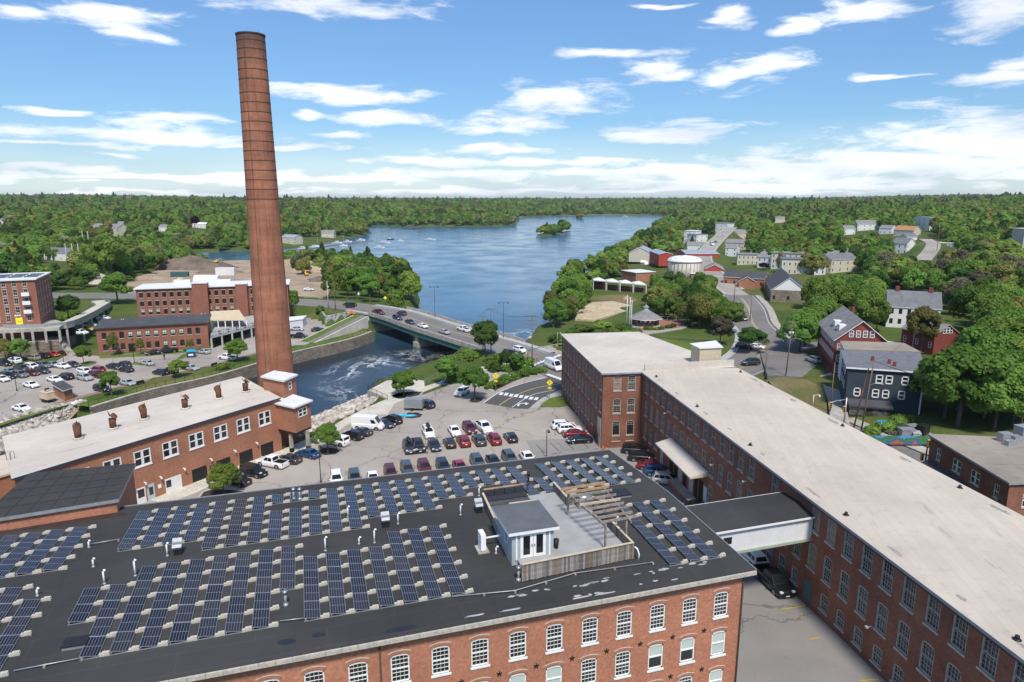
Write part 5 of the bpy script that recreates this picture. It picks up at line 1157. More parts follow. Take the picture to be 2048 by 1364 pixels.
for k in range(8):
 k0, k1=k/8,(k+1)/8;a, b=A0+dv*L_*k0, A0+dv*L_*k1
 mb.f([(a.x,a.y,-1.2),(b.x,b.y,-1.2),(b.x,b.y,zt(k1)),(a.x,a.y,zt(k0))],0)
 for w0, w1, mm in((0,.5,0),(.5,3.0,2),(3.0,6.0,1),(6.0,6.5,0)):
  p=[a+nv*w0,b+nv*w0,b+nv*w1,a+nv*w1];mb.f([(v.x,v.y,zt(kk)+(0.0 if mm==0 else-.06))for v,kk in zip(p,(k0,k1,k1,k0))],mm)
 p=a+nv*6.5, b+nv*6.5;mb.f([(p[1].x,p[1].y,-1.2),(p[0].x,p[0].y,-1.2),(p[0].x,p[0].y,zt(k0)),(p[1].x,p[1].y,zt(k1))],0)
e_=[B0,B0+nv*6.5];mb.f([(e_[0].x,e_[0].y,-1.2),(e_[1].x,e_[1].y,-1.2),(e_[1].x,e_[1].y,zt(1)),(e_[0].x,e_[0].y,zt(1))],0)
mb.build('wall',['concrete_pale','grass_lawn','asphalt_road'],wr)
m, N, L, b=nmat('graffiti');b.inputs['Roughness'].default_value=0.8
uvn=N.new('ShaderNodeUVMap');uvn.uv_map='UVMap';nz=noise_node(N,L,0.55,3,0.5,vec=uvn.outputs[0]);nz.inputs['Distortion'].default_value=2.5
r_=ramp(N,L,nz.outputs[0],[(0.44,(0.62,0.62,0.60)),(0.455,(0.02,0.02,0.025)),(0.50,(0.02,0.02,0.025)),(0.515,(0.62,0.62,0.60)),(0.60,(0.60,0.62,0.62)),(0.61,(0.25,0.27,0.30)),(0.64,(0.62,0.62,0.60))]);L.new(r_.outputs[0],b.inputs['Base Color'])
ga, gb=P(652,652,-1), P(701,640,-1)
gw=thing('painted_wall','white retaining wall covered in dark graffiti by the approach road','wall',ga);mb=MB();L_=(gb-ga).length
mb.f([ga-Vector((0,0,.3)),gb-Vector((0,0,.3)),(gb.x,gb.y,2.3),(ga.x,ga.y,2.6)],0,[(0,0),(L_,0),(L_,3),(0,3)]);gn=Vector((-(gb-ga).y,(gb-ga).x,0)).normalized()*0.5
mb.f([(ga.x,ga.y,2.6),(gb.x,gb.y,2.3),((gb+gn).x,(gb+gn).y,2.3),((ga+gn).x,(ga+gn).y,2.6)],1,[(0,0)]*4);mb.f([gb+gn,ga+gn,((ga+gn).x,(ga+gn).y,2.6),((gb+gn).x,(gb+gn).y,2.3)],1,[(0,0)]*4);mb.build('wall_face',['graffiti','concrete'],gw)
wall_thing('retaining_wall','curved concrete retaining wall below the approach road',smooth_line([P(588,622,-1),P(612,628,-1),P(640,636,-1),P(652,651,-1)],3),-1.5,2.0,0.5,'concrete',inward=-1)
# ================================================================ buildings across the river
win_proto('left_a',1.15,1.75,2,2,0.12,0.04,'cream_trim',sill=0.2,sill_mat='cream_trim',head=0.22,rail=0.5,depth=0.12)
win_proto('left_b',1.25,1.8,2,2,0.07,0.04,'brown_frame',sill=0.2,sill_mat='cream_trim',head=0.22,rail=0.5,depth=0.14)
win_proto('left_b_blind',1.25,1.8,2,2,0.07,0.04,'brown_frame',sill=0.2,sill_mat='cream_trim',head=0.22,rail=0.5,depth=0.14,blind=0.5)
win_proto('left_c',1.25,1.95,2,2,0.08,0.04,'brown_frame',sill=0.2,sill_mat='cream_trim',rail=0.5,depth=0.14,arch=0.12)
win_proto('left_c_blind',1.25,1.95,2,2,0.08,0.04,'brown_frame',sill=0.2,sill_mat='cream_trim',rail=0.5,depth=0.14,arch=0.12,blind=0.7)
AF=P(82,648,7.4);AL=P(0,653,7.4);ad=(AF-AL).normalized();AB=P(111,627,7.4)-AF;ABn=Vector((-ad.y,ad.x,0));AFL=AF-ad*36
apoly=[AFL.xy[:],AF.xy[:],(AF+ABn*20).xy[:],(AFL+ABn*20).xy[:]]
ea=[('left_a',[(36-2.6-2.55*k,8.6+2.55*r_)for k in range(13)for r_ in range(5)])];es=[('left_a',[(2.2+3.6*k,9.4+2.55*r_)for k in range(5)for r_ in range(4)])]
bA=building('brick_factory','five storey red brick factory with white roof at the left edge','building',apoly,2.0,20.6,'brick_left',{0:ea,1:es},roof='roof_white',overhang=0.5,thick=0.3,depth=0.12)
mb=MB();[mb.box((apoly[0][0]+(apoly[1][0]-apoly[0][0])*(k+.5)/9+ABn.x*j,apoly[0][1]+(apoly[1][1]-apoly[0][1])*(k+.5)/9+ABn.y*j,20.92),(3.4,2.0,0.2),math.atan2(ad.y,ad.x))for k in range(9)for j in(6,10,14)];mb.build('roof_panel','solar_cells',bA)
arz=math.atan2(ad.y,ad.x)
for k in range(3):q=AF-ad*2.6-ABn*0.6;mb=MB();mb.box((q.x,q.y,10.9+2.55*k),(1.9,1.0,0.15),arz);mb.box((q.x-ABn.x*.45,q.y-ABn.y*.45,11.0+2.55*k),(1.9,.08,1.0),arz);mb.build('balcony','white_trim',bA)
q=AF-ad*5.2-ABn*0.06;mb=MB();mb.box((q.x,q.y,7.7),(1.7,0.06,2.0),arz);mb.build('banner','sign_yellow',bA)
q=AF-ad*5.4-ABn*0.06;mb=MB();[mb.box((q.x+ad.x*(k-1)*.55,q.y+ad.y*(k-1)*.55,10.1),(0.4,0.06,0.45),arz)for k in range(3)];mb.build('wall_sign','white_trim',bA)
gd=thing('garage_deck','old concrete parking deck with dark bays below the brick factory','parking deck',(AF.x,AF.y,3))
dk=[P2(-160,668,7.2),P2(118,655,7.2),P2(132,646,7.2),P2(112,640,7.2),P2(-160,648,7.2)]
mb=MB();mbox(mb,dk,6.3,7.25,0,0,True);mb.build('slab','concrete',gd)
mb=MB();fl_=[P2(-160,700,3.2),P2(120,680,3.2),P2(150,664,3.2),P2(112,640,7.2),P2(-160,648,7.2)];mbox(mb,fl_,-1.5,3.2,1,0);mb.build('lower_floor',['concrete','stone_wall'],gd)
for x in(-110,-80,-52,-24,5,21,42,62,88,116):
 q=P(x,656.5+(116-x)*0.045,7.2);q.y+=0.4;mb=MB();mb.box((q.x,q.y,3.1),(0.6,0.6,3.3),arz);mb.build('column','concrete',gd)
mb=MB();bw0, bw1=Vector(dk[0])+Vector((0,9)), Vector(dk[1])+Vector((0,9));facade(mb,bw0,bw1,3.0,6.4);mb.build('back_wall','dark_void',gd)  # near-black wall colour stands in for the shade inside the bays
rl=ROADS['left_ramp'][0];rr_=thing('car_ramp','curved concrete car ramp on columns beside the brick factory','ramp',rl[8]);mb=MB();pr=strip(mb,rl,-2.5,2.5,-0.5)
for i in range(len(pr)-1):
 for s_ in(0,1):a, c=pr[i][s_], pr[i+1][s_];mb.f([a-Vector((0,0,.5)),c-Vector((0,0,.5)),c+Vector((0,0,.5)),a+Vector((0,0,.5))])
mb.build('slab','concrete',rr_)
mb=MB()
for i in range(len(pr)-1):a, c=pr[i][1]+Vector((0,0,.5)), pr[i+1][1]+Vector((0,0,.5));mb.bar(a+Vector((0,0,.5)),c+Vector((0,0,.5)),0.06,0.9)
mb.build('railing','galvanised',rr_)
for i in range(4,len(pr)-3,3):q=pr[i][1];mb=MB();mb.box((q.x-.3,q.y+.3,-1),(0.55,0.55,q.z+.6),0.4);mb.build('column','concrete',rr_)
st0, st1=P(116,676,3.2), P(146,712,-1);sr=thing('concrete_stair','long straight concrete stair down to the riverside lot','stairs',st1);d_=(st1-st0);mb=MB()
for k in range(16):q=st0+d_*((k+.5)/16);mb.box((q.x,q.y,-1.2),(1.9,d_.xy.length/16*1.02,q.z+1.2),math.atan2(d_.y,d_.x)+R(90))
mb.build('steps','concrete',sr)
zB=13.0;BL0, BR0=P(270.5,579,zB), P(575,569,zB);bdv=(BR0-BL0).normalized();bnv=Vector((-bdv.y,bdv.x,0));LB=(BR0-BL0).length
bpoly=[BL0.xy[:],BR0.xy[:],(BR0+bnv*14).xy[:],(BL0+bnv*14).xy[:]]
eb=[]
for k in range(int(LB/2.42)):
 u=1.6+2.42*k
 for r_ in range(4):eb.append(('left_b_blind' if(r_==1 and k%4!=3)else 'left_b',[(u,1.0+3.0*r_)]))
T1=(BL0+bdv*((P(402,574,zB)-BL0).dot(bdv)));T2=BL0+bdv*((P(484,571,zB)-BL0).dot(bdv))
bB=building('brick_factory','long four storey brick mill with white roof and two stair towers behind the chimney','building',bpoly,-2.0,zB,'brick_left',{0:eb},roof='roof_white',overhang=0.6,thick=0.3,depth=0.14)
brz_=math.atan2(bdv.y,bdv.x)
for T, h_, w_ in((T1,14.6,5.0),(T2,13.9,3.8)):
 q=T-bnv*0.6;mb=MB();mb.box((q.x,q.y,-1.5),(w_,4.0,h_+1.5),brz_);mb.build('stair_tower','brick_left',bB);mb=MB();mb.box((q.x,q.y,h_),(w_+.4,4.4,0.3),brz_);mb.build('tower_cap','roof_white',bB)
for x, y, w_ in((355,566,2.0),(365,566,1.4),(450,565,4.0),(420,565,7.0),(372,566,3.0)):q=P(x,y,zB+.3);mb=MB();mb.box((q.x,q.y,zB+.3),(w_,1.6,1.2),brz_);mb.build('roof_unit','roof_white',bB)
C0, C1=P(198,708,-1), P(419,694,-1);cd=(C1-C0).normalized();cn=Vector((-cd.y,cd.x,0));LC=(C1-C0).length;crz=math.atan2(cd.y,cd.x)
cpoly=[C0.xy[:],C1.xy[:],(C1+cn*9).xy[:],(C0+cn*9).xy[:]]
ec=[]
for k in range(12):
 u=1.9+(LC-3.6)*k/11.5
 ec.append(('left_c_blind' if 2<k<10 else 'left_c',[(u,3.35)]))
 if k!=3:ec.append(('left_c_blind' if k in(7,8)else 'left_c',[(u,-0.1)]))
bC=building('brick_office','two storey red brick building with dark slate roof across the river','building',cpoly,-2.5,6.5,'brick_left',{0:ec},arch=0.12,depth=0.14)
mb=MB();q=ring(cpoly,0.5);mb.prism(q,lambda x,y:6.45+0.12*max(0,(Vector((x,y,0))-C0).dot(cn)),lambda x,y:6.75+0.12*max(0,(Vector((x,y,0))-C0).dot(cn)),1,0,True);mb.build('roof',['shingle_dark','brown_frame'],bC)
mb=MB();facade(mb,(cpoly[2][0],cpoly[2][1]),(cpoly[3][0],cpoly[3][1]),6.3,7.5);mb.build('back_parapet','brick_left',bC)
q=C0+cd*(1.9+(LC-3.6)*3/11.5)-cn*0.02;mb=MB();mb.box((q.x,q.y,-1),(1.7,0.3,2.6),crz);mb.build('entrance','dark_void',bC)
for x, y in((243,642),(247,642),(250,641),(358,636),(403,631),(411,631)):q=P(x,y,7.2);mb=MB();mb.cyl((q.x,q.y,6.9),0.12,0.12,0.9,8);mb.build('vent_pipe','pvc_white',bC)
tr=thing('restaurant_terrace','raised concrete terrace with tan canopy right of the slate roofed block','terrace',P(470,660,-1))
tpoly=[P2(421,672,3.0),P2(520,648,3.0),P2(520,628,3.0),P2(426,645,3.0)];mb=MB();mbox(mb,tpoly,2.2,3.0,0,0,True);mb.build('slab','concrete_grey',tr)
for k in range(6):q=Vector(tpoly[0])+(Vector(tpoly[1])-Vector(tpoly[0]))*(k/5);mb=MB();mb.box((q.x,q.y+.3,-1),(.5,.5,3.3),crz);mb.build('column','concrete_grey',tr)
mb=MB();[mb.bar((*(Vector(tpoly[0])+(Vector(tpoly[1])-Vector(tpoly[0]))*(k/20)),3.0),(*(Vector(tpoly[0])+(Vector(tpoly[1])-Vector(tpoly[0]))*(k/20)),4.1),0.06)for k in range(21)];mb.bar((*tpoly[0],4.1),(*tpoly[1],4.1),.07);mb.bar((*tpoly[0],3.5),(*tpoly[1],3.5),.05);mb.build('railing','black_metal',tr)
cv=[P(421,641,5.4),P(492,640,5.4),P(478,619.5,6.6),P(421,622.5,6.6)];mb=MB();mb.f(cv);mb.f([v-Vector((0,0,.15))for v in cv][::-1]);[mb.f([cv[k],cv[(k+1)%4],cv[(k+1)%4]-Vector((0,0,.15)),cv[k]-Vector((0,0,.15))][::-1])for k in range(4)];mb.build('canopy','canvas_tan',tr)
for k in range(6):q=cv[0]+(cv[1]-cv[0])*(k/5);mb=MB();mb.box((q.x,q.y+.2,3),(.3,.3,2.3),crz);mb.build('canopy_post','white_trim',tr)
for k in range(5):
 q=Vector(tpoly[0])+(Vector(tpoly[1])-Vector(tpoly[0]))*(0.12+k*.17);o=thing('cafe_table','small dark cafe table on the terrace, %s from the left'%ordw(k),'table',(q.x+.3,q.y+1.2,3),'terrace tables');mb=MB();mb.cyl((q.x+.3,q.y+1.2,3.72),0.5,0.5,0.05,10);mb.build('table_top','black_metal',o);mb=MB();mb.cyl((q.x+.3,q.y+1.2,3.0),0.06,0.06,0.72,6);mb.cyl((q.x+.3,q.y+1.2,3.0),.3,.3,.04,8);mb.build('pedestal','black_metal',o)
sq=[P2(x,y,-1)for x,y in((108,789),(131,803),(147,797),(127,785))]
shd=building('pump_shed','small brick shed with hipped dark roof in the riverside lot','shed',sq,-1.3,1.7,'brick_low')
mb=MB();rg_=ring(sq,0.35);c=np.mean(np.array(sq),0);[mb.f([(*rg_[k],1.7),(*rg_[(k+1)%4],1.7),(c[0],c[1],2.7)])for k in range(4)];mb.f([(*p,1.68)for p in reversed(rg_)],1);[mb.f([(*rg_[k],1.5),(*rg_[(k+1)%4],1.5),(*rg_[(k+1)%4],1.71),(*rg_[k],1.71)],1)for k in range(4)];mb.build('roof',['shingle_dark','white_trim'],shd)
q=P(96,803,-1);gt=thing('generator_trailer','tan light tower generator trailer in the riverside lot','trailer',q,rz=R(-28))
mb=MB();mb.box((0,0,0.75),(3.0,1.7,1.5));mb.box((0,0,2.25),(3.15,1.85,0.12));put('body',mb.mesh('body','canvas_tan'),gt,local=True)
mb=MB();mb.box((0,0,0.45),(3.4,1.6,0.3));mb.bar((1.7,0,.55),(2.9,0,.5),.12);put('chassis',mb.mesh('chassis','black_metal'),gt,local=True)
for x in(-.4,.4):
 for y in(-.85,.85):
  mb=MB();mb.tube([(x,y-.1,.36),(x,y+.1,.36)],.36,14);put('wheel',mb.mesh('wheel','rubber'),gt,local=True)
mb=MB();mb.bar((-.8,0,2.4),(.4,0,3.0),.14);mb.box((.3,0,2.85),(.5,.8,.3));put('light_mast',mb.mesh('light_mast','black_metal'),gt,local=True)
q=P(383,714,-1);bx_=thing('recycling_box','dark blue donation container with bright blue lid','container',q,rz=R(18));mb=MB();mb.box((0,0,0),(2.2,1.8,1.7));put('body',mb.mesh('body','boat_navy'),bx_,local=True);mb=MB();mb.box((0,0,1.7),(2.3,1.9,0.15));mb.box((0,.3,1.85),(2.2,1.0,0.3));put('lid',mb.mesh('lid','cyan_plastic'),bx_,local=True);mb=MB();mb.box((0,-.92,.6),(1.3,.04,.5));put('notice',mb.mesh('notice','pvc_white'),bx_,local=True)
for i,(x,y)in enumerate(((282,769),(430,733))):
 q=P(x,y,-0.94);o=thing('park_bench','dark bench beside the brick path, %s one'%('left','right')[i],'bench',q,'benches along the river path',rz=R(62));
 for nm_b, prt in(('seat',[((0,0,.42),(2.0,.5,.07))]),('backrest',[((0,.24,.5),(2.0,.07,.5))]),('leg',[((-.8,0,0),(.08,.5,.42))]),('leg',[((.8,0,0),(.08,.5,.42))])):mb=MB();[mb.box(*p_)for p_ in prt];put(nm_b,mb.mesh(nm_b,'black_metal'),o,local=True)
sh2=[P2(x,y,-1)for x,y in((572,660),(606,655),(613,648),(580,651))];building('white_shed','low white and pink shed below the approach road','shed',sh2,-1.3,2.0,'board_white',roof='roof_white',overhang=.25,thick=.15)
def heap(name,label,px,py,r,h,mat,seed,z=2.35,sq_=1.0):
 q=P(px,py,z);rg=np.random.default_rng(seed);mb=MB();nR, nA=9, 28;ph=rg.uniform(0,6.28,4);i0=0
 for j in range(nR+1):
  for k in range(nA):
   a=2*math.pi*k/nA;rr=r*j/nR*(1+.18*math.sin(2*a+ph[0])+.1*math.sin(5*a+ph[1]));hh=h*(1-(j/nR)**1.4)*(1+.12*math.sin(3*a+ph[2]+j))+rg.uniform(-.05,.05)*h
   mb.V.append((q.x+rr*math.cos(a),q.y+rr*sq_*math.sin(a),z-.15+max(0,hh)if j<nR else z-.3))
 for j in range(nR):
  for k in range(nA):k2=(k+1)%nA;mb.fi((j*nA+k,(j+1)*nA+k,(j+1)*nA+k2,j*nA+k2),0,True)
 o=mb.build(name,mat);tag(o,label,'earth heap','earth heaps on the building site')
heap('earth_heap','large brown earth heap with flat crest on the building site',385,536,30,7,'dirt_dark',1,sq_=.5)
heap('earth_heap','wide tan earth heap right of the chimney',590,540,32,6,'dirt',2,sq_=.5);heap('earth_heap','dark soil heap beside the white container',440,545,12,3.5,'dirt_dark',3,sq_=.6);heap('sand_heap','small orange sand heap behind the white roofed mill',362,572,6,4,'sand',4)
heap('sand_heap','small sand heap right of the white tent',475,573,8,2.5,'sand',8);heap('earth_heap','low tan heap on the left part of the building site',300,555,12,2,'dirt',5);heap('rubble_heap','pale rubble heap left of the building site',200,566,9,4.5,'riprap',6,z=3);heap('earth_heap','small dark soil heap near the site trees',640,560,8,2,'dirt_dark',7)
for nm, lb, px, py, sz, mt, rz in(('skip_container','dark green skip container on the building site',360,553,(9,2.6,2.4),'green',5),('site_container','white corrugated site container on the building site',452,551,(10,3,4.2),'white',3),('site_tent','white site tent behind the white roofed mill',415,566,(13,6,4.5),'white',0)):
 q=P(px,py,2.35);o=thing(nm,lb,'container',q,rz=R(rz));mb=MB()
 if nm=='site_tent':
  for k in range(8):
   a0, a1=math.pi*k/8, math.pi*(k+1)/8;mb.f([(-6,-3*math.cos(a0),4*math.sin(a0)),(6,-3*math.cos(a0),4*math.sin(a0)),(6,-3*math.cos(a1),4*math.sin(a1)),(-6,-3*math.cos(a1),4*math.sin(a1))][::-1]);mb.f([(6,-3*math.cos(a0),4*math.sin(a0)),(6,-3*math.cos(a1),4*math.sin(a1)),(6,0,0)]);mb.f([(-6,-3*math.cos(a1),4*math.sin(a1)),(-6,-3*math.cos(a0),4*math.sin(a0)),(-6,0,0)])
 else:
  mb.box((0,0,.15),sz)
  for k in range(int(sz[0]/.6)):mb.box((-sz[0]/2+.3+.6*k,0,.2),(.25,sz[1]+.12,sz[2]-.1))
  mb.box((0,0,0),(sz[0],sz[1]*.8,.16))
 put('body',mb.mesh('body','roof_white' if mt=='white' else 'teal_steel'),o,local=True)
for i,(px,py,lb)in enumerate(((432,526,'yellow excavator on top of the earth heap'),(613,551,'small yellow digger on the tan ground near the trees'))):
 q=P(px,py,5.5 if i==0 else 2.4);o=thing('excavator',lb,'excavator',q,rz=R(20+100*i));o.scale=(.62,.62,.62)
 for nm, f in(('tracks',lambda b:[b.box((0,y,0),(4,.7,.9))for y in(-1.1,1.1)]),('cab',lambda b:[b.box((-.3,0,1.0),(3,2.6,1.2)),b.box((.6,.7,2.2),(1.4,1.2,1.2))]),('boom',lambda b:[b.bar((1,0,1.8),(4,0,4.5),.4),b.bar((4,0,4.5),(6.2,0,2.6),.35)]),('bucket',lambda b:[b.box((6.2,0,1.5),(.9,1.0,1.1))])):b_=MB();f(b_);put(nm,b_.mesh(nm,'black_metal' if nm in('tracks','bucket')else 'signal_yellow'),o,local=True)
# ================================================================ the town on the right
win_proto('house',0.95,1.55,1,2,0.12,0.03,'white_trim',rail=0.5,depth=0.08,proud=0.02)
win_proto('house_dark',0.95,1.55,1,2,0.05,0.03,'brown_frame',rail=0.5,depth=0.1)
win_proto('house_far',0.9,1.5,1,1,0.08,0.03,'white_trim',rail=0.5,depth=0.08)
def grid(L_,n,zs,m=1.2):return[(m+(L_-2*m)*(k/max(1,n-1)if n>1 else .5),z)for k in range(n)for z in zs]
def house(name,label,A,B,depth,z0,ze,wall,roof,rise=0.0,along=0,cols=4,rows=2,side=2,win='house',zw=0.9,sto=2.9,chimneys=0,cat='house',over=.35,rake='white_trim',trim=None,gwin=0,base=1.5,gwall=None):
 A, B=Vector((A[0],A[1],0)), Vector((B[0],B[1],0));d=(B-A).normalized();n=Vector((-d.y,d.x,0));L_=(B-A).length
 poly=[A.xy[:],B.xy[:],(B+n*depth).xy[:],(A+n*depth).xy[:]]
 zs=[z0+zw+sto*r_ for r_ in range(rows)]
 ed_={0:[(win,grid(L_,cols,zs))]if cols else[]}
 if side:ed_[3]=[(win,grid(depth,side,zs))];ed_[1]=[(win,grid(depth,side,zs))]
 root=building(name,label,cat,poly,z0-base,ze,wall,ed_,roof=None if rise else roof,overhang=over,trim=trim,depth=.1)
 if rise:
  gable(root,poly,ze-.02,rise,roof,gwall or wall,over,along,rake=rake)
  if gwin:
   q0, q1=(Vector(poly[0]),Vector(poly[1]))if along==1 else(Vector(poly[3]),Vector(poly[0]))
   for k in range(gwin):add_window(root,q0-Vector(((q1-q0).normalized().y,-(q1-q0).normalized().x))*-0.09,q1-Vector(((q1-q0).normalized().y,-(q1-q0).normalized().x))*-0.09,(q1-q0).length*(.5+(k-(gwin-1)/2)*.13),ze+.35,win)
 ctr=(A+B)/2+n*depth/2
 for k in range(chimneys):
  q=ctr+(d*L_*(.32 if k else-.32)if along==0 else Vector((0,0,0)));mb=MB();mb.box((q.x,q.y,ze+rise-1.0),(1.1,.8,2.4),math.atan2(d.y,d.x));mb.build('chimney','brick_red',root)
 return root
zt_=11.3;bh=[P2(1697,736,zt_),P2(1848,746,zt_),P2(1836,709,zt_),P2(1686,704,zt_)];Lb=math.dist(bh[0],bh[1])
win_proto('blue',1.25,1.75,1,2,0.2,0.05,'white_trim',rail=0.5,depth=0.1,proud=0.04)
def bu(x):return(P(x,740,9)-Vector((*bh[0],9))).dot(Vector((bh[1][0]-bh[0][0],bh[1][1]-bh[0][1],0)).normalized())
fz_=lambda f:Lb*f
blue=building('corner_house','dark blue clapboard corner building with white window frames','building',bh,1.0,zt_,'clapboard_blue',{0:[('blue',[(fz_(.43),8.6),(fz_(.56),8.6),(fz_(.77),8.6),(fz_(.15),5.7),(fz_(.40),5.7),(fz_(.535),5.7),(fz_(.745),5.7)])],3:[('blue',[(3+3.2*k,z)for k in range(3)for z in(8.6,5.7)])]},roof='slate_roof',overhang=.45,thick=.3,trim='white_trim',depth=.1)
d_=(Vector(bh[1])-Vector(bh[0])).normalized();n_o=Vector((d_.y,-d_.x));brz2=math.atan2(d_.y,d_.x)
mb=MB();a, b=Vector(bh[0])+d_*.3, Vector(bh[0])+d_*Lb*.62;mb.f([(*(a),5.2),(*(a+n_o*2.6),4.5),(*(b+n_o*2.6),4.5),(*b,5.2)]);mb.f([(*(a+n_o*2.6),4.5),(*(a+n_o*2.6),4.2),(*(b+n_o*2.6),4.2),(*(b+n_o*2.6),4.5)]);mb.f([(*b,4.2),(*b,5.2),(*(b+n_o*2.6),4.5),(*(b+n_o*2.6),4.2)]);mb.build('porch_roof','shingle_dark',blue)
mb=MB();q=(a+b)/2+n_o*1.1;mb.box((q.x,q.y,1.5),((b-a).length-.6,2.0,2.8),brz2);mb.build('shop_front','brown_frame',blue)
for f in(.2,.72):q=a+(b-a)*f+n_o*2.14;mb=MB();mb.box((q.x,q.y,2.5),(2.6,.08,1.6),brz2);mb.build('shop_window','glass_grey',blue)
for f, k in((.42,7),(.62,5.0),(.66,3.0)):q=Vector(bh[0])+d_*Lb*f-n_o*k;mb=MB();mb.box((q.x,q.y,zt_+.2),(.5,.5,1.0),brz2);mb.build('chimney','brick_red',blue)
mb=MB();q=Vector(bh[1]);mb.box((q.x,q.y,2),(.25,.25,9.3),brz2);mb.build('corner_board','white_trim',blue)
tb=[P2(1690,700,11.0),P2(1838,705,11.0),P2(1806,688,11.0),P2(1682,684,11.0)]
building('flat_block','plain block with tan flat roof between blue house and brick gable','building',tb,1.5,11.0,'clapboard_white',roof='roof_gravel',overhang=.25)
NL, FL, NR=P(1671,679,11.2), P(1639,645,11.2), P(1774,683,11.2);gp=[NL.xy[:],NR.xy[:],(NR+FL-NL).xy[:],FL.xy[:]];Lg, Ls=math.dist(gp[0],gp[1]), math.dist(gp[0],gp[3])
win_proto('brick_g',1.0,1.65,2,4,0.14,0.03,'white_trim',rail=0.5,depth=0.1,proud=0.03)
gb_=building('gable_block','three storey red brick building with grey gable roof on the street corner','building',gp,1.0,11.2,'brick_red',{3:[('brick_g',[(1.4+(Ls-2.8)*k/11,z)for k in range(12)for z in(8.9,6.1)]),('house_dark',[(1.4+(Ls-2.8)*k/11,3.1)for k in range(12)])],0:[('brick_g',[(1.0,8.6),(1.0,5.9),(1.0,3.2)])]},depth=.1)
apx=P(1727,643,15.2);gable(gb_,gp,11.18,4.6,'shingle_grey','brick_red',.5,1)
q0, q1=Vector(gp[0]), Vector(gp[1]);gd_=(q1-q0).normalized();go=Vector((gd_.y,-gd_.x))
for k in range(4):add_window(gb_,q0+go*.1,q1+go*.1,Lg*(.5+(k-1.5)*.135),11.9,'brick_g')
for f in(.25,.5):q=Vector(gp[0])+(Vector(gp[3])-Vector(gp[0]))*f+gd_*Lg*.2;mb=MB();mb.box((q.x,q.y,12.4),(1.6,2.2,1.5),math.atan2(gd_.y,gd_.x));mb.build('dormer','white_trim',gb_)
mb=MB();q=Vector(gp[0])+gd_*Lg*.62+(Vector(gp[3])-Vector(gp[0]))*.8;mb.box((q.x,q.y,14.5),(.7,.7,1.9));mb.build('chimney','brick_red',gb_)
kp=[P2(1862,871,9),P2(2020,966,9),P2(2200,958,9),P2(2160,884,9)];kA, kB=Vector(kp[0]), Vector(kp[1]);Lk=(kB-kA).length
win_proto('corner_s',0.95,1.85,2,2,0.1,0.03,'white_trim',sill=.15,sill_mat='cream_trim',rail=0.5,depth=0.12);win_proto('corner_d',1.9,1.85,2,2,0.1,0.03,'white_trim',sill=.15,sill_mat='cream_trim',rail=0.5,depth=0.12,mull=.22)
kb=building('corner_shop','dark brick corner shop with gravel flat roof at the right edge','building',kp,0.5,8.9,'brick_mill',{0:[('corner_s',[(2.4,6.0),(15.2,6.0)]),('corner_d',[(6.8,6.0),(10.9,6.0)])],1:[('corner_s',[(2.6,5.6),(7,5.6)])]},roof='roof_gravel',overhang=.35,thick=.25,trim='gutter_blue',depth=.12)
kd=(kB-kA).normalized();ko=Vector((kd.y,-kd.x));mb=MB();a, b=kA+kd*.5, kA+kd*9.5
mb.f([(*a,5.4),(*(a+ko*2.0),4.6),(*(b+ko*2.0),4.6),(*b,5.4)]);mb.f([(*(a+ko*2.0),4.6),(*(a+ko*2.0),4.3),(*(b+ko*2.0),4.3),(*(b+ko*2.0),4.6)]);mb.f([(*b,4.3),(*b,5.4),(*(b+ko*2.0),4.6),(*(b+ko*2.0),4.3)]);mb.f([(*a,4.3),(*(a+ko*2.0),4.3),(*(a+ko*2.0),4.6),(*a,5.4)]);mb.build('awning','shingle_dark',kb)
mb=MB();mb.bar((*(a+ko*2.03),4.33),(*(b+ko*2.03),4.33),.06,.1);mb.build('awning_edge','white_trim',kb)
for x, y, s_ in((2008,882,(1.6,1.0,1.3)),(2030,884,(1.2,1.0,1.0)),(2046,880,(2.2,1.6,2.2)),(2020,890,(1.4,.8,.7))):
 q=P(x,y,9.2);mb=MB();mb.box((q.x,q.y,9.15),s_,.2);mb.box((q.x,q.y,9.15+s_[2]),(s_[0]*1.05,s_[1]*1.05,.06),.2);mb.build('roof_unit','galvanised',kb)
house('white_house','white clapboard house with grey slate roof and two brick chimneys',P(1776,612,12.3),P(1882,618,12.3),9.5,6.2,12.3,'clapboard_white','slate_roof',4.2,0,6,2,3,'house_dark',.9,3.0,2)
house('red_cottage','small dark red cottage with grey roof and brick chimney',P(1870,671,9.6),P(1919,668,9.6),10.5,5.0,9.6,'brick_red','shingle_grey',2.6,1,0,1,3,'house',1.2,2.5,1,rake='cream_trim',gwin=3)
_a, _b=P(1542.5,579.5,8.2), P(1530.6,558,8.2);_d=_b-_a;_p=Vector((_d.y,-_d.x,0)).normalized()
house('stone_hall','stone walled hall with dark gable roof and white gable front',_a,_a+_p*13,_d.length,3.0,8.2,'stone_wall','shingle_dark',5.0,1,3,1,4,'house_dark',1.4,2.8,gwall='clapboard_white')
hr=house('brick_hall','low brick hall with dark roof beyond the park trees',P(1447,553,8.0),P(1528,558,8.0),10,3.4,8.0,'brick_low','shingle_dark',2.6,0,5,1,2,'house_dark',1.4)
house('brick_hall_porch','brick porch gable on the front of the low brick hall',P(1478,562,7.4),P(1510,563,7.4),6,3.2,7.4,'brick_low','shingle_dark',2.0,1,0,1,0)
tq=P(1376,557,3.0);rt=33/FPX*(tq.y*CP+41*SP);tk=thing('water_tank','round ribbed concrete water tank with white domed roof','tank',tq)
mb=MB();mb.cyl((tq.x,tq.y+rt,1.5),rt,rt,10.2,40);mb.build('shell','concrete_pale',tk)
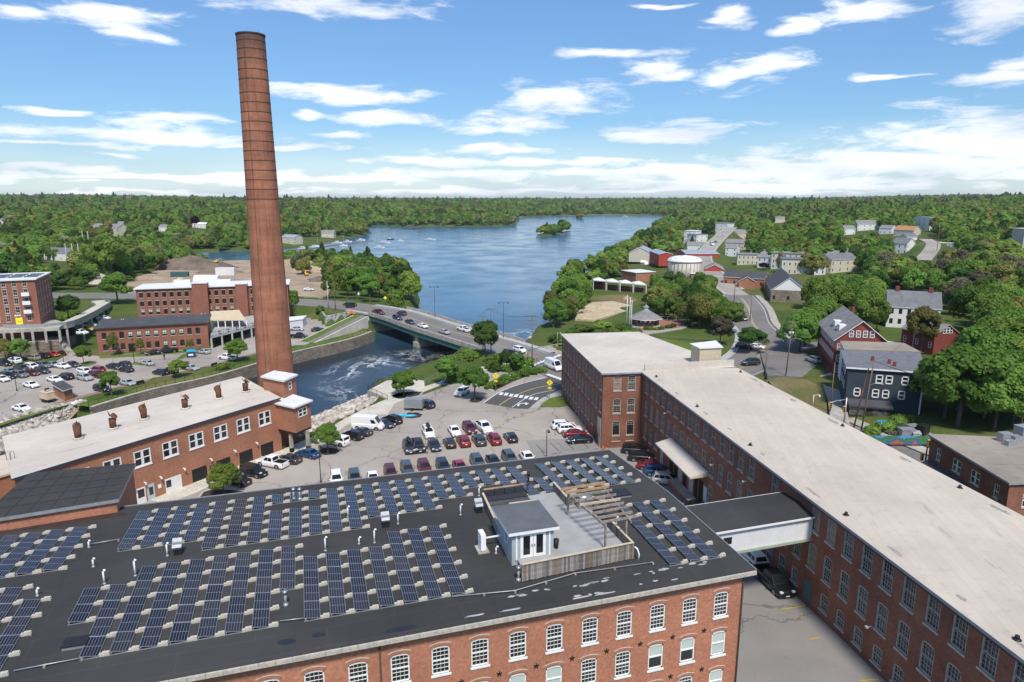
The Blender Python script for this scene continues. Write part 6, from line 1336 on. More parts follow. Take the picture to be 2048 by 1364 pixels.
for k in range(26):a=2*math.pi*k/26;mb=MB();mb.box((tq.x+rt*math.cos(a),tq.y+rt+rt*math.sin(a),2.0),(.5,.35,9.4),a);mb.build('rib','concrete',tk)
mb=MB();prev=None
for j in range(6):
 r_, z=rt*1.04*math.cos(R(15*j)), 11.7+2.6*math.sin(R(15*j))
 if prev:mb.cyl((tq.x,tq.y+rt,prev[1]),prev[0],r_,z-prev[1],40,cap=False)
 prev=(r_,z)
mb.cyl((tq.x,tq.y+rt,prev[1]),prev[0],.2,.25,40);mb.cyl((tq.x,tq.y+rt,11.2),rt*1.05,rt*1.05,.5,40);mb.build('dome','roof_white',tk)
for k in range(12):a=2*math.pi*(k+.3)/12;mb=MB();mb.box((tq.x+rt*.86*math.cos(a),tq.y+rt+rt*.86*math.sin(a),12.6),(.7,.7,.7),a);mb.build('dome_vent','galvanised',tk)
house('brick_annex_small','small brick annex at the foot of the water tank',P(1382,548,5.5),P(1404,549,5.5),4,3,5.6,'brick_low','roof_white',0,0,0,1,0)
house('red_garage','red garage with white roller door and grey roof',P(1410,540,6.4),P(1447,541,6.4),16,3.2,6.9,'red_metal','shingle_grey',2.4,1,0,1,0)
q=P(1428.5,545,3.2);g_=[o for o in bpy.data.objects if o.name=='red_garage'][0];mb=MB();mb.box((q.x,q.y-.3,3.0),(4.4,.3,3.8));mb.build('garage_door','white_trim',g_)
house('red_warehouse','long red metal warehouse with pale roof near the water',P(1318,512,8),P(1345,512,8),30,3.0,9.0,'red_metal','metal_roof',1.2,1,0,1,0);house('red_warehouse','second red warehouse wing right of the first',P(1372,508,8.5),P(1438,508,8.5),26,3.4,8.6,'red_metal','metal_roof',1.6,0,0,1,0)
house('boat_shed','tan boat shed with green hipped roof on the shore',P(1258,505,6.5),P(1302,506,6.5),22,1.5,6.5,'clapboard_cream','metal_roof',3.6,1,0,1,0)
house('pump_house','red brick pump house with pale flat roof',P(1243,541,6),P(1272,546,6),12,1.8,6.0,'brick_low','roof_white',0,0,2,1,2,'house_far',1.5)
shl=thing('storage_shelter','row of white canopies over a brown wall near the shore','shelter',P(1240,575,1.2))
for k in range(4):
 a, b=P(1187+27*k,560+2.5*k,5.6), P(1212+27*k,562+2.5*k,5.6);m_=(a+b)/2+Vector((0,3,1.2));bk=Vector((0,7,0));mb=MB();c4=[a,b,b+bk,a+bk];[mb.f([c4[j],c4[(j+1)%4],m_])for j in range(4)];[mb.f([c4[j]-Vector((0,0,.4)),c4[(j+1)%4]-Vector((0,0,.4)),c4[(j+1)%4],c4[j]])for j in range(4)];mb.build('canopy','roof_white',shl)
 for q in c4[:2]:mb=MB();mb.box((q.x,q.y+.3,.5),(.25,.25,5));mb.build('post','white_trim',shl)
a, b=P(1187,577,1), P(1292,588,1);mb=MB();facade(mb,(a.x,a.y+1),(b.x,b.y+1),.3,3.6);mb.build('wall','brick_mill',shl)
HS=[('cream_block','cream apartment block with flat roof by the street bend',(1474,530),(1517,531),12,6.5,'clapboard_cream','shingle_grey',0,5,2),('white_house','narrow white house beside the purple shrub',(1514,535),(1541,537),10,6.5,'clapboard_white','shingle_grey',2.2,3,2),('cream_block','three storey cream block behind the stone hall',(1541,538),(1606,541),14,9.0,'clapboard_cream','shingle_grey',0,6,3),('cream_block','pale two storey block in front of the cream block',(1562,549),(1628,551),12,8.0,'clapboard_cream','slate_roof',0,6,2),('white_house','tiny white porch house right of the cream blocks',(1628,550),(1650,551),8,5.0,'clapboard_white','shingle_grey',2.0,2,1),('cream_house','cream gabled house with grey roof among trees',(1661,547),(1712,544),9,6.8,'clapboard_cream','slate_roof',2.6,4,2),('white_block','white apartment block left of the uphill street, tallest',(1367,492),(1389,493),14,14,'clapboard_white','roof_white',0,3,4),('white_block','white block beside the uphill street with front windows',(1392,493),(1414,492),12,10.5,'clapboard_white','shingle_grey',0,3,3),('white_house','white house with hipped grey roof below the uphill street',(1374,505),(1406,506),10,6.0,'clapboard_white','shingle_grey',2.4,4,1),('white_block','large pale block at the top of the uphill street',(1430,469),(1453,470),16,13,'clapboard_white','metal_roof',0,3,3),('grey_house','grey roofed house right of the uphill street',(1449,498),(1487,500),10,5.5,'clapboard_cream','shingle_grey',2.4,3,1),('grey_house','dark roofed house at the upper right of the street',(1470,478),(1492,478),12,6,'clapboard_cream','shingle_grey',3,2,1),('white_house','white house with brown roof on the hilltop',(1714,462),(1754,462),12,7,'clapboard_white','shingle_grey',3.4,4,2),('cream_house','cream house with orange roof on the hillside',(1786,472),(1826,474),10,5.5,'clapboard_cream','shingle_orange',3.2,3,1),('white_block','white three deck block below the hilltop trees',(1826,460),(1858,462),14,12,'clapboard_white','metal_roof',0,4,3),('white_house','white house with grey roof below the orange roof',(1782,507),(1812,509),10,7,'clapboard_white','slate_roof',3,3,2),('grey_house','small blue grey house beside the hillside road',(1812,487),(1833,487),8,5,'clapboard_white','slate_roof',2,2,1),('long_house','long low white building among trees at the right',(1866,496),(1916,498),8,3.5,'clapboard_white','roof_white',0,4,1),('grey_house','house with brown roof in the middle distance trees',(1548,446),(1570,446),10,6,'clapboard_cream','shingle_grey',3,2,1),('white_house','white pump station with dark hipped roof on the left',(89,521),(141,523),12,5.5,'clapboard_white','slate_roof',3.2,4,1),('grey_house','large pale house half hidden by the tall left tree',(183,478),(236,480),14,11,'clapboard_cream','shingle_grey',4,4,3),('white_house','white house on the left far hillside',(234,460),(250,460),10,6,'clapboard_white','shingle_grey',3,2,2),('white_house','white house among trees on the left far hillside',(318,463),(334,463),10,5,'clapboard_white','shingle_grey',2.4,2,1),('white_house','long white house beside the dark red tree',(385,457),(412,457),10,5,'clapboard_white','roof_white',2.0,4,1),('white_house','small white house at the far left edge',(0,447),(14,447),10,5,'clapboard_white','shingle_grey',2,2,1),('grey_house','grey marina building beside the chimney',(563,488),(590,489),12,7,'clapboard_cream','metal_roof',2.5,3,2),('cream_house','tan house among shoreline trees at the marina',(640,476),(668,476),10,6,'clapboard_cream','shingle_grey',3,3,1),('white_house','white house right of the pale two storey block',(1652,535),(1672,536),9,6.5,'clapboard_white','shingle_grey',2.6,2,2),('white_house','white house above the cream gabled house',(1690,528),(1712,528),9,6,'clapboard_white','slate_roof',2.6,3,2),('white_block','long white row left of the cream blocks',(1500,521),(1530,522),9,7,'clapboard_white','metal_roof',0,4,2),('white_house','white house left of the hilltop brown roofed one',(1688,470),(1710,470),10,6,'clapboard_white','shingle_grey',2.6,2,2),('white_house','low white house between hilltop and orange roof',(1757,468),(1782,469),10,5.5,'clapboard_white','shingle_grey',2.4,3,1),('white_house','white house on the uphill street, right side lower',(1450,512),(1472,513),9,6,'clapboard_white','shingle_grey',2.2,2,2),('white_tower','pale concrete silo at the right frame edge',(2041,516),(2060,516),8,14,'concrete_pale','roof_white',0,0,1)]
for nm, lb, a, b, dep, hh, wl, rf, rise, cols, rows in HS:
 g1, g2=ground_px(*a), ground_px(*b);z0=min(g1.z,g2.z);A, B=P(*a,z0), P(*b,z0)
 house(nm,lb,A,B,dep,z0,z0+hh,wl,rf,rise,0,cols,rows,2,'house_far',.9,max(2.3,(hh-.4)/rows),0,base=3)
# ================================================================ vehicles
def proj(p):
 d=Vector((p[0],p[1],p[2]-CAMH));zc=d.y*CP-d.z*SP;return CXP+FPX*d.x/zc, CYP-FPX*(d.y*SP+d.z*CP)/zc
CARP={}
def car_proto(kind):
 K=dict(sedan=dict(L=4.75,W=1.83,H=1.45,r=.33,prof=[(-2.37,.60),(-2.30,.93),(-1.75,1.02),(-.9,1.0),(.8,.98),(1.35,.90),(1.95,.78),(2.28,.66),(2.37,.48)],cab=(-1.75,-.95,.25,1.15),belt=.97),hatch=dict(L=4.3,W=1.8,H=1.5,r=.33,prof=[(-2.15,.6),(-2.1,1.0),(-1.7,1.04),(.8,1.0),(1.2,.92),(1.8,.80),(2.08,.66),(2.15,.46)],cab=(-2.06,-1.5,.3,1.2),belt=1.0),suv=dict(L=4.7,W=1.9,H=1.72,r=.37,prof=[(-2.35,.65),(-2.3,1.1),(-1.9,1.15),(.9,1.12),(1.3,1.05),(1.95,.95),(2.26,.80),(2.35,.52)],cab=(-2.26,-1.9,.35,1.22),belt=1.1),jeep=dict(L=4.5,W=1.9,H=1.86,r=.42,prof=[(-2.2,.75),(-2.18,1.15),(-1.9,1.2),(.8,1.2),(1.0,1.16),(1.9,1.12),(2.05,1.0),(2.2,.6)],cab=(-2.14,-2.02,.55,.85),belt=1.18),pickup=dict(L=5.7,W=2.0,H=1.88,r=.41,prof=[(-2.85,.75),(-2.8,1.12),(-.75,1.16),(1.25,1.16),(1.7,1.10),(2.5,1.02),(2.75,.88),(2.85,.58)],cab=(-.85,-.62,.75,1.5),belt=1.14),van=dict(L=6.4,W=2.05,H=2.65,r=.37,prof=[(-3.2,.6),(-3.18,1.3),(-2.8,1.35),(2.2,1.30),(2.5,1.2),(2.95,1.05),(3.15,.85),(3.2,.5)],cab=(-3.16,-3.08,1.55,2.45),belt=1.3))[kind]
 w, zb=K['W']/2, 0.24;mb=MB();rings=[]
 for i,(x,zt)in enumerate(K['prof']):
  k=0.86 if i in(0,len(K['prof'])-1)else 0.97 if i in(1,len(K['prof'])-2)else 1.0;ww=w*k;zb_=zb+(.12 if k<.9 else 0)
  rings.append([mb.v(p)for p in((x,-ww*.93,zb_),(x,-ww,zb_+.16),(x,-ww,max(zb_+.2,zt-.2)),(x,-ww*.93,zt-.03),(x,-ww*.6,zt),(x,ww*.6,zt),(x,ww*.93,zt-.03),(x,ww,max(zb_+.2,zt-.2)),(x,ww,zb_+.16),(x,ww*.93,zb_))])
 bed=kind=='pickup'
 for i in range(len(rings)-1):
  for k in range(10):
   if bed and i==1 and k in(3,4,5):continue
   k2=(k+1)%10;mb.fi((rings[i][k],rings[i][k2],rings[i+1][k2],rings[i+1][k]),0,k not in(9,))
 mb.fi(rings[0][::-1],0);mb.fi(rings[-1],0)
 b0, r0, r1, b1=K['cab'];zB, H=K['belt']-.04, K['H'];yb, yr=w*.94, w*(.74 if kind not in('van','jeep')else .86)
 base=[(b0,-yb,zB),(b1,-yb,zB),(b1,yb,zB),(b0,yb,zB)];roof=[(r0,-yr,H-.05),(r1,-yr,H-.05),(r1,yr,H-.05),(r0,yr,H-.05)];cap=[(r0+.14,-yr+.12,H),(r1-.14,-yr+.12,H),(r1-.14,yr-.12,H),(r0+.14,yr-.12,H)]
 for k in range(4):
  k2=(k+1)%4;mb.f([base[k],base[k2],roof[k2],roof[k]],0);mb.f([roof[k],roof[k2],cap[k2],cap[k]],0)
 mb.f(cap,0)
 for s_ in(-1,1):mb.box((b1-.25,s_*(w+.08),zB+.02),(.14,.16,.14),0,0)
 parts=[]
 if bed:
  zf=.62;x0, x1=-2.72, -.88;yi=w*.78
  for q in([(x0,-yi,zf),(x1,-yi,zf),(x1,yi,zf),(x0,yi,zf)],[(x0,-yi,zf),(x0,-yi,1.1),(x1,-yi,1.1),(x1,-yi,zf)],[(x1,yi,zf),(x1,yi,1.1),(x0,yi,1.1),(x0,yi,zf)],[(x1,-yi,zf),(x1,-yi,1.15),(x1,yi,1.15),(x1,yi,zf)],[(x0,yi,zf),(x0,yi,1.1),(x0,-yi,1.1),(x0,-yi,zf)]):mb.f(q,1)
  for s_ in(-1,1):mb.f([(-2.8,s_*yi,1.12),(-.78,s_*yi,1.13),(-.78,s_*w*.94,1.12),(-2.8,s_*w*.94,1.09)][::s_],0)
  mb.f([(-2.82,-w*.9,1.10),(-2.70,-w*.9,1.11),(-2.70,w*.9,1.11),(-2.82,w*.9,1.10)],0)
 parts.append(('body',mb.mesh('car_body',['paint_white','dark_plastic'])))
 def inset(q,a,b_,c,d,out=.012):
  q=[Vector(v)for v in q];n=(q[1]-q[0]).cross(q[3]-q[0]).normalized();f=lambda u, v:(q[0]*(1-u)+q[1]*u)*(1-v)+(q[3]*(1-u)+q[2]*u)*v+n*out
  return[f(a,c),f(b_,c),f(b_,d),f(a,d)]
 sides=[[base[k],base[(k+1)%4],roof[(k+1)%4],roof[k]]for k in range(4)]
 gl=MB();gl.f(inset(sides[1],.07,.93,.12,.93));parts.append(('windscreen',gl.mesh('windscreen','glass_car')))
 if kind!='van':gl=MB();gl.f(inset(sides[3],.1,.9,.2,.9));parts.append(('rear_window',gl.mesh('rear_window','glass_car')))
 for si in(0,2):
  gl=MB()
  spans={'sedan':((.16,.50),(.53,.86)),'hatch':((.08,.26),(.29,.57),(.60,.88)),'suv':((.06,.28),(.31,.58),(.61,.90)),'jeep':((.05,.32),(.36,.64),(.68,.93)),'pickup':((.08,.46),(.50,.86)),'van':((.76,.92),)}[kind]
  for a, b_ in spans:
   if si==2:a, b_=1-b_, 1-a
   gl.f(inset(sides[si],a,b_,.14 if kind!='van' else .1,.88 if kind!='van' else .62))
  parts.append(('side_window',gl.mesh('side_window','glass_car')))
 L_, zl=K['L']/2, K['prof'][-3][1]-.14
 for s_ in(-1,1):
  hb=MB();hb.box((L_-.16,s_*w*.70,zl-.02),(.26,.36,.14));parts.append(('headlight',hb.mesh('headlight','lamp_lens')))
  tb_=MB();tb_.box((-L_+.07,s_*w*.76,K['prof'][1][1]-.32),(.12,.30,.2));parts.append(('tail_light',tb_.mesh('tail_light','red_lens')))
 pb=MB();pb.box((-L_-.005,0,.66),(.03,.4,.14));pb.box((L_-.0,0,.46),(.03,.4,.12));parts.append(('plate',pb.mesh('plate','plate_white')))
 tr_=MB();tr_.box((L_-.03,0,.34),(.08,w*1.3,.16));
 ax=(-K['L']*.30,K['L']*.305);r=K['r']
 for x in ax:
  for s_ in(-1,1):
   pts=[(x+(r+.07)*math.cos(R(20*k)),s_*(w+.004),max(zb,r+(r+.07)*math.sin(R(20*k))))for k in range(-1,11)];tr_.f(pts if s_<0 else pts[::-1])  # flat black discs imitate the shaded hollow of each wheel arch
 parts.append(('trim_and_arch_shade',tr_.mesh('trim_and_arch_shade','dark_plastic')))
 wm=MB();wm.tube([(0,-.11,0),(0,.11,0)],r,18,0);
 for s_ in(-1,1):
  pts=[(r*.62*math.cos(2*math.pi*k/14),s_*.118,r*.62*math.sin(2*math.pi*k/14))for k in range(14)];wm.f(pts if s_>0 else pts[::-1],1)
  pts=[(r*.2*math.cos(2*math.pi*k/8),s_*.124,r*.2*math.sin(2*math.pi*k/8))for k in range(8)];wm.f(pts if s_>0 else pts[::-1],0)
 wmesh=wm.mesh('wheel',['rubber','steel'])
 CARP[kind]=(parts,wmesh,[(x,s_*(w-.10),r)for x in ax for s_ in(-1,1)],K)
for k_ in('sedan','hatch','suv','jeep','pickup','van'):car_proto(k_)
CARN=dict(sedan='sedan_car',hatch='hatchback_car',suv='suv_car',jeep='jeep_car',pickup='pickup_truck',van='delivery_van')
def car(kind,color,pos,head,label,group=None,roofbox=False):
 parts, wm, wl, K=CARP[kind]
 o=thing(CARN[kind],label,{'pickup':'pickup','van':'van'}.get(kind,'car'),pos,group,rz=R(90-head))
 for nm, me in parts:
  c=put(nm,me,o,local=True)
  if nm=='body':c.material_slots[0].link='OBJECT';c.material_slots[0].material=MAT['paint_'+color]
 for p in wl:put('wheel',wm,o,p,local=True)
 if roofbox:
  mb=MB();H=K['H'];mb.tube([(-1.3,0,H+.25),(-.9,0,H+.3),(.3,0,H+.3),(.9,0,H+.22)],[.12,.34,.36,.1],10);mb.bar((-.8,-.6,H+.05),(-.8,.6,H+.05),.05);mb.bar((.1,-.6,H+.05),(.1,.6,H+.05),.05);put('roof_box',mb.mesh('roof_box','dark_plastic'),o,local=True)
 return o
G1, G2, G3, G4, G5='cars in the middle of the parking lot', 'cars along the back wall of the front mill', 'cars along the low workshop', 'cars beside the mill tower', 'cars in the alley'
for x, y, k, c, h, lb, rb in[(818,901,'suv','charcoal',163,'charcoal wagon carrying a black roof kayak, left end of the front centre row',True),(836,897,'pickup','black',163,'black pickup second from the left in the front centre row',False),(869,896,'sedan','navy',163,'dark navy sedan facing out beside the black pickup',False),(899,891,'hatch','black',343,'small black hatchback seen from behind, fourth in the front centre row',False),(927,888,'suv','red',343,'red SUV seen from behind next to the black hatchback',False),(958,886,'suv','charcoal',343,'dark grey SUV between two red cars in the front centre row',False),(988,884,'suv','red',343,'red minivan at the right of the front centre row',False),(1021,880,'hatch','black',343,'lone black hatchback at the right end of the centre row',False),(857,871,'suv','white',163,'white SUV with a black roof box in the rear centre row',True),(909,867,'sedan','white',162,'white sedan with dark glass roof in the rear centre row',False),(939,863,'suv','maroon',160,'dark red car in the rear centre row',False),(967,860,'pickup','white',155,'white pickup at the right end of the rear centre row',False)]:car(k,c,P(x,y,0),h,lb,G1,rb)
for x, y, k, c, lb in[(674,961,'suv','white','white car with sunroof, leftmost behind the roof edge'),(711,958,'suv','slate','slate blue SUV with roof rack behind the roof edge'),(748,957,'sedan','white','white sedan third from left behind the roof edge'),(784,948,'suv','maroon','dark plum SUV behind the roof edge'),(818,941,'suv','slate','blue grey wagon behind the roof edge right of the plum one'),(853,937,'suv','maroon','dark red SUV between two blue grey cars behind the roof edge'),(891,935,'suv','navy','navy SUV left of the bright pink car'),(925,934,'sedan','magenta','bright pink red car behind the roof edge'),(961,926,'suv','slate','dark slate SUV right of the pink car'),(993,923,'sedan','navy','navy sedan behind the roof edge near the lamp'),(1026,918,'suv','slate','grey blue SUV second from the right behind the roof edge'),(1062,915,'sedan','white','white coupe at the right end behind the roof edge')]:
 q=P(x,y,1.2);car(k,c,(q.x-.55,q.y+1.7,0),163,lb,G2)
for x, y, k, c, h, lb in[(474,968,'sedan','black',292,'black sedan half behind the small tree by the workshop'),(508,951,'jeep','black',112,'black off-road car beside the white pickup'),(545,932,'pickup','white',292,'white pickup parked nose to the workshop doors'),(577,924,'sedan','charcoal',292,'dark grey sedan right of the white pickup'),(616,913,'sedan','blue',297,'bright blue sedan below the bay tower posts'),(676,889,'jeep','white',297,'white off-road car behind the kerb tree'),(704,877,'suv','black',297,'black SUV near the white van'),(722,869,'sedan','charcoal',297,'charcoal sedan tucked behind the white van'),(737,857,'van','white',99,'tall white cargo van by the river bank'),(768,853,'sedan','navy',120,'navy sedan nose showing beside the white van'),(784,845,'suv','black',310,'black SUV right of the white van'),(851,814,'suv','navy',312,'dark blue SUV beside the grey cargo trailer'),(924,789,'suv','white',205,'white SUV under the tree near the road mouth')]:car(k,c,P(x,y,0),h,lb,G3)
for x, y, k, c, h, lb in[(1127,857,'suv','white',81,'white SUV farthest along the mill tower wall'),(1139,864,'suv','white',81,'second white SUV along the mill tower wall'),(1151,873,'sedan','red',81,'red car between white SUV and black sedan'),(1159,885,'sedan','black',261,'black sedan nearest along the mill tower wall')]:car(k,c,P(x,y,0),h,lb,G4)
for x, y, z, k, c, h, lb in[(1270,906,0,'suv','black',100,'black car farthest back in the alley row'),(1284,921,0,'suv','black',100,'second black SUV in the alley row'),(1302,938,0,'sedan','red',102,'dark red sedan in the alley row'),(1317,950,.05,'suv','blue',102,'blue SUV in the alley beside the silver one'),(1334,967,.1,'suv','silver',105,'silver SUV nearest in the alley row'),(1400,1022,.6,'sedan','black',108,'dark car by the dock steps, half hidden by the roof edge'),(1503,1122,1.6,'suv','white',350,'white SUV below the white footbridge')]:car(k,c,P(x,y,z),h,lb,G5)
q=P(1546,1172,1.9);q.z=alley_z(q.x,q.y);q=P(1546,1172,q.z+.01);car('pickup','black',q,170,'black pickup parked in the alley below the footbridge',G5)
q=P(829,819,0);ct=thing('cargo_trailer','grey metal box trailer beside the planting island','trailer',q,rz=R(-6));mb=MB();mb.box((0,0,.55),(3.9,1.95,1.9));put('box',mb.mesh('box','galvanised'),ct,local=True)
for k in range(8):mb=MB();mb.box((-1.75+.5*k,-.985,.6),(.05,.02,1.8));put('panel_seam',mb.mesh('panel_seam','steel'),ct,local=True)
for y in(-.98,.98):mb=MB();mb.tube([(-.3,y-.1,.34),(-.3,y+.1,.34)],.34,14);put('wheel',mb.mesh('wheel','rubber'),ct,local=True);mb=MB();mb.box((-.3,y,.68),(.95,.24,.06));put('mudguard',mb.mesh('mudguard','steel'),ct,local=True)
mb=MB();mb.bar((1.9,-.7,.5),(3.1,0,.5),.09);mb.bar((1.9,.7,.5),(3.1,0,.5),.09);put('drawbar',mb.mesh('drawbar','black_metal'),ct,local=True)
def on_road(x,y,line):
 z=1.0
 for _ in range(6):
  q=P(x,y,z);i=min(range(len(line)),key=lambda k:(line[k].x-q.x)**2+(line[k].y-q.y)**2);z=line[i].z
 t=line[min(i+1,len(line)-1)]-line[max(i-1,0)];return P(x,y,z+.02), math.degrees(math.atan2(t.x,t.y))
for x, y, k, c, rev, lb in[(757,628,'pickup','maroon',0,'dark red pickup on the bridge approach'),(803,630,'suv','charcoal',1,'charcoal SUV driving off the bridge on the far lane'),(795,639,'suv','navy',0,'dark SUV leading the near lane on the bridge'),(820,647,'sedan','navy',0,'navy sedan in the near lane of the bridge'),(846,655,'sedan','white',0,'white sedan in the near lane of the bridge'),(889,667,'sedan','silver',0,'silver sedan in mid bridge'),(927,662,'pickup','white',1,'white pickup on the far lane of the bridge'),(1040,704,'suv','white',0,'white SUV waiting at the traffic signal'),(1019,711,'suv','black',0,'dark SUV behind the poolside trees at the signal'),(1107,738,'van','white',0,'white passenger van turning at the crossing'),(700,612,'pickup','black',1,'large black truck behind the message board')]:
 q, h=on_road(x,y,ml);car(k,c,q,h+(180 if rev else 0),lb,'traffic on the bridge road')
for x, y, z, k, c, h, lb in[(1501,729,1.9,'suv','charcoal',262,'charcoal SUV driving round the street bend'),(1626,724,2.5,'suv','silver',345,'silver SUV parked before the brick gable building'),(1487,640,3.1,'suv','charcoal',190,'dark car parked under the park trees'),(1488,697,2.2,'suv','black',120,'black car half hidden by the street tree'),(1512,697,2.2,'sedan','white',120,'white car half hidden by the street tree'),(1424,490,8.5,'van','white',180,'white van on the uphill street'),(1431,485,9,'sedan','navy',180,'dark car above the white van on the uphill street'),(1447,470,11,'sedan','white',180,'white car at the top of the uphill street'),(1283,545,1.8,'suv','slate',60,'blue grey SUV beside the brick pump house'),(1620,581,2.5,'sedan','white',95,'white car parked on the building site road')]:
 if x==1620:x=618
 q=P(x,y,z);car(k,c,(q.x,q.y,max(q.z,ground_z(q.x,q.y)+.02))if z>6 else q,h,lb,'cars around the town')
G6='cars in the riverside lot'
LC_=[(44,821,'sedan','white',115,'white sedan nearest the river rocks'),(63,774,'sedan','white',117,'white sedan alone in front of the lamp post'),(110,763,'sedan','white',117,'white sedan left of a black SUV in the middle of the lot'),(132,758,'suv','black',297,'black SUV right of the white sedan in mid lot'),(170,760,'suv','silver',117,'silver SUV in front of a white SUV'),(171,748,'suv','white',117,'white SUV behind the silver SUV'),(194,754,'suv','maroon',117,'maroon SUV left of the lot tree'),(195,744,'suv','red',297,'dark red SUV behind the maroon one'),(205,782,'suv','black',117,'black SUV below the lot tree'),(256,770,'sedan','silver',117,'silver sedan right of the lot tree'),(228,737,'sedan','black',117,'black sedan at the left of a dark trio'),(248,734,'suv','charcoal',297,'dark SUV at the back of a dark trio'),(252,743,'sedan','black',297,'black sedan at the front of a dark trio'),(9,731,'suv','black',112,'black SUV at the far left of the lot'),(28,726,'suv','white',292,'white SUV under the left lot trees'),(66,720,'suv','beige',292,'beige SUV at the lot edge'),(87,716,'suv','black',292,'black SUV left of the bright red car'),(105,713,'sedan','bright_red',112,'bright red car at the lot edge'),(128,709,'sedan','maroon',292,'dark red car right of the bright red one'),(45,742,'suv','charcoal',115,'charcoal SUV left of the short white SUV'),(65,738,'suv','white',115,'short white SUV between charcoal cars'),(88,735,'suv','grey',115,'grey SUV right of the short white SUV'),(107,733,'sedan','pale_blue',115,'pale blue sedan beside the lot lamp'),(126,736,'sedan','white',115,'white sedan below the pale blue sedan'),(146,733,'sedan','charcoal',115,'charcoal sedan at the end of its row'),(20,747,'sedan','pale_blue',115,'pale blue sedan at the left of the lot'),(41,754,'suv','grey',115,'grey wagon in the left front row'),(64,750,'sedan','maroon',115,'maroon sedan in the left front row'),(85,746,'suv','charcoal',115,'charcoal SUV ending the left front row'),(15,757,'suv','black',115,'black SUV at the left in the nearer row'),(4,762,'sedan','white',115,'white sedan cut by the left frame edge'),(294,730,'sedan','silver',297,'silver grey sedan beside the lot island'),(322,749,'suv','black',295,'black SUV near the river path'),(340,746,'suv','black',295,'second black SUV by the path tree'),(383,740,'sedan','silver',115,'silver sedan behind the path tree'),(455,719,'pickup','white',295,'white pickup beside the right lot tree'),(308,709,'sedan','black',230,'black sedan parked at the slate roofed block'),(335,706,'pickup','black',230,'black truck parked at the slate roofed block'),(407,707,'sedan','silver',295,'silver sedan beside the blue container')]
for x, y, k, c, h, lb in LC_:car(k,c,P(x,y,-1),h,lb,G6)
for x, y, z, k, c, h, lb in[(208,639,2,'sedan','white',100,'white car beside the ramp columns, upper one'),(180,654,2,'suv','white',100,'white SUV beside the ramp columns, middle one'),(161,669,3.2,'suv','white',100,'white SUV at the dark garage bay'),(176,661,2.2,'sedan','yellow',100,'yellow car beside the ramp columns'),(594,661,-1,'sedan','silver',95,'silver sedan below the painted wall'),(598,676,-1,'pickup','black',95,'black pickup behind the chimney'),(636,662,-1,'sedan','charcoal',60,'dark car parked along the sloping approach wall')]:
 q=P(x,y,z);car(k,c,(q.x,q.y,max(z,ground_z(q.x,q.y)+.02)),h,lb,'cars near the approach ramps')
# ================================================================ things on the black roof
def roof_px(x,y,dz=0.0):
 h=16.3
 for _ in range(5):
  p=P(x,y,h);t=(p-FR_O).dot(E2);h=zr(t)
 return P(x,y,h)
def st(p):d=Vector((p.x,p.y,0))-Vector((FR_O.x,FR_O.y,0));return d.dot(E1), d.dot(E2)
pipes=[(187,1134,.6),(209,1168,1.0),(75,1192,.5),(271,1152,1.2),(335,1112,1.0),(651,1102,1.1),(696,1034,.9),(749,1086,1.1),(718,1088,.5),(796,1048,.9),(921,1030,.9),(958,992,.8),(992,1107,.5),(178,1095,.5),(1232,1047,.5)]
for i,(x,y,h)in enumerate(sorted(pipes)):
 q=roof_px(x,y);o=thing('vent_pipe','white roof vent pipe, %s from the left on the black roof'%ordw(i),'vent pipe',q,'white vent pipes');mb=MB();mb.cyl(q,.14,.10,.1,10);mb.build('flashing','galvanised',o)
 mb=MB();mb.tube([q,q+Vector((0,0,h)),q+Vector((.08,0,h+.12)),q+Vector((.2,0,h+.08))],.07,8);mb.build('pipe','pvc_white',o)
hoods=[(357,1107,'left'),(771,1052,'middle'),(957,1024,'right')]
for x, y, w_ in hoods:
 q=roof_px(x,y);o=thing('hooded_vent','galvanised hooded roof vent, the %s one of three'%w_,'roof vent',q,'hooded roof vents',rz=RZ);mb=MB();mb.box((0,0,0),(.6,.6,.5));put('curb',mb.mesh('curb','black_metal'),o,local=True)
 mb=MB();mb.box((0,0,.5),(.62,.55,.55));mb.f([(-.34,-.5,.75),(.34,-.5,.75),(.34,.2,1.25),(-.34,.2,1.25)]);mb.f([(-.34,.2,1.25),(.34,.2,1.25),(.34,.32,1.0),(-.34,.32,1.0)]);mb.f([(.34,-.5,.75),(.34,.32,1.0),(.34,.2,1.25)]);mb.f([(-.34,.2,1.25),(-.34,.32,1.0),(-.34,-.5,.75)]);put('hood',mb.mesh('hood','galvanised'),o,local=True)
for x, y, lb in((572,1212,'steel flue with round cap beside the front solar row'),(588,1000,'steel flue left of a pair near the back edge'),(600,1000,'steel flue right of a pair near the back edge'),(1037,1162,'steel flue at the corner of the roof deck'),(1057,968,'dark flue near the rear solar row')):
 q=roof_px(x,y);o=thing('steel_flue',lb,'flue',q);mb=MB();mb.cyl(q,.22,.14,.25,12);mb.cyl(q,.1,.1,1.0,10);mb.build('stack','galvanised' if 'dark' not in lb else 'black_metal',o);mb=MB();mb.cyl(q+Vector((0,0,.95)),.17,.17,.25,12);mb.build('cap','steel' if 'dark' not in lb else 'black_metal',o)
for x, y, w_, d_, lb in((152,1290,1.3,.9,'square roof hatch at lower left of the roof'),(1241,990,1.6,1.4,'flat roof hatch right of the roof deck')):
 q=roof_px(x,y);o=thing('roof_hatch',lb,'roof hatch',q,rz=RZ);mb=MB();mb.box((0,0,0),(w_,d_,.22));put('curb',mb.mesh('curb','galvanised'),o,local=True);mb=MB();mb.box((0,0,.22),(w_+.1,d_+.1,.08));put('lid',mb.mesh('lid','black_metal'),o,local=True)
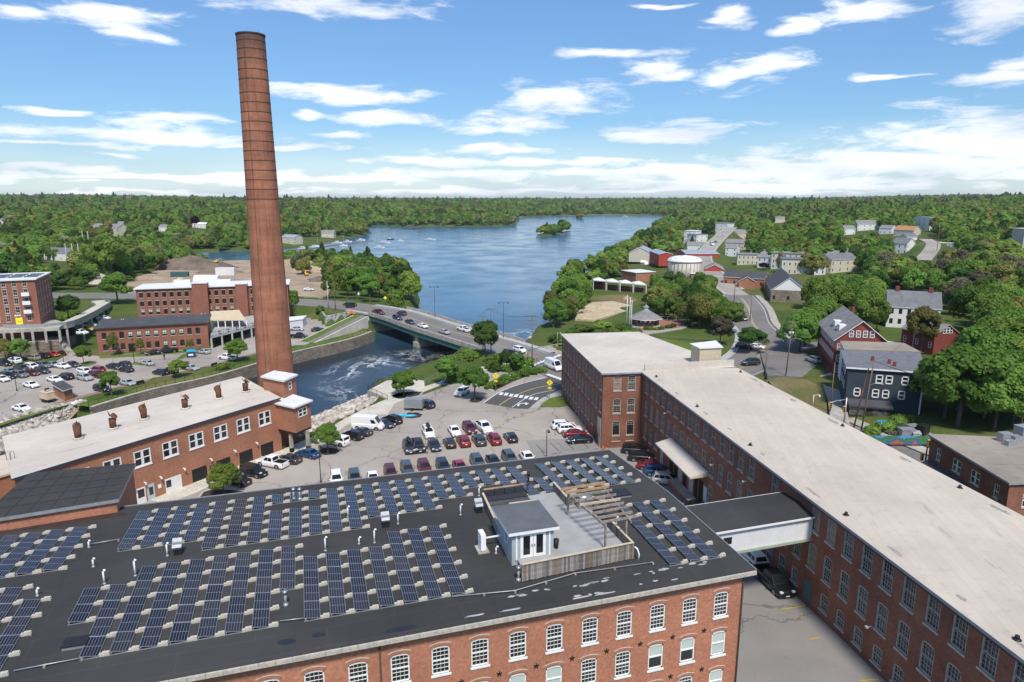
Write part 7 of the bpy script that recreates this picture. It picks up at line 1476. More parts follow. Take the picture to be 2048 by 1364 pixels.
for lb, pts in(('long metal conduit on blocks along the front of the roof',[(1305,1128),(1150,1150),(1030,1185),(905,1197)]),('short conduit between two solar columns',[(612,1240),(560,1246)]),('conduit beside the lower left solar block',[(165,1320),(90,1334),(28,1346)]),('conduit left of the rear solar row',[(238,1082),(178,1092)])):
 q=[roof_px(x,y)+Vector((0,0,.16))for x,y in pts];o=thing('conduit',lb,'conduit',q[0]);mb=MB();mb.tube(q,.035,6);mb.build('pipe','galvanised',o)
 for a, b in zip(q[:-1],q[1:]):
  for k in range(max(1,int((b-a).length/2.2))):p=a+(b-a)*(k/max(1,int((b-a).length/2.2)));mb=MB();mb.box(p-Vector((0,0,.15)),(.14,.3,.12),RZ);mb.build('support_block','wood_weathered',o)
q=roof_px(964,1100);o=thing('heat_pump','white heat pump unit on a concrete pad beside the roof hut','heat pump',q,rz=RZ);mb=MB();mb.box((0,0,0),(.9,1.3,.12));put('pad',mb.mesh('pad','concrete'),o,local=True);mb=MB();mb.box((0,0,.2),(.4,1.0,1.35));put('case',mb.mesh('case','pvc_white'),o,local=True)
for z in(.5,1.12):mb=MB();mb.tube([(.2,0,z),(.215,0,z)],.27,16);put('fan_grille',mb.mesh('fan_grille','dark_plastic'),o,local=True)
mb=MB();mb.bar((.1,.2,.9),(1.9,.25,.9),.1);put('line_set',mb.mesh('line_set','pvc_white'),o,local=True)
# ---------------------------------------------------------------- roof deck: frame in roof coordinates
def RP(s,t,z):q=FR_O+E1*s+E2*t;return Vector((q.x,q.y,z))
DZ=16.75
mk('hut_roof',(0.115,0.122,0.135),(0.09,0.096,0.108),.8,.7);mk('hut_wall',(0.36,0.40,0.43),(0.32,0.36,0.39),.8,.6)
dk_=thing('roof_deck','grey boarded roof deck with weathered fence on the black roof','roof deck',RP(13,9,16.3))
mb=MB();mbox(mb,[RP(s,t,0).xy[:]for s,t in((17.5,3.6),(8.6,4.0),(8.6,16.2),(17.2,16.2))],16.1,DZ,1,0);mb.build('deck_floor',['deck_grey','wood_weathered'],dk_)
rnd=random.Random(21)
bm_v={}
def fence_boards(a,b,h,z0=16.25,bw=.16,cap=True):
 a, b=RP(*a,0), RP(*b,0);L_=(b-a).length;n=max(2,int(L_/bw));rz=math.atan2((b-a).y,(b-a).x);key=(round(h,2),n>0)
 if key not in bm_v:mb=MB();mb.box((0,0,0),(bw*.93,.03,h));bm_v[key]=mb.mesh('board','wood_weathered')
 for k in range(n):
  q=a+(b-a)*((k+.5)/n);o_=put('board',bm_v[key],dk_,(q.x,q.y,z0+rnd.uniform(-.03,.03)),rz)
  mt=rnd.choice(['board_a','board_b','board_c','board_d','board_b','board_a']);o_.material_slots[0].link='OBJECT';o_.material_slots[0].material=MAT[mt]
 if cap:mb=MB();mb.bar((a.x,a.y,z0+h+.03),(b.x,b.y,z0+h+.03),.2,.05);mb.build('cap_rail','wood_pale',dk_)
 for k in range(0,int(L_/2.2)+1):q=a+(b-a)*min(1,k*2.2/L_);mb=MB();mb.box((q.x,q.y,z0),(.1,.1,h),rz);mb.build('fence_post','wood_weathered',dk_)
mk('board_a',(0.26,0.235,0.205),(0.13,0.115,0.10),3.0,.9);mk('board_b',(0.36,0.34,0.31),(0.20,0.185,0.17),3.0,.9);mk('board_c',(0.30,0.19,0.10),(0.17,0.10,0.06),3.0,.9);mk('board_d',(0.17,0.15,0.13),(0.10,0.085,0.075),3.0,.9)
fence_boards((17.8,3.4),(8.5,3.95),1.35);fence_boards((8.5,3.95),(8.5,7.8),1.3);fence_boards((17.4,16.4),(17.8,9.8),1.25)
fence_boards((10.4,16.6),(10.4,13.1),1.35);fence_boards((10.4,13.1),(8.2,13.1),1.3);fence_boards((8.2,13.1),(7.4,11.6),1.2)
bn=thing('deck_bench','built-in bench with dark cushions in the back corner of the deck','bench',RP(15.3,16.0,DZ))
mb=MB();mb.box(RP(15.3,15.9,DZ),(3.9,1.0,.42),RZ);mb.build('seat','cloth_dark',bn);mb=MB();mb.bar(RP(17.3,16.5,DZ+1.05),RP(13.3,16.6,DZ+1.05),.2,.06);mb.build('top_rail','wood_fresh',bn)
for k in range(4):mb=MB();mb.box(RP(16.8-k*.95,16.35,DZ+.42),(.9,.18,.55),RZ);mb.build('cushion','cloth_dark',bn)
mb=MB();mb.box(RP(15.3,15.0,DZ+.2),(3.9,.7,.12),RZ);mb.build('side_seat','shingle_dark',bn)
lt=thing('low_bench','low timber bench in front of the cushioned seat','bench',RP(14.2,14.3,DZ),rz=RZ);mb=MB();mb.box((0,0,.3),(2.6,.45,.08));put('seat',mb.mesh('seat','wood_pale'),lt,local=True)
for x in(-1.1,1.1):mb=MB();mb.box((x,0,0),(.1,.4,.3));put('leg',mb.mesh('leg','wood_weathered'),lt,local=True)
hp=[RP(17.9,5.7,0),RP(14.5,5.7,0),RP(14.5,9.9,0),RP(17.9,9.9,0)]
win_proto('hut',0.75,1.2,1,1,0.08,.03,'white_trim',rail=0,depth=.08,proud=.02)
hut=building('roof_hut','small grey hut with white double glass doors on the roof deck','hut',hp,16.1,18.95,'hut_wall',{3:[('hut',[(2.6,17.4)])]},depth=.08)
mb=MB();mbox(mb,ring([q.xy[:]for q in hp],.35),18.9,19.15,1,0,True);mb.build('roof',['hut_roof','white_trim'],hut)
hA, hB=hp[0], hp[1];hd_=(hB-hA).normalized();hn_=Vector((hd_.y,-hd_.x,0));hrz=math.atan2(hd_.y,hd_.x)
for k in range(2):
 c=hA+hd_*(1.7+(k-.5)*1.06)+hn_*.03;mb=MB();mb.box((c.x,c.y,16.78),(1.02,.1,2.05),hrz);d1=mb.build('door','white_trim',hut)
 c2=c+hn_*.056;mb=MB();mb.box((c2.x,c2.y,17.05),(.55,.02,1.55),hrz);g_=put('door_glass',mb.mesh('door_glass','glass_car'),d1);g_.matrix_parent_inverse=Matrix.Identity(4)
 h_=c+hd_*(.42*(1-2*k))+hn_*.1;mb=MB();mb.box((h_.x,h_.y,17.7),(.05,.1,.16),hrz);g_=put('handle',mb.mesh('handle','black_metal'),d1);g_.matrix_parent_inverse=Matrix.Identity(4)
mb=MB()
for x in(.35,3.05):c=hA+hd_*x+hn_*.05;mb.box((c.x,c.y,16.7),(.14,.1,2.2),hrz)
c=hA+hd_*1.7+hn_*.05;mb.box((c.x,c.y,18.84),(2.84,.1,.1),hrz);mb.build('door_frame','white_trim',hut)
pg=thing('pergola','weathered timber pergola at the right side of the roof deck','pergola',RP(8.7,8.5,DZ))
for s, t, h in((11.0,11.4,2.3),(8.4,5.4,2.2),(10.4,5.0,2.2),(7.4,11.8,2.2)):mb=MB();mb.box(RP(s,t,DZ-.3),(.14,.14,h+.3),RZ);mb.build('post','wood_weathered',pg)
for s0, s1 in((11.2,10.5),(7.6,8.3)):mb=MB();mb.bar(RP(s0,12.0,DZ+2.15),RP(s1,4.8,DZ+2.15),.1,.2);mb.build('beam','wood_weathered',pg)
for k in range(9):
 t=11.9-k*.85;sh_=.09*k;mb=MB();mb.bar(RP(11.5-sh_,t+rnd.uniform(-.1,.1),DZ+2.32+rnd.uniform(-.02,.02)),RP(7.2+sh_*.6,t+.15+rnd.uniform(-.1,.1),DZ+2.32),.09,.2);mb.build('rafter',rnd.choice(['wood_weathered','wood_pale','wood_fresh','wood_weathered']),pg)
gr=thing('grill','covered steel grill in the fence nook of the deck','grill',RP(9.0,12.4,DZ),rz=RZ);mb=MB();mb.box((0,0,0),(1.3,.6,.85));put('cabinet',mb.mesh('cabinet','steel'),gr,local=True);mb=MB();mb.tube([(-.6,0,.9),(.6,0,.9)],.32,14);put('lid',mb.mesh('lid','steel'),gr,local=True)
pl=thing('planter','tall black planter beside the hut doors','planter',RP(14.0,6.4,DZ),rz=RZ);mb=MB();mb.cyl((0,0,0),.17,.24,.75,10);put('pot',mb.mesh('pot','dark_plastic'),pl,local=True)
q=RP(7.3,12.6,16.4);o=thing('steel_flue','short white capped flue beside the pergola','flue',q);mb=MB();mb.cyl(q,.16,.16,.8,10);mb.build('stack','pvc_white',o);mb=MB();mb.cyl(q+Vector((0,0,.8)),.26,.26,.14,12);mb.build('cap','steel',o)
q=RP(8.35,3.7,16.2);o=thing('drain_pipe','white curved drain pipe at the deck fence corner','pipe',q);mb=MB();mb.tube([q+Vector((.2,0,0)),q+Vector((.25,0,.5)),q+Vector((.1,.05,.95)),q+Vector((-.1,.1,1.1))],.06,8);mb.build('pipe','pvc_white',o)
# ================================================================ street furniture, park, boats
def hat(x,y,p):
 d=ray(x,y);s_=math.hypot(p[0],p[1])/math.hypot(d.x,d.y);return CAMH+d.z*s_
def lamp(label,x,y,z,h,arm=0.0,group='black lamp posts',mat='black_metal',double=False):
 q=P(x,y,z);o=thing('lamp_post',label,'lamp post',q,group);mb=MB();mb.cyl(q,.16,.14,.5,8);mb.cyl(q+Vector((0,0,.5)),.075,.055,h-.5,8);mb.build('pole',mat,o)
 for s_ in((-1,1)if double else(1,)):
  mb=MB();p=q+Vector((0,0,h));mb.tube([p-Vector((0,0,.4)),p+Vector((s_*max(arm,.25),-.1,.1)),p+Vector((s_*max(arm,.25)*1.4,-.1,-.05))],.04,6);mb.build('arm',mat,o)
  mb=MB();c=p+Vector((s_*max(arm,.25)*1.4,-.1,-.45));mb.cyl(c,.24,.12,.38,10);mb.build('lantern',mat,o)
lamp('black lamp post behind the roof edge left of centre',642,968,0,6.5);lamp('black lamp post behind the roof edge right of centre',1093,917,0,5.2)
lamp('black lamp post at the left of the riverside lot',34,782,-1,8.5);lamp('black lamp post in the middle of the riverside lot',128,728,-1,6.5);lamp('black lamp post before the slate roofed block',269,726,-1,7.0)
lamp('tall lamp post on the far side of the bridge, left one',870,636,1.5,11.5,1.0,'bridge lamp posts',double=True);lamp('tall lamp post on the far side of the bridge, right one',1007,676,.8,11.5,1.0,'bridge lamp posts',double=True)
lamp('white lamp on a bent arm in the grass wedge',1625,818,2.6,3.0,.8,'small white lamps','pvc_white');lamp('white lamp on a bent arm beside the crossing',1115,694,.5,4.5,.6,'small white lamps','galvanised')
POLES={}
def upole(key,label,x,y,z,ytop,arms=1,mat='timber_pole',trans=0,lean=0.0,light=False):
 q=P(x,y,z);h=hat(x,ytop,q)-z;o=thing('utility_pole',label,'utility pole',q,'utility poles');top=q+Vector((lean,0,h));mb=MB();mb.tube([q-Vector((0,0,.5)),top],[.15,.10],8);mb.build('pole',mat,o);ends=[]
 for k in range(arms):
  zz=top.z-.5-1.0*k;c=q+(top-q)*((zz-q.z)/h);a=Vector((1.25,.35,0));mb=MB();mb.bar(c-a,c+a,.1,.12);mb.build('crossarm',mat,o)
  for f in(-.9,-.4,.4,.9):mb=MB();mb.cyl(c+a*f+Vector((0,0,.06)),.05,.03,.18,6);mb.build('insulator','galvanised',o);ends.append(c+a*f+Vector((0,0,.25)))
 for k in range(trans):c=q+(top-q)*.74+Vector((.35-.7*k,-.1,0));mb=MB();mb.cyl(c,.28,.28,.9,10);mb.build('transformer','galvanised',o)
 if light:c=q+(top-q)*.66;mb=MB();mb.tube([c,c+Vector((.8,-.2,.35)),c+Vector((1.9,-.4,.3))],.04,6);mb.box(c+Vector((2.0,-.4,.22)),(.6,.22,.12));mb.build('street_light','galvanised',o)
 if not ends:ends=[top]*4
 POLES[key]=(top,ends)
upole('a','utility pole at the bend with street light arm',1529,764,1.6,682,1,light=True);upole('b','tall utility pole with transformers in the middle of the street view',1571,753,2.2,640,2,trans=2,lean=.6,light=True);upole('c','brown utility pole on the pavement left of the blue house',1660,822,2.8,724,0)
upole('d','tall pale pole in front of the blue house',1722,862,2.8,720,0,lean=.9,light=True);upole('e','rusty leaning pole beside the tall pale pole',1706,858,2.8,735,0,'rust',lean=1.6);upole('f','utility pole behind the poolside trees, left one',966,702,.6,630,1);upole('g','utility pole behind the poolside trees, right one',982,705,.6,615,1)
upole('h','utility pole with stacked crossarms at the crossing',1064,741,.3,629,3);upole('i','white pole at the bridge approach, left one',657,618,2.1,562,0,'concrete_pale',trans=1);upole('j','timber pole at the bridge approach, right one',671,620,2.1,562,0);upole('k','pale pole in front of the red cottage',1824,704,4.5,660,0,'concrete_pale');upole('l','utility pole near the right frame edge',2040,862,4.5,765,1);upole('m','tall pole on the hillside road',1874,498,15,448,1)
upole('n','utility pole along the street beside the park trees',1468,604,3.5,545,1);upole('o','thin pole at the left edge of the street',1500,642,3.0,590,0)
def wire(label,a,b,sag,n=10,r=.022):
 pts=[a+(b-a)*(k/n)-Vector((0,0,sag*4*(k/n)*(1-k/n)))for k in range(n+1)];mb=MB();mb.tube(pts,r,4,cap=False);o=mb.build('power_line','dark_plastic');tag(o,label,'power line','overhead lines')
def wires(k1,k2,lb,n=4,sag=1.0):
 e1, e2=POLES[k1][1], POLES[k2][1]
 for i in range(n):wire('%s, %s strand'%(lb,ordw(i)),e1[i%len(e1)]-Vector((0,0,.3*(i//len(e1)))),e2[i%len(e2)]-Vector((0,0,.3*(i//len(e2)))),sag)
wires('a','b','overhead line between the two street bend poles',4,.8);wires('b','n','overhead line up the street to the park trees',4,1.5);wires('b','c','overhead line to the pavement pole',2,.8);wires('c','d','overhead line in front of the blue house',3,.7);wires('d','l','overhead line across the right trees',3,1.6);wires('a','h','overhead line over the mill roof to the crossing',3,1.8);wires('h','g','overhead line along the bridge end',3,1.2);wires('g','f','short overhead line over the poolside trees',2,.3);wires('i','j','short overhead line at the bridge approach',2,.2);wires('d','k','overhead line past the blue house',2,1.0)
for i,(x,y,yt)in enumerate(((168,497,462),(179,497,462),(135,527,487),(148,527,487),(160,527,487))):
 q=ground_px(x,y);h=hat(x,yt,q)-q.z;o=thing('transmission_pole','timber transmission pole on the left, %s of five'%ordw(i),'utility pole',q,'transmission poles');mb=MB();mb.tube([q,q+Vector((0,0,h))],[.3,.22],6);mb.build('pole','concrete_pale',o);mb=MB();mb.bar(q+Vector((-2.2,0,h-.5)),q+Vector((2.2,0,h-.5)),.25);mb.build('crossarm','timber_pole',o)
def signal_head(o,c,n=3):
 mb=MB();mb.box(c-Vector((0,0,.55)),(.36,.3,1.1));h=put('signal_head',mb.mesh('signal_head','signal_yellow'),o);h.matrix_parent_inverse=Matrix.Translation(-o.location)
 mb=MB()
 for k in range(3):mb.tube([c+Vector((0,-.15,-.36+.36*k)),c+Vector((0,-.27,-.36+.36*k))],.13,10)
 put('lens_hood',mb.mesh('lens_hood','dark_plastic'),h).matrix_parent_inverse=Matrix.Identity(4)
q=P(1052,731,.4);o=thing('traffic_signal','curved mast arm traffic signal at the bridge crossing','traffic signal',q);mb=MB();h=hat(1052,700,q)-q.z;mb.tube([q,q+Vector((0,0,h))],[.16,.13],8);mb.build('pole','galvanised',o)
e1_=P(1122,678,q.z+h+2.2);top=q+Vector((0,0,h-.3));dr=Vector((12.0,-1.5,2.4));mb=MB();mb.tube([top,top+dr*.35+Vector((0,0,.5)),top+dr*.7+Vector((0,0,.45)),top+dr],[.12,.1,.08,.06],8);mb.build('mast_arm','galvanised',o)
for f in(.66,.97):signal_head(o,top+dr*f-Vector((0,.2,.3)))
signal_head(o,q+Vector((.5,-.3,2.9)))
q=P(1074,740,.3);o=thing('traffic_signal','short yellow traffic signal post by the crossing','traffic signal',q);mb=MB();mb.cyl(q,.12,.1,2.6,8);mb.build('pole','galvanised',o);signal_head(o,q+Vector((0,-.1,3.0)))
q=P(1686,866,2.6);o=thing('traffic_signal','mast arm traffic signal behind the long pale mill roof','traffic signal',q);mb=MB();mb.tube([q,q+Vector((0,0,6.6))],[.17,.14],8);mb.tube([q+Vector((0,0,6.3)),q+Vector((-2.5,-1.5,6.5)),q+Vector((-4.2,-2.6,6.4))],.09,8);mb.build('pole','galvanised',o);signal_head(o,q+Vector((-.4,-.3,4.6)));signal_head(o,q+Vector((-3.9,-2.4,6.0)))
q=P(1849,936,2.6);o=thing('traffic_signal','black signal post with yellow heads before the brick corner shop','traffic signal',q);mb=MB();mb.cyl(q,.12,.1,4.2,8);mb.build('pole','black_metal',o);signal_head(o,q+Vector((0,-.2,4.2)));signal_head(o,q+Vector((-.9,-.4,2.0)))
def sign(label,x,y,z,h,kind,rz=0.0):
 q=P(x,y,z);o=thing('road_sign',label,'sign',q);mb=MB();mb.cyl(q,.04,.04,h,6);mb.build('post','galvanised',o);c=q+Vector((0,-.06,h-.1))
 if kind in('diamond','ped'):
  r=.72;mb=MB();mb.f([c+Vector((-r,0,0)),c+Vector((0,0,-r)),c+Vector((r,0,0)),c+Vector((0,0,r))]);mb.f([c+Vector((-r,.03,0)),c+Vector((0,.03,r)),c+Vector((r,.03,0)),c+Vector((0,.03,-r))]);mb.build('plate','sign_yellow',o)
 if kind=='ped':
  mb=MB();y_=-.01;v=lambda a, b:c+Vector((a,y_,b));mb.f([v(.02,.38),v(-.07,.31),v(.02,.24),v(.11,.31)]);mb.bar(v(0,.24),v(-.03,-.08),.1,.02);mb.bar(v(-.03,-.08),v(-.18,-.38),.07,.02);mb.bar(v(-.03,-.08),v(.14,-.36),.07,.02);mb.bar(v(0,.16),v(.2,0),.05,.02);mb.bar(v(0,.16),v(-.2,.02),.05,.02);mb.build('walker_symbol','dark_plastic',o)
  c2=c-Vector((0,0,1.2));mb=MB();mb.box(c2-Vector((0,0,.28)),(.75,.03,.5));mb.build('arrow_plate','sign_yellow',o);mb=MB();mb.bar(c2+Vector((.22,-.03,.12)),c2+Vector((-.15,-.03,-.16)),.08,.02);mb.f([c2+Vector((-.25,-.03,-.22)),c2+Vector((-.02,-.03,-.2)),c2+Vector((-.2,-.03,.0))]);mb.build('arrow_symbol','dark_plastic',o)
 if kind=='white':mb=MB();mb.box(c-Vector((0,0,.5)),(.7,.04,.9));mb.build('plate','pvc_white',o)
 if kind=='teal':mb=MB();mb.box(c-Vector((0,0,.1)),(1.6,.04,.3));mb.build('plate','cyan_plastic',o)
sign('yellow pedestrian crossing sign left of the new crosswalk',991.5,784,0,4.0,'ped');sign('yellow pedestrian crossing sign right of the new crosswalk',1099,799,.1,4.0,'ped');sign('yellow diamond warning sign on the bridge verge',771,613,1.8,3.6,'diamond');sign('white back of a sign on the bridge verge',718,602,2.2,3.2,'white');sign('teal street name sign before the mural fence',1759,876,3,3.2,'teal')
q=P(704,629,2.0);o=thing('message_board','black message board on an orange trailer by the approach road','sign',q);mb=MB();mb.box(q+Vector((0,0,.3)),(3.0,1.2,.35));mb.bar(q+Vector((0,0,.6)),q+Vector((0,0,4.4)),.22);mb.build('trailer','orange_plastic',o);mb=MB();mb.box(q+Vector((-.5,-.2,2.5)),(3.3,.2,2.1),.15);mb.build('display','dark_plastic',o);mb=MB();mb.box(q+Vector((-.3,-.1,4.62)),(2.4,.9,.08));mb.build('solar_panel','galvanised',o)
for y in(-.6,.6):mb=MB();mb.tube([q+Vector((0,y-.1,.3)),q+Vector((0,y+.1,.3))],.3,10);mb.build('wheel','rubber',o)
for i,(x,y,z)in enumerate(((783,616,1.8),(1212,903,0),(1206,900,0))):
 q=P(x,y,z);o=thing('traffic_cone',['orange barrel on the bridge verge','orange cone at the mill tower corner, right one','orange cone at the mill tower corner, left one'][i],'cone',q);mb=MB();mb.box(q,(.4,.4,.05));mb.build('base','dark_plastic',o);mb=MB();mb.cyl(q+Vector((0,0,.05)),.17,.05,.75,10);mb.build('cone','orange_plastic',o)
for i,(dx,dy,m_)in enumerate(((0,0,'cyan_plastic'),(1.6,.6,'cyan_plastic'),(3.4,.2,'cyan_plastic'))):
 q=P(786,833,.2)+Vector((dx,dy,0));mb=MB();mb.tube([q+Vector((-1.6,-.3,0)),q+Vector((-.8,-.15,.05)),q+Vector((.6,.1,.05)),q+Vector((1.5,.3,.02))],[.05,.33,.33,.05],8);o=mb.build('kayak',m_);tag(o,'turquoise kayak lying by the walk, %s'%('left one','middle one','right one')[i],'kayak','kayaks')
gq=ground_px(1293,655);gz=gq.z+.3
sheet('brick_plaza',[P2(x,y,gz-.1)for x,y in[(1272,650),(1290,640),(1330,637),(1378,641),(1382,648),(1360,656),(1320,661),(1285,662)]],gz-.1,'brick_paving',thick=.8)
gzb=thing('gazebo','octagonal park gazebo with grey shingle roof and brick columns','gazebo',(gq.x,gq.y,gz));rg_=4.6
oc=lambda r, k:(gq.x+r*math.cos(R(22.5+45*k)),gq.y+2+r*math.sin(R(22.5+45*k)))
mb=MB();mb.prism([oc(rg_*1.1,k)for k in range(8)],gz-.6,gz+.25);mb.build('floor','concrete_pale',gzb)
for k in range(8):mb=MB();mb.box((*oc(rg_*.88,k),gz+.2),(.7,.7,2.6),R(22.5+45*k));mb.build('column','brick_mill',gzb)
mb=MB()
for k in range(8):a, b=oc(rg_*1.22,k), oc(rg_*1.22,k+1);c, d=oc(.75,k), oc(.75,k+1);mb.f([(*a,gz+2.75),(*b,gz+2.75),(*d,gz+5.4),(*c,gz+5.4)]);mb.f([(*a,gz+2.55),(*b,gz+2.55),(*b,gz+2.75),(*a,gz+2.75)],1)
mb.f([(*oc(rg_*1.22,k),gz+2.55)for k in range(8)][::-1],1);mb.build('roof',['shingle_grey','white_trim'],gzb)
mb=MB()
for k in range(8):a, b=oc(.75,k), oc(.75,k+1);mb.f([(*a,gz+5.4),(*b,gz+5.4),(*b,gz+6.2),(*a,gz+6.2)],1);a, b=oc(1.15,k), oc(1.15,k+1);mb.f([(*a,gz+6.2),(*b,gz+6.2),(gq.x,gq.y+2,gz+7.2)]);
mb.build('cupola',['shingle_grey','white_trim'],gzb)
wl_=[P(x,y,gz)for x,y in((1318,640),(1350,641),(1380,643))];fence('white_railing','white railing along the brick plaza',[Vector((p.x,p.y+1,0))for p in wl_],1.2,lambda p:gz-.1,3.0,'white_trim',pickets=0)
mk('flag_blue',(0.03,0.05,0.20),rough=.8);mk('flag_red',(0.45,0.10,0.10),(0.7,0.68,0.66),1.2,.8)
for i,(x,y,yt)in enumerate(((1253,656,590),(1258.5,660,594),(1262,659,600))):
 q=P(x,y,1.6);h=hat(x,yt,q)-1.6;o=thing('flagpole','white flagpole beside the gazebo, %s of three'%('left','middle','right')[i],'flagpole',q,'flagpoles');mb=MB();mb.cyl(q,.16,.08,h,8);mb.build('pole','white_trim',o)
 fz0=q+Vector((0,0,h*(.96 if i!=1 else .72)));mb=MB();d=Vector((-1.3,.3,-.2))if i==0 else Vector((-.7,.1,-.6));S=5
 for k in range(S):a, b=fz0+d*(k/S)+Vector((0,.12*math.sin(k*1.7),0)), fz0+d*((k+1)/S)+Vector((0,.12*math.sin((k+1)*1.7),0));mb.f([a-Vector((0,0,1.0)),b-Vector((0,0,1.0)),b,a])
 mb.build('flag',['flag_red','flag_blue','flag_blue'][i],o)
sheet('park_path',[P2(x,y,1.8)for x,y in[(1285,664),(1320,663),(1362,657),(1385,648),(1392,650),(1365,660),(1322,667),(1300,669),(1294,676),(1285,676)]],max(ground_z(*P2(1330,660,2)),1.7)+.25,'asphalt_old',thick=.8)
m, N, L, b=nmat('mural');b.inputs['Roughness'].default_value=.6;uvn=N.new('ShaderNodeUVMap');uvn.uv_map='UVMap';nz=noise_node(N,L,.35,3,.5,vec=uvn.outputs[0]);nz.inputs['Distortion'].default_value=1.5
sxx=N.new('ShaderNodeSeparateXYZ');L.new(uvn.outputs[0],sxx.inputs[0]);ad_=N.new('ShaderNodeMath');ad_.operation='MULTIPLY_ADD';L.new(sxx.outputs[1],ad_.inputs[0]);ad_.inputs[1].default_value=-.28;L.new(nz.outputs[0],ad_.inputs[2])
r_=ramp(N,L,ad_.outputs[0],[(0.05,(0.05,0.22,0.55)),(0.16,(0.10,0.32,0.62)),(0.2,(0.03,0.16,0.07)),(0.32,(0.06,0.20,0.06)),(0.42,(0.04,0.10,0.35)),(0.56,(0.40,0.12,0.07))]);L.new(r_.outputs[0],b.inputs['Base Color'])
a, c=P(1735,885,3), P(1862,886,3);mf=thing('mural_fence','fence painted with a blue and green mural behind the mill roof','fence',a);mb=MB();L_=(c-a).length;n_=12
for k in range(n_):p0, p1=a+(c-a)*(k/n_), a+(c-a)*((k+.985)/n_);mb2=MB();u0, u1=L_*k/n_, L_*(k+.985)/n_;mb2.f([p0-Vector((0,0,.3)),p1-Vector((0,0,.3)),p1+Vector((0,0,1.25)),p0+Vector((0,0,1.25))],0,[(u0,0),(u1,0),(u1,1.2),(u0,1.2)]);mb2.f([p1+Vector((0,.05,-.3)),p0+Vector((0,.05,-.3)),p0+Vector((0,.05,1.25)),p1+Vector((0,.05,1.25))],0,[(0,0)]*4);mb2.f([p0+Vector((0,0,1.25)),p1+Vector((0,0,1.25)),p1+Vector((0,.05,1.25)),p0+Vector((0,.05,1.25))],0,[(0,1)]*4);mb2.build('panel','mural',mf)
for i,(x,y,s_,mt)in enumerate(((1812,872,(2.4,1.6,1.5),'galvanised'),(1826,862,(2.0,1.6,1.2),'galvanised'),(1845,868,(2.0,1.4,1.8),'black_metal'),(1802,866,(2.6,1.5,1.2),'brown_frame'),(1832,875,(1.8,1.2,1.1),'concrete_grey'))):
 q=P(x,y,3.1);o=thing('refuse_bin',['grey bin in front of the others behind the mural fence','grey bin at the back behind the mural fence','black bin at the right behind the mural fence','brown bin at the left behind the mural fence','small grey bin by the corner shop wall'][i],'bin',q,rz=.3*i);mb=MB();mb.box((0,0,0),(s_[0],s_[1],s_[2]*.8));put('body',mb.mesh('body',mt),o,local=True);mb=MB();mb.box((0,0,s_[2]*.8),(s_[0]*1.05,s_[1]*1.05,s_[2]*.15));put('lid',mb.mesh('lid',mt),o,local=True)
sheet('service_yard',[P2(x,y,3)for x,y in[(1780,884),(1862,884),(1880,860),(1860,850),(1790,855),(1760,868)]],3.0,'asphalt_old',thick=1.2)
sheet('junction_pavement',[P2(x,y,2.3)for x,y in[(1520,705),(1570,690),(1640,694),(1632,700),(1645,722),(1655,748),(1650,760),(1620,756),(1560,752),(1535,752)]],2.42,'asphalt_road',thick=1.2)
sheet('grass_wedge',[P2(x,y,2.5)for x,y in[(1536,762),(1560,755),(1640,762),(1652,790),(1655,840),(1600,815),(1560,790)]],2.62,'grass_worn',thick=1.5)
sheet('shop_walk',[P2(x,y,2.7)for x,y in[(1640,752),(1668,744),(1690,800),(1700,850),(1690,872),(1662,850),(1656,800)]],2.78,'concrete',thick=1.5)
sheet('dirt_clearing',[P2(x,y,.8)for x,y in[(1150,640),(1160,620),(1185,606),(1225,604),(1262,612),(1262,622),(1230,630),(1190,642)]],max(.9,ground_z(*P2(1200,622,.8))+.3),'sand',thick=1.0)
sheet('dry_field',[P2(x,y,.9)for x,y in[(1178,602),(1182,592),(1250,590),(1275,600),(1262,609),(1220,603)]],max(1.0,ground_z(*P2(1220,598,.8))+.3),'grass_worn',thick=1.0)
heap('sand_heap','low sand mound in the clearing by the shore',1208,616,5,1.6,'sand',31,z=.9);heap('earth_heap','low brown mound at the edge of the clearing',1172,626,4,1.2,'dirt',32,z=.9)
lawn=[P2(x,y,1.8)for x,y in[(1262,664),(1290,668),(1330,663),(1372,655),(1392,648),(1420,690),(1450,725),(1440,742),(1380,730),(1300,700)]]
sheet('park_lawn',lawn,1.75,'grass_lawn',thick=1.5)
def boat(label,x,y,L_,kind,head,col='boat_white'):
 q=P(x,y,WZ);o=thing('motor_boat' if kind!='sail' else 'sail_boat',label,'boat',q,'boats on the estuary',rz=R(90-head));mb=MB();w=L_*.17;n=7;rows=[]
 for k in range(n):
  t=k/(n-1);x_=-L_/2+L_*t;ww=w*(1-max(0,(t-.45)/.55)**2)**1.0+.02;hh=.9+.5*t*t;rows.append([mb.v(p)for p in((x_,-ww*.7,-.3),(x_,-ww,hh),(x_,ww,hh),(x_,ww*.7,-.3))])
 for a, b in zip(rows[:-1],rows[1:]):
  for k in range(3):mb.fi((a[k],a[k+1],b[k+1],b[k])if k!=1 else(a[1],a[2],b[2],b[1]),0,False)
 mb.fi(rows[0][::-1]);put('hull',mb.mesh('hull',col),o,local=True);c=MB()
 if kind=='sail':c.cyl((.3,0,1.2),.06,.04,L_*1.15,6);c.bar((.3,0,2.2),(-L_*.35,0,2.2),.1);c.box((-.3,0,1.1),(L_*.3,w,.5));put('mast',c.mesh('mast','white_trim'),o,local=True)
 else:c.box((-.2,0,1.0),(L_*.32,w*1.3,1.2));c.box((-.3,0,2.2),(L_*.38,w*1.4,.12));put('cabin',c.mesh('cabin','boat_white'),o,local=True);c=MB();c.box((L_*.13,0,1.3),(.06,w*1.1,.6));c.box((-.2,0,1.35),(L_*.28,w*1.32,.45));put('cabin_window',c.mesh('cabin_window','glass_car'),o,local=True)
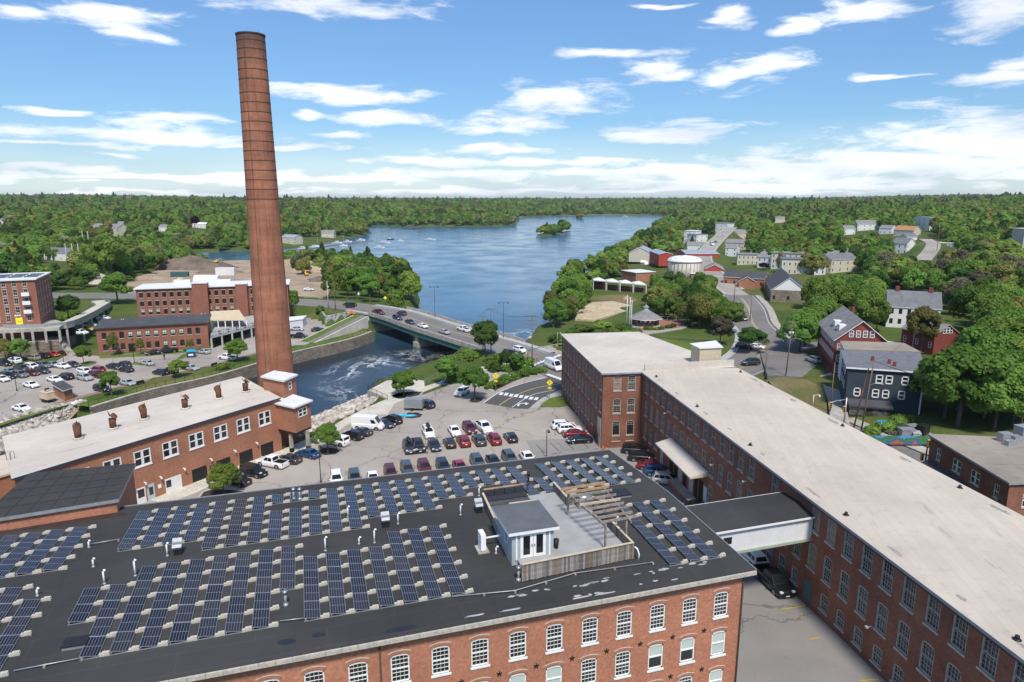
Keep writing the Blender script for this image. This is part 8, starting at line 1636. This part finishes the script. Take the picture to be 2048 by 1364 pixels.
for a in[('white motor boat alone in the middle of the estuary',860,480,13,'motor',80),('white motor boat nearest the headland trees',758,496,11,'motor',75),('long pale boat left of the dark one',768,486,13,'motor',90),('dark hulled sail boat by the long pale boat',781,479,9,'sail',85,'boat_navy'),('small white boat right of the mooring group',801,483,8,'motor',60),('white sail boat at the dock end',687,492,8,'sail',80),('white motor boat at the marina, left',606,498,10,'motor',95),('white motor boat at the marina, middle',628,495,9,'motor',95),('sail boat with tall mast at the marina',635,494,10,'sail',95),('white motor boat on the dock line',675,486,10,'motor',80),('white motor boat further along the dock line',695,484,10,'motor',80),('pale motor boat near the dock tip',722,481,10,'motor',80),('small far motor boat near the right shore',1250,433,14,'motor',90)]:boat(*a)
for i, pts in enumerate((((596,500),(640,494),(700,486),(745,481)),((590,504),(620,499)),((610,490),(660,486)))):
 o=thing('floating_dock','grey floating dock line at the marina, %s'%('longest','near short one','far short one')[i],'dock',P(*pts[0],WZ));mb=MB()
 for a, c in zip(pts[:-1],pts[1:]):mb.bar(P(*a,WZ+.3),P(*c,WZ+.3),2.2,.6)
 mb.build('deck','wood_weathered',o)
for i,(x,y)in enumerate(((1290,527),(1297,531),(1305,528),(1314,531),(1322,533),(1330,532))):
 q=ground_px(x,y);o=thing('stored_boat','white boat stored on land beside the red warehouse, %s from left'%ordw(i),'boat',q,'boats stored ashore',rz=.4*i);mb=MB();mb.tube([(-3.5,0,1.0),(-2.5,0,1.0),(1.5,0,1.0),(3.6,0,1.3)],[.9,1.2,1.1,.1],10);put('hull',mb.mesh('hull','boat_white' if i!=4 else 'blue_tarp'),o,local=True);mb=MB();[mb.box((x_,0,0),(.3,1.6,.5))for x_ in(-2,1)];put('cradle',mb.mesh('cradle','timber_pole'),o,local=True)
def person(label,x,y,z,head,top,legs):
 q=P(x,y,z);me=bpy.data.meshes.new('person');J=[(0,0,.95,.15),(0,0,1.2,.155),(0,0,1.42,.13),(0,0,1.53,.06),(0,-.01,1.66,.105),(0,-.005,1.76,.07),(.2,0,1.42,.065),(.26,-.02,1.15,.047),(.24,-.12,.92,.036),(-.2,0,1.42,.065),(-.26,-.02,1.15,.047),(-.24,-.1,.92,.036),(.1,0,.88,.1),(.11,-.06,.5,.068),(.12,.02,.1,.05),(.12,-.14,.04,.045),(-.1,0,.88,.1),(-.11,.02,.5,.068),(-.12,.12,.1,.05),(-.12,-.02,.04,.045)]
 me.from_pydata([j[:3]for j in J],[(0,1),(1,2),(2,3),(3,4),(4,5),(2,6),(6,7),(7,8),(2,9),(9,10),(10,11),(0,12),(12,13),(13,14),(14,15),(0,16),(16,17),(17,18),(18,19)],[]);o=put('person',me,None,q,R(head));tag(o,label,'person')
 sk=o.modifiers.new('skin','SKIN');o.modifiers.new('sub','SUBSURF').levels=1
 for v, j in zip(me.skin_vertices[0].data,J):v.radius=(j[3],j[3])
 me.skin_vertices[0].data[0].use_root=True
 m, N, L, b=nmat('clothes_'+top+legs);tc=N.new('ShaderNodeTexCoord');s_=N.new('ShaderNodeSeparateXYZ');L.new(tc.outputs['Object'],s_.inputs[0]);d_=N.new('ShaderNodeMath');d_.operation='DIVIDE';L.new(s_.outputs[2],d_.inputs[0]);d_.inputs[1].default_value=2.0
 cc={'dark':(0.03,0.032,0.04),'tan':(0.42,0.31,0.22),'grey':(.2,.2,.21)};r=ramp(N,L,d_.outputs[0],[(0,(.05,.05,.05)),(.05,cc[legs]),(.46,cc[legs]),(.465,cc[top]),(.755,cc[top]),(.76,(.48,.3,.22)),(.86,(.05,.03,.02))]);r.color_ramp.interpolation='CONSTANT';L.new(r.outputs[0],b.inputs['Base Color']);me.materials.append(m)
person('person in a dark top and tan trousers standing beside the black pickup',854,908,0,10,'dark','tan');person('person in dark clothes walking in the riverside lot',329,719,-1,60,'dark','dark')
# ================================================================ trees and shrubs
def crown_mesh(name,seed,rx,rz,zc,ncl,per,leaf,mat,cr=(.30,.46),rough=.55):
 rg=np.random.default_rng(seed);d=rg.normal(size=(ncl,3));d/=np.linalg.norm(d,axis=1)[:,None];d[:,2]=np.where(d[:,2]<-.55,-d[:,2],d[:,2])
 lump=1+.22*np.sin(3*np.arctan2(d[:,1],d[:,0])+seed)*np.sqrt(np.clip(1-d[:,2]**2,0,1))
 rr=rg.uniform(.42,.84,ncl)*lump;c=d*rr[:,None]*np.array([rx,rx,rz]);c[:,2]+=zc;R_c=rg.uniform(*cr,ncl)*rx;ctone=rg.uniform(0,1,ncl)
 n=ncl*per;ci=np.repeat(np.arange(ncl),per);e=rg.normal(size=(n,3));e/=np.linalg.norm(e,axis=1)[:,None];outw=d[ci]
 flip=(e*outw).sum(1)<-.25;e[flip]*=-1;rad=R_c[ci]*rg.uniform(.55,1.05,n)**.6
 p=c[ci]+e*rad[:,None]*np.array([1,1,.78]);nr_=.75*e+.35*outw+rough*rg.normal(size=(n,3))+np.array([0,0,.3]);nr_/=np.linalg.norm(nr_,axis=1)[:,None]
 a=np.cross(nr_,rg.normal(size=(n,3)));a/=np.linalg.norm(a,axis=1)[:,None]+1e-9;b=np.cross(nr_,a);s=leaf*rg.uniform(.6,1.3,n)[:,None];a=a*s*.5;b=b*s*.75
 V=np.stack([p-a*.35-b,p+a-b*.1,p+a*.2+b,p-a+b*.15],1).reshape(-1,3);F_=np.arange(n*4).reshape(-1,4)
 me=bpy.data.meshes.new(name);me.vertices.add(n*4);me.vertices.foreach_set('co',V.astype(np.float32).ravel());me.loops.add(n*4);me.loops.foreach_set('vertex_index',F_.astype(np.int32).ravel());me.polygons.add(n);me.polygons.foreach_set('loop_start',(np.arange(n)*4).astype(np.int32));me.update(calc_edges=True)
 tone=np.clip(.15+.5*ctone[ci]+.35*rg.uniform(0,1,n),0,1);at=me.attributes.new('leaf_tone','FLOAT','FACE');at.data.foreach_set('value',tone.astype(np.float32));me.materials.append(MAT[mat]);return me, c
def trunk_mesh(name,seed,h,r,cl,mat='bark'):
 rg=random.Random(seed);mb=MB();top=Vector((rg.uniform(-.2,.2),rg.uniform(-.2,.2),h));mid=Vector((rg.uniform(-.15,.15),rg.uniform(-.15,.15),h*.45));mb.tube([(0,0,-.4),(0,0,.25),mid,top],[r*1.35,r,r*.75,r*.25],8)
 for k in range(7):
  c=Vector(cl[(k*5)%len(cl)]);s=mid+(top-mid)*rg.uniform(0,.7);mb.tube([s,s+(c-s)*.5+Vector((0,0,-.2)),c],[r*.4,r*.25,r*.08],5)
 return mb.mesh(name,mat)
HI, MID, LO, SHR=[],[],[],[]
for k in range(6):
 shp=[(3.6,3.7,5.6),(3.9,3.2,5.4),(3.3,4.1,5.7),(4.2,3.4,5.5),(3.5,3.6,5.9),(3.8,3.9,5.5)][k]
 me, c=crown_mesh('crown',100+k,*shp,72,165,.30,'leaf_mid',(.20,.38));HI.append((me,trunk_mesh('trunk',k,7.4,.22,c)))
 me, c=crown_mesh('crown',200+k,*shp,46,75,.50,'leaf_mid',(.22,.42));MID.append((me,trunk_mesh('trunk',20+k,7.4,.22,c)))
for k in range(4):
 shp=[(3.7,3.6,5.6),(4.1,3.3,5.4),(3.4,4.2,5.8),(3.9,3.8,5.6)][k];me, c=crown_mesh('crown',300+k,*shp,26,34,.95,'leaf_mid',(.28,.46),rough=.22);LO.append((me,trunk_mesh('trunk',40+k,7.0,.25,c)))
for k in range(3):
 me, c=crown_mesh('foliage',400+k,1.0,.75,.62,24,60,.20,'leaf_mid',(.34,.5));SHR.append((me,trunk_mesh('stem',60+k,.9,.06,c)))
CONE=[]
for k in range(2):
 rg=np.random.default_rng(500+k);n=2600;t=rg.uniform(0,1,n)**.6;z=9.8-t*8.6;rad=(.15+2.3*t)*rg.uniform(.6,1.0,n)*(1+.12*np.sin(z*5));a=rg.uniform(0,6.283,n)
 p=np.stack([rad*np.cos(a),rad*np.sin(a),z-.1*rad],1);nr_=np.stack([np.cos(a)*.6,np.sin(a)*.6,np.full(n,.7)],1)+.5*rg.normal(size=(n,3));nr_/=np.linalg.norm(nr_,axis=1)[:,None];u=np.cross(nr_,rg.normal(size=(n,3)));u/=np.linalg.norm(u,axis=1)[:,None];v=np.cross(nr_,u);V=np.stack([p-u*.12-v*.35,p+u*.25,p+u*.1+v*.35,p-u*.25],1).reshape(-1,3)
 me=bpy.data.meshes.new('crown');me.from_pydata(V.tolist(),[],np.arange(n*4).reshape(-1,4).tolist());at=me.attributes.new('leaf_tone','FLOAT','FACE');at.data.foreach_set('value',rg.uniform(0,1,n).astype(np.float32));me.materials.append(MAT['leaf_deep']);CONE.append((me,trunk_mesh('trunk',80+k,9,.2,[(0,0,5)]*5)))
TN={'bright':'leaf_bright','mid':'leaf_mid','deep':'leaf_deep','olive':'leaf_olive','pale':'leaf_pale','brown':'leaf_brown','purple':'leaf_purple'}
TW={'bright':'bright green','mid':'green','deep':'dark green','olive':'olive green','pale':'pale flowering','brown':'grey brown thin leaved','purple':'dark purple'}
trnd=random.Random(5)
def tree(label,pos,h,w,tone,lod=None,group=None,name='broadleaf_tree',seed=None,cat='tree',pale_bark=False):
 dist=math.hypot(pos[0],pos[1]);lod=lod or('HI' if dist<250 else 'MID' if dist<520 else 'LO')
 me, tm={'HI':HI,'MID':MID,'LO':LO,'SHR':SHR,'CONE':CONE}[lod][(seed if seed is not None else trnd.randrange(99))%{'HI':6,'MID':6,'LO':4,'SHR':3,'CONE':2}[lod]]
 o=thing(name,label,cat,pos,group,rz=trnd.uniform(0,6.28));bz={'SHR':1.5,'CONE':10.0}.get(lod,10.0);bw={'SHR':2.4,'CONE':4.8}.get(lod,8.6);o.scale=(w/bw,w/bw,h/bz)
 c=put('crown' if lod!='SHR' else 'foliage',me,o,local=True);c.material_slots[0].link='OBJECT';c.material_slots[0].material=MAT[TN[tone]]
 t=put('trunk' if lod!='SHR' else 'stem',tm,o,local=True);return o
def ptree(label,x,y,ytop,wpx,tone,z=None,**k):
 q=P(x,y,z)if z is not None else ground_px(x,y);h=hat(x,ytop,q)-q.z;zc=q.y*CP+(CAMH-q.z)*SP;return tree(label,q,h,wpx/FPX*zc,tone,**k)
for a in[('small bright green tree on the kerb island by the bay tower',656,907,838,56,'bright',0.15),('small bright green tree on the mulch bed beside the workshop',448,992,922,64,'bright',0.15),('small round tree in the middle of the riverside lot',224,793,738,46,'bright',-1),('small round tree by the river path, left of the chimney',358,756,713,42,'bright',-1),('round green tree at the right end of the riverside lot',475,724,675,54,'bright',-1),('thin young tree on the lot island before the stair',168,729,685,32,'bright',-.9),('wide low tree at the left edge of the riverside lot',44,722,672,44,'bright',-1),('second wide low tree at the left frame edge',12,722,674,40,'olive',-1),('olive columnar tree before the slate roofed block, left',228,712,662,26,'olive',-1),('olive columnar tree before the slate roofed block, middle',282,709,672,20,'olive',-1),('olive columnar tree before the slate roofed block, right',381,702,676,15,'olive',-1),('young tree with airy crown on the viewing platform',808,792,738,64,'mid',.15),('spreading green tree left of the pool side path',893,770,708,60,'mid',.1),('bushy green tree beside the white SUV',950,800,722,66,'mid',.15),('dark dense tree behind the utility poles',970,715,636,66,'deep',.3),('small tree by the traffic signal',1036,742,703,40,'mid',.3),('small dark tree left of the traffic signal',1013,738,700,36,'deep',.3),('large round tree beside the approach road left of the long mill',236,608,540,74,'mid',3.2),('tall dark tree behind the building site road',225,560,458,72,'mid',4),('bushy tree beside the five storey factory',138,640,586,50,'deep',4.5),('tree at the right edge of the chimney',588,628,572,30,'mid',1.5),('street tree before the street bend',1498,706,648,68,'deep',2.0),('bare grey brown tree beside the park lawn',1440,690,630,56,'brown',2.2),('fresh green tree on the park lawn edge',1462,668,598,66,'mid',2.6),('golden green tree between white house and red cottage',1840,712,606,74,'olive',4.6),('rounded tree left of the white house',1752,668,600,40,'deep',5),('dark red tree on the left far hillside',390,456,432,24,'purple',14)]:
 lb, x, y, yt, w, t, z=a;ptree(lb,x,y,yt,w,t,z)
q=ground_px(1527,540);tree('purple shrub beside the narrow white house',q,4.5,7,'purple','MID',cat='shrub',name='shrub')
q=ground_px(1383,503);tree('dark conical evergreen among the white blocks',q,13,8,'deep','CONE',name='conifer_tree')
SHP=[(905,762,24,'mid'),(925,758,24,'mid'),(955,752,22,'deep'),(980,776,22,'bright'),(995,771,22,'mid'),(1010,764,22,'mid'),(1028,758,22,'bright'),(1048,752,22,'mid'),(1066,748,20,'mid'),(1084,744,18,'mid'),(1030,738,28,'bright'),(1055,733,28,'bright'),(1012,742,20,'mid'),(925,722,44,'bright'),(945,716,42,'bright'),(1000,722,38,'mid'),(985,735,30,'deep'),(990,742,24,'deep'),(1292,660,12,'mid'),(1302,661,12,'mid'),(1312,661,12,'mid'),(1322,660,12,'mid'),(1338,657,13,'deep'),(1346,655,12,'deep'),(1375,653,12,'deep'),(130,640,24,'bright'),(115,645,24,'bright'),(150,632,22,'mid'),(820,832,12,'bright'),(836,831,10,'bright'),(660,825,18,'bright'),(680,818,16,'bright'),(640,622,16,'mid'),(448,768,22,'bright'),(750,655,26,'mid'),(745,642,24,'mid'),(1160,705,30,'bright'),(1180,690,34,'mid'),(1130,690,26,'bright'),(1110,684,24,'mid'),(1145,672,30,'mid'),(1200,680,30,'mid'),(1225,668,32,'bright'),(1245,660,26,'mid'),(1170,662,34,'mid'),(1205,655,30,'bright'),(1255,672,22,'mid'),(1760,892,30,'mid'),(1745,872,30,'bright'),(1785,878,26,'pale'),(1775,862,40,'mid'),(1800,850,36,'bright'),(390,703,9,'mid'),(400,702,9,'mid'),(372,703,9,'mid')]
for i,(x,y,w,t)in enumerate(SHP):
 q=ground_px(x,y)if not(880<x<1100 and y>715)else P(x,y,.1)
 if x<460 and y>690 and y<710:q=P(x,y,-1)
 zc=q.y*CP+(CAMH-q.z)*SP;ww=w/FPX*zc
 tree('%s shrub, %s from the left among the shrubs'%(TW[t],ordw(sorted(SHP).index((x,y,w,t)))),q-Vector((0,0,.25)),min(ww*.8,2.6),ww*1.35,t,'SHR','shrubs','shrub',cat='shrub')
HB=[(a[0],b[0],max(a[1],b[1]),hh)for _,_,a,b,_,hh,*_r in HS]+[(1776,1882,668,12),(1858,1920,694,8),(1530,1606,598,10),(1447,1528,578,8),(1343,1409,562,15),(1408,1448,546,6),(1316,1440,520,8),(1255,1303,512,8),(1243,1292,562,6),(1186,1294,584,6),(1637,1775,745,14),(1684,1850,820,12),(88,142,525,8)]
for _l, _w in(ROADS['hill'][0],10),(ROADS['hill_road'][0],8),(ROADS['street'][0][14:],10):
 for _p in _l[::2]:
  _x, _y=proj(_p);_d=FPX/(_p.y*CP+30*SP);HB.append((_x-_w/2*_d,_x+_w/2*_d,_y,1))
HBN=np.array([h[:3]for h in HB])
def hides_np(x,y,zc,h,slack=1.0):
 r=np.zeros(x.shape,bool);hp_=h/zc*FPX*slack;mg=.32*hp_
 for xa, xb, yb in HBN:r|=(x>xa-mg)&(x<xb+mg)&(y-yb>-2)&(y-yb<hp_)
 return r
def hides(x,y,zc,h,slack=.95):
 mg=.3*h/zc*FPX
 for xa, xb, yb, hh in HB:
  if xa-mg<x<xb+mg and-2<y-yb<h/zc*FPX*slack:return True
 return False
STUFFW={}
def wood(poly,n,hr,wr,tones,phrase,group,seed,sep=0.62,zfix=None,check=True,stuff=False):
 rg=random.Random(seed);pp=np.array(poly,float);x0, y0=pp.min(0);x1, y1=pp.max(0);got=[];tries=0
 while len(got)<n and tries<n*60:
  tries+=1;x, y=rg.uniform(x0,x1), rg.uniform(y0,y1)
  if not inside_np(np.array([x]),np.array([y]),pp)[0]:continue
  q=P(x,y,zfix)if zfix is not None else ground_px(x,y);h=rg.uniform(*hr);w=h*rg.uniform(*wr);zc=q.y*CP+(CAMH-q.z)*SP
  if q.z<WZ+.4 or(check and hides(x,y,zc,h)):continue
  if any((q.x-g[2].x)**2+(q.y-g[2].y)**2<(sep*.5*(w+g[4]))**2 for g in got):continue
  got.append((x,y,q,h,w,rg.choice(tones)))
 got.sort(key=lambda g:g[0])
 if stuff:
  for x, y, q, h, w, t in got:STUFFW.setdefault((t,group),[]).append(((q.x,q.y,q.z-.15*h),(w/8.6,w/8.6,h*1.15/10)))
  return
 for i,(x,y,q,h,w,t)in enumerate(got):tree('%s tree %s, %s from the left'%(TW[t],phrase,ordw(i)),q-Vector((0,0,.14*h)),h*1.14,w,t,group=group)
 return len(got)
wood([(660,600),(690,560),(735,545),(800,556),(832,585),(838,612),(815,636),(760,612),(700,598)],34,(9,15),(.7,.95),['mid','mid','deep','bright','olive','pale'],'on the headland by the bridge','headland trees',31)
wood([(575,545),(640,530),(740,536),(800,552),(790,560),(700,548),(640,545),(600,552)],24,(9,13),(.7,.95),['mid','deep','olive','pale','mid'],'on the shore behind the building site','shore trees behind the site',32)
wood([(1086,655),(1094,612),(1135,572),(1180,575),(1175,610),(1140,640),(1110,665)],22,(8,12),(.75,1.0),['mid','bright','mid','olive'],'on the right shore below the clearing','right shore trees',33)
wood([(1170,548),(1240,508),(1262,512),(1240,530),(1190,556)],14,(7,11),(.7,.95),['mid','bright','deep'],'on the right shore near the pump house','right shore trees',34)
wood([(1180,590),(1270,595),(1300,600),(1300,612),(1270,606)],6,(5,7),(.8,1.0),['mid','deep'],'before the white canopies','right shore trees',35)
wood([(1300,612),(1340,590),(1400,585),(1452,600),(1472,640),(1450,672),(1400,660),(1345,646),(1310,638)],36,(8,13),(.75,1.0),['mid','mid','deep','olive','bright'],'in the park behind the gazebo','park trees',36)
wood([(1330,572),(1345,566),(1420,570),(1440,590),(1400,588),(1340,590)],10,(6,9),(.8,1.0),['mid','deep'],'below the water tank','park trees',37,check=False)
wood([(1545,690),(1555,640),(1605,618),(1700,612),(1742,640),(1745,668),(1640,662),(1625,700),(1590,712)],20,(13,18),(.75,.95),['mid','bright','mid','bright','mid'],'between stone hall and brick gable','big street trees',38,.5)
wood([(1866,848),(1880,822),(1940,808),(1965,760),(2048,730),(2100,800),(2060,870),(1960,866),(1885,862)],34,(12,17),(.8,1.05),['bright','mid','bright','mid'],'behind the corner shop','trees behind the corner shop',39,.36,check=False)
wood([(1925,740),(1930,680),(1990,640),(2060,620),(2090,720),(2040,745)],26,(12,17),(.8,1.05),['mid','bright','olive','mid'],'right of the red cottage','trees right of the cottage',40,.4)
wood([(1745,610),(1765,570),(1850,560),(1960,575),(2060,590),(2060,640),(1960,640),(1890,640),(1890,600),(1770,576)],34,(9,13),(.8,1.0),['mid','bright','olive','brown','mid','deep'],'behind the white house','trees behind the white house',41)
wood([(1650,590),(1640,560),(1740,552),(1760,580),(1740,610),(1680,608)],16,(9,13),(.75,1.0),['mid','deep','bright'],'left of the white house','trees behind the white house',42)
wood([(1740,555),(1840,530),(1960,520),(2060,530),(2060,588),(1900,570),(1780,565)],44,(9,13),(.8,1.05),['olive','brown','brown','bright','mid','olive'],'on the right slope','right slope trees',43,stuff=True)
wood([(1640,545),(1600,512),(1660,500),(1780,505),(1840,528),(1760,552),(1720,555)],30,(9,14),(.8,1.0),['mid','deep','mid','bright'],'behind the cream blocks','trees behind the cream blocks',44,stuff=True)
wood([(1500,505),(1495,470),(1560,462),(1680,470),(1700,500),(1600,510),(1540,508)],34,(11,16),(.8,1.0),['deep','mid','deep','mid','bright'],'on the wooded knoll','knoll trees',45,.55,stuff=True)
wood([(1298,512),(1300,482),(1325,462),(1366,470),(1366,500),(1340,505)],20,(10,15),(.8,1.0),['deep','mid','mid'],'on the shore beyond the boat shed','trees beyond the boat shed',46,stuff=True)
wood([(0,560),(40,530),(170,530),(200,552),(180,580),(130,585),(60,575)],26,(6,10),(.8,1.1),['mid','deep','bright'],'behind the five storey factory','left trees',47,stuff=True)
wood([(0,530),(0,490),(80,488),(88,520),(150,528),(180,500),(260,500),(300,525),(300,548),(255,555),(190,545),(90,532)],34,(9,14),(.75,1.0),['mid','deep','mid','bright'],'around the pump station','left trees',48,stuff=True)
wood([(260,540),(310,508),(345,522),(398,524),(395,530),(350,530),(300,552)],20,(9,14),(.7,.95),['mid','deep','brown','olive'],'along the left cove','left cove trees',49,stuff=True)
gn_cache={}
def forest(name,label,pts,scl,mat,lo,base=None):
 me=bpy.data.meshes.new(name);me.from_pydata([tuple(p)for p in pts],[],[]);at=me.attributes.new('size','FLOAT_VECTOR','POINT');at.data.foreach_set('vector',np.array(scl,np.float32).ravel());o=put(name,me);tag(o,label,'woodland');o['kind']='stuff'
 src=(base or LO[lo][0]).copy();src.materials.clear();src.materials.append(MAT[mat]);so=bpy.data.objects.new('forest_tree',src);COL.objects.link(so);p0=pts[0];so.location=p0;so.scale=scl[0];so.parent=o;so['kind']='stuff'
 ng=bpy.data.node_groups.new(name,'GeometryNodeTree');ng.interface.new_socket('Geometry',in_out='INPUT',socket_type='NodeSocketGeometry');ng.interface.new_socket('Geometry',in_out='OUTPUT',socket_type='NodeSocketGeometry');N, L=ng.nodes, ng.links
 gi, go=N.new('NodeGroupInput'), N.new('NodeGroupOutput');oi=N.new('GeometryNodeObjectInfo');oi.inputs[0].default_value=so;oi.inputs['As Instance'].default_value=True;ip=N.new('GeometryNodeInstanceOnPoints');na_=N.new('GeometryNodeInputNamedAttribute');na_.data_type='FLOAT_VECTOR';na_.inputs[0].default_value='size';rv=N.new('FunctionNodeRandomValue');rv.data_type='FLOAT_VECTOR';rv.inputs[0].default_value=(0,0,0);rv.inputs[1].default_value=(0,0,6.28)
 L.new(gi.outputs[0],ip.inputs['Points']);L.new(oi.outputs['Geometry'],ip.inputs['Instance']);L.new(rv.outputs[0],ip.inputs['Rotation']);L.new(na_.outputs['Attribute'],ip.inputs['Scale']);L.new(ip.outputs[0],go.inputs[0]);md=o.modifiers.new('trees','NODES');md.node_group=ng
fr_=np.random.default_rng(77);cand=[]
for r0, r1, sp_, sc_ in((330,700,7.5,.95),(700,1300,9.5,1.12),(1300,2400,13,1.4),(2400,5200,25,2.3)):
 n=int((r1**2-r0**2)*R(98)/2/sp_**2);rr=np.sqrt(fr_.uniform(r0**2,r1**2,n));aa=fr_.uniform(R(-49),R(49),n);cand.append(np.stack([rr*np.sin(aa),rr*np.cos(aa),np.full(n,sc_)],1))
cand=np.concatenate(cand);X_, Y_=cand[:,0], cand[:,1];iw=inside_np(X_,Y_,wpoly);dw=dist_np(X_,Y_,wpoly);ok=~iw&(dw>2.5+.002*np.hypot(X_,Y_))
for nm in('main','street','hill','hill_road','side'):ok&=dist_np(X_,Y_,[(p.x,p.y)for p in ROADS[nm][0][::2]],False)>ROADS[nm][1]/2+4
for z_ in(SITE,LLOT):ok&=~inside_np(X_,Y_,z_)
OPEN=[[(1140,660),(1140,620),(1180,585),(1300,585),(1310,640),(1290,660),(1250,668),(1180,650)],[(1270,520),(1345,510),(1450,515),(1470,540),(1560,570),(1540,600),(1470,590),(1300,560),(1240,560),(1245,530)],[(100,600),(100,575),(250,560),(290,600)],[(1355,505),(1360,480),(1480,470),(1490,500),(1440,512)],[(398,545),(398,504),(510,502),(512,545)],[(555,505),(560,480),(620,475),(690,470),(700,482),(620,505)]]
pts=[[]for _ in range(8)];scl=[[]for _ in range(8)]
C_=cand[ok];X_, Y_, S_=C_[:,0], C_[:,1], C_[:,2]
rr_g=np.hypot(X_,Y_);fi=np.clip((np.arctan2(X_,Y_)-ang[0])/(ang[1]-ang[0]),0,na-1.001);fj=np.clip(np.log(np.maximum(rr_g,14.01)/14)/(math.log(14000/14)/(nr-1)),0,nr-1.001)
i_, j_=fi.astype(int), fj.astype(int);u_, v_=fi-i_, fj-j_;Zg=Z.reshape(nr,na);Z_=(Zg[j_,i_]*(1-u_)+Zg[j_,i_+1]*u_)*(1-v_)+(Zg[j_+1,i_]*(1-u_)+Zg[j_+1,i_+1]*u_)*v_
zc_=Y_*CP+(CAMH-Z_)*SP;px_=CXP+FPX*X_/zc_;py_=CYP-FPX*(Y_*SP+(Z_-CAMH)*CP)/zc_;H_=11*S_*fr_.uniform(.62,1.32,len(X_))
keep=(Z_>WZ+.5)&(px_>-200)&(px_<2250)&~hides_np(px_,py_,zc_,H_)
for p in OPEN:keep&=~inside_np(px_,py_,np.array(p))
cellh=(np.floor(X_/55)*7919+np.floor(Y_/55)*104729).astype(np.int64)%8;KK=np.where(fr_.uniform(0,1,len(X_))<.45,np.abs(cellh),fr_.integers(0,8,len(X_)));WW=H_*fr_.uniform(.6,1.15,len(X_))/8.6
for k in range(8):
 s_=keep&(KK==k);pts[k]=list(zip(X_[s_],Y_[s_],Z_[s_]-.16*H_[s_]));scl[k]=list(zip(WW[s_],WW[s_],H_[s_]*1.16/10))
for ip, ih in ISLANDS[:2]:
 c=ip.mean(0)
 for _ in range(60 if ip is ISLANDS[0][0]else 12):
  j=fr_.integers(0,len(ip));f=fr_.uniform(0,.8);q=c+(ip[j]-c)*f;k=int(fr_.integers(0,8));h=fr_.uniform(8,15)*(1.4 if f<.8 and q[0]>c[0]+8 else 1);pts[k].append((q[0],q[1],-5.2));scl[k].append((h*.85/8.6,h*.85/8.6,h/10))
for k,(mt,nm)in enumerate((('leaf_mid','mid green'),('leaf_bright','light green'),('leaf_deep','dark green'),('leaf_bright','bright green'),('leaf_olive','olive green'),('leaf_mid','leaf green'),('leaf_bright','fresh green'),('leaf_pale','pale green'))):
 if mt=='leaf_pale':pts[k], scl[k]=pts[k][::5], scl[k][::5]
 cone=[i for i in range(len(pts[k]))if mt=='leaf_deep' and i%3==0]
 if cone:forest('far_conifers','distant dark pointed conifers scattered through the far woods',[pts[k][i]for i in cone],[(scl[k][i][0]*1.3,scl[k][i][1]*1.3,scl[k][i][2]*1.25)for i in cone],'leaf_deep',0,CONE[0][0])
 forest('far_woodland','distant %s crowns of the woods on the far banks'%nm,pts[k],scl[k],mt,k%4)
for i,((t,g),lst)in enumerate(sorted(STUFFW.items())):forest('slope_woodland','mass of %s crowns among the %s'%(TW[t],g),[a for a,b in lst],[b for a,b in lst],TN[t],0,MID[i%6][0])
print('FOREST',sum(len(p)for p in pts))
sheet('marsh',wpx([(1038,436),(1060,433.6),(1110,432.4),(1200,430.4),(1330,430.8),(1338,428.4),(1200,426.5),(1040,427.5)]),WZ+.35,'marsh')
m=bpy.data.materials.new('haze');m.use_nodes=True;N, L=m.node_tree.nodes, m.node_tree.links;N.clear();out=N.new('ShaderNodeOutputMaterial');pv=N.new('ShaderNodeVolumePrincipled');pv.inputs['Color'].default_value=(0.86,0.92,1.0,1);pv.inputs['Density'].default_value=0.00005;pv.inputs['Anisotropy'].default_value=0.2;L.new(pv.outputs[0],out.inputs['Volume'])
mb=MB();mb.box((0,6000,-9.5),(24000,16500,98));hz=mb.build('haze',m);hz['kind']='stuff';tag(hz,'thin pale summer haze over the valley','haze')
dups={k:v for k,v in LABELS.items()if len(v)>1}
if dups:print('DUPLABELS',len(dups),list(dups.items())[:6])
print('OBJ',len(bpy.data.objects),'TRIS',sum(len(m.polygons)*2*min(1,m.users)for m in bpy.data.meshes))
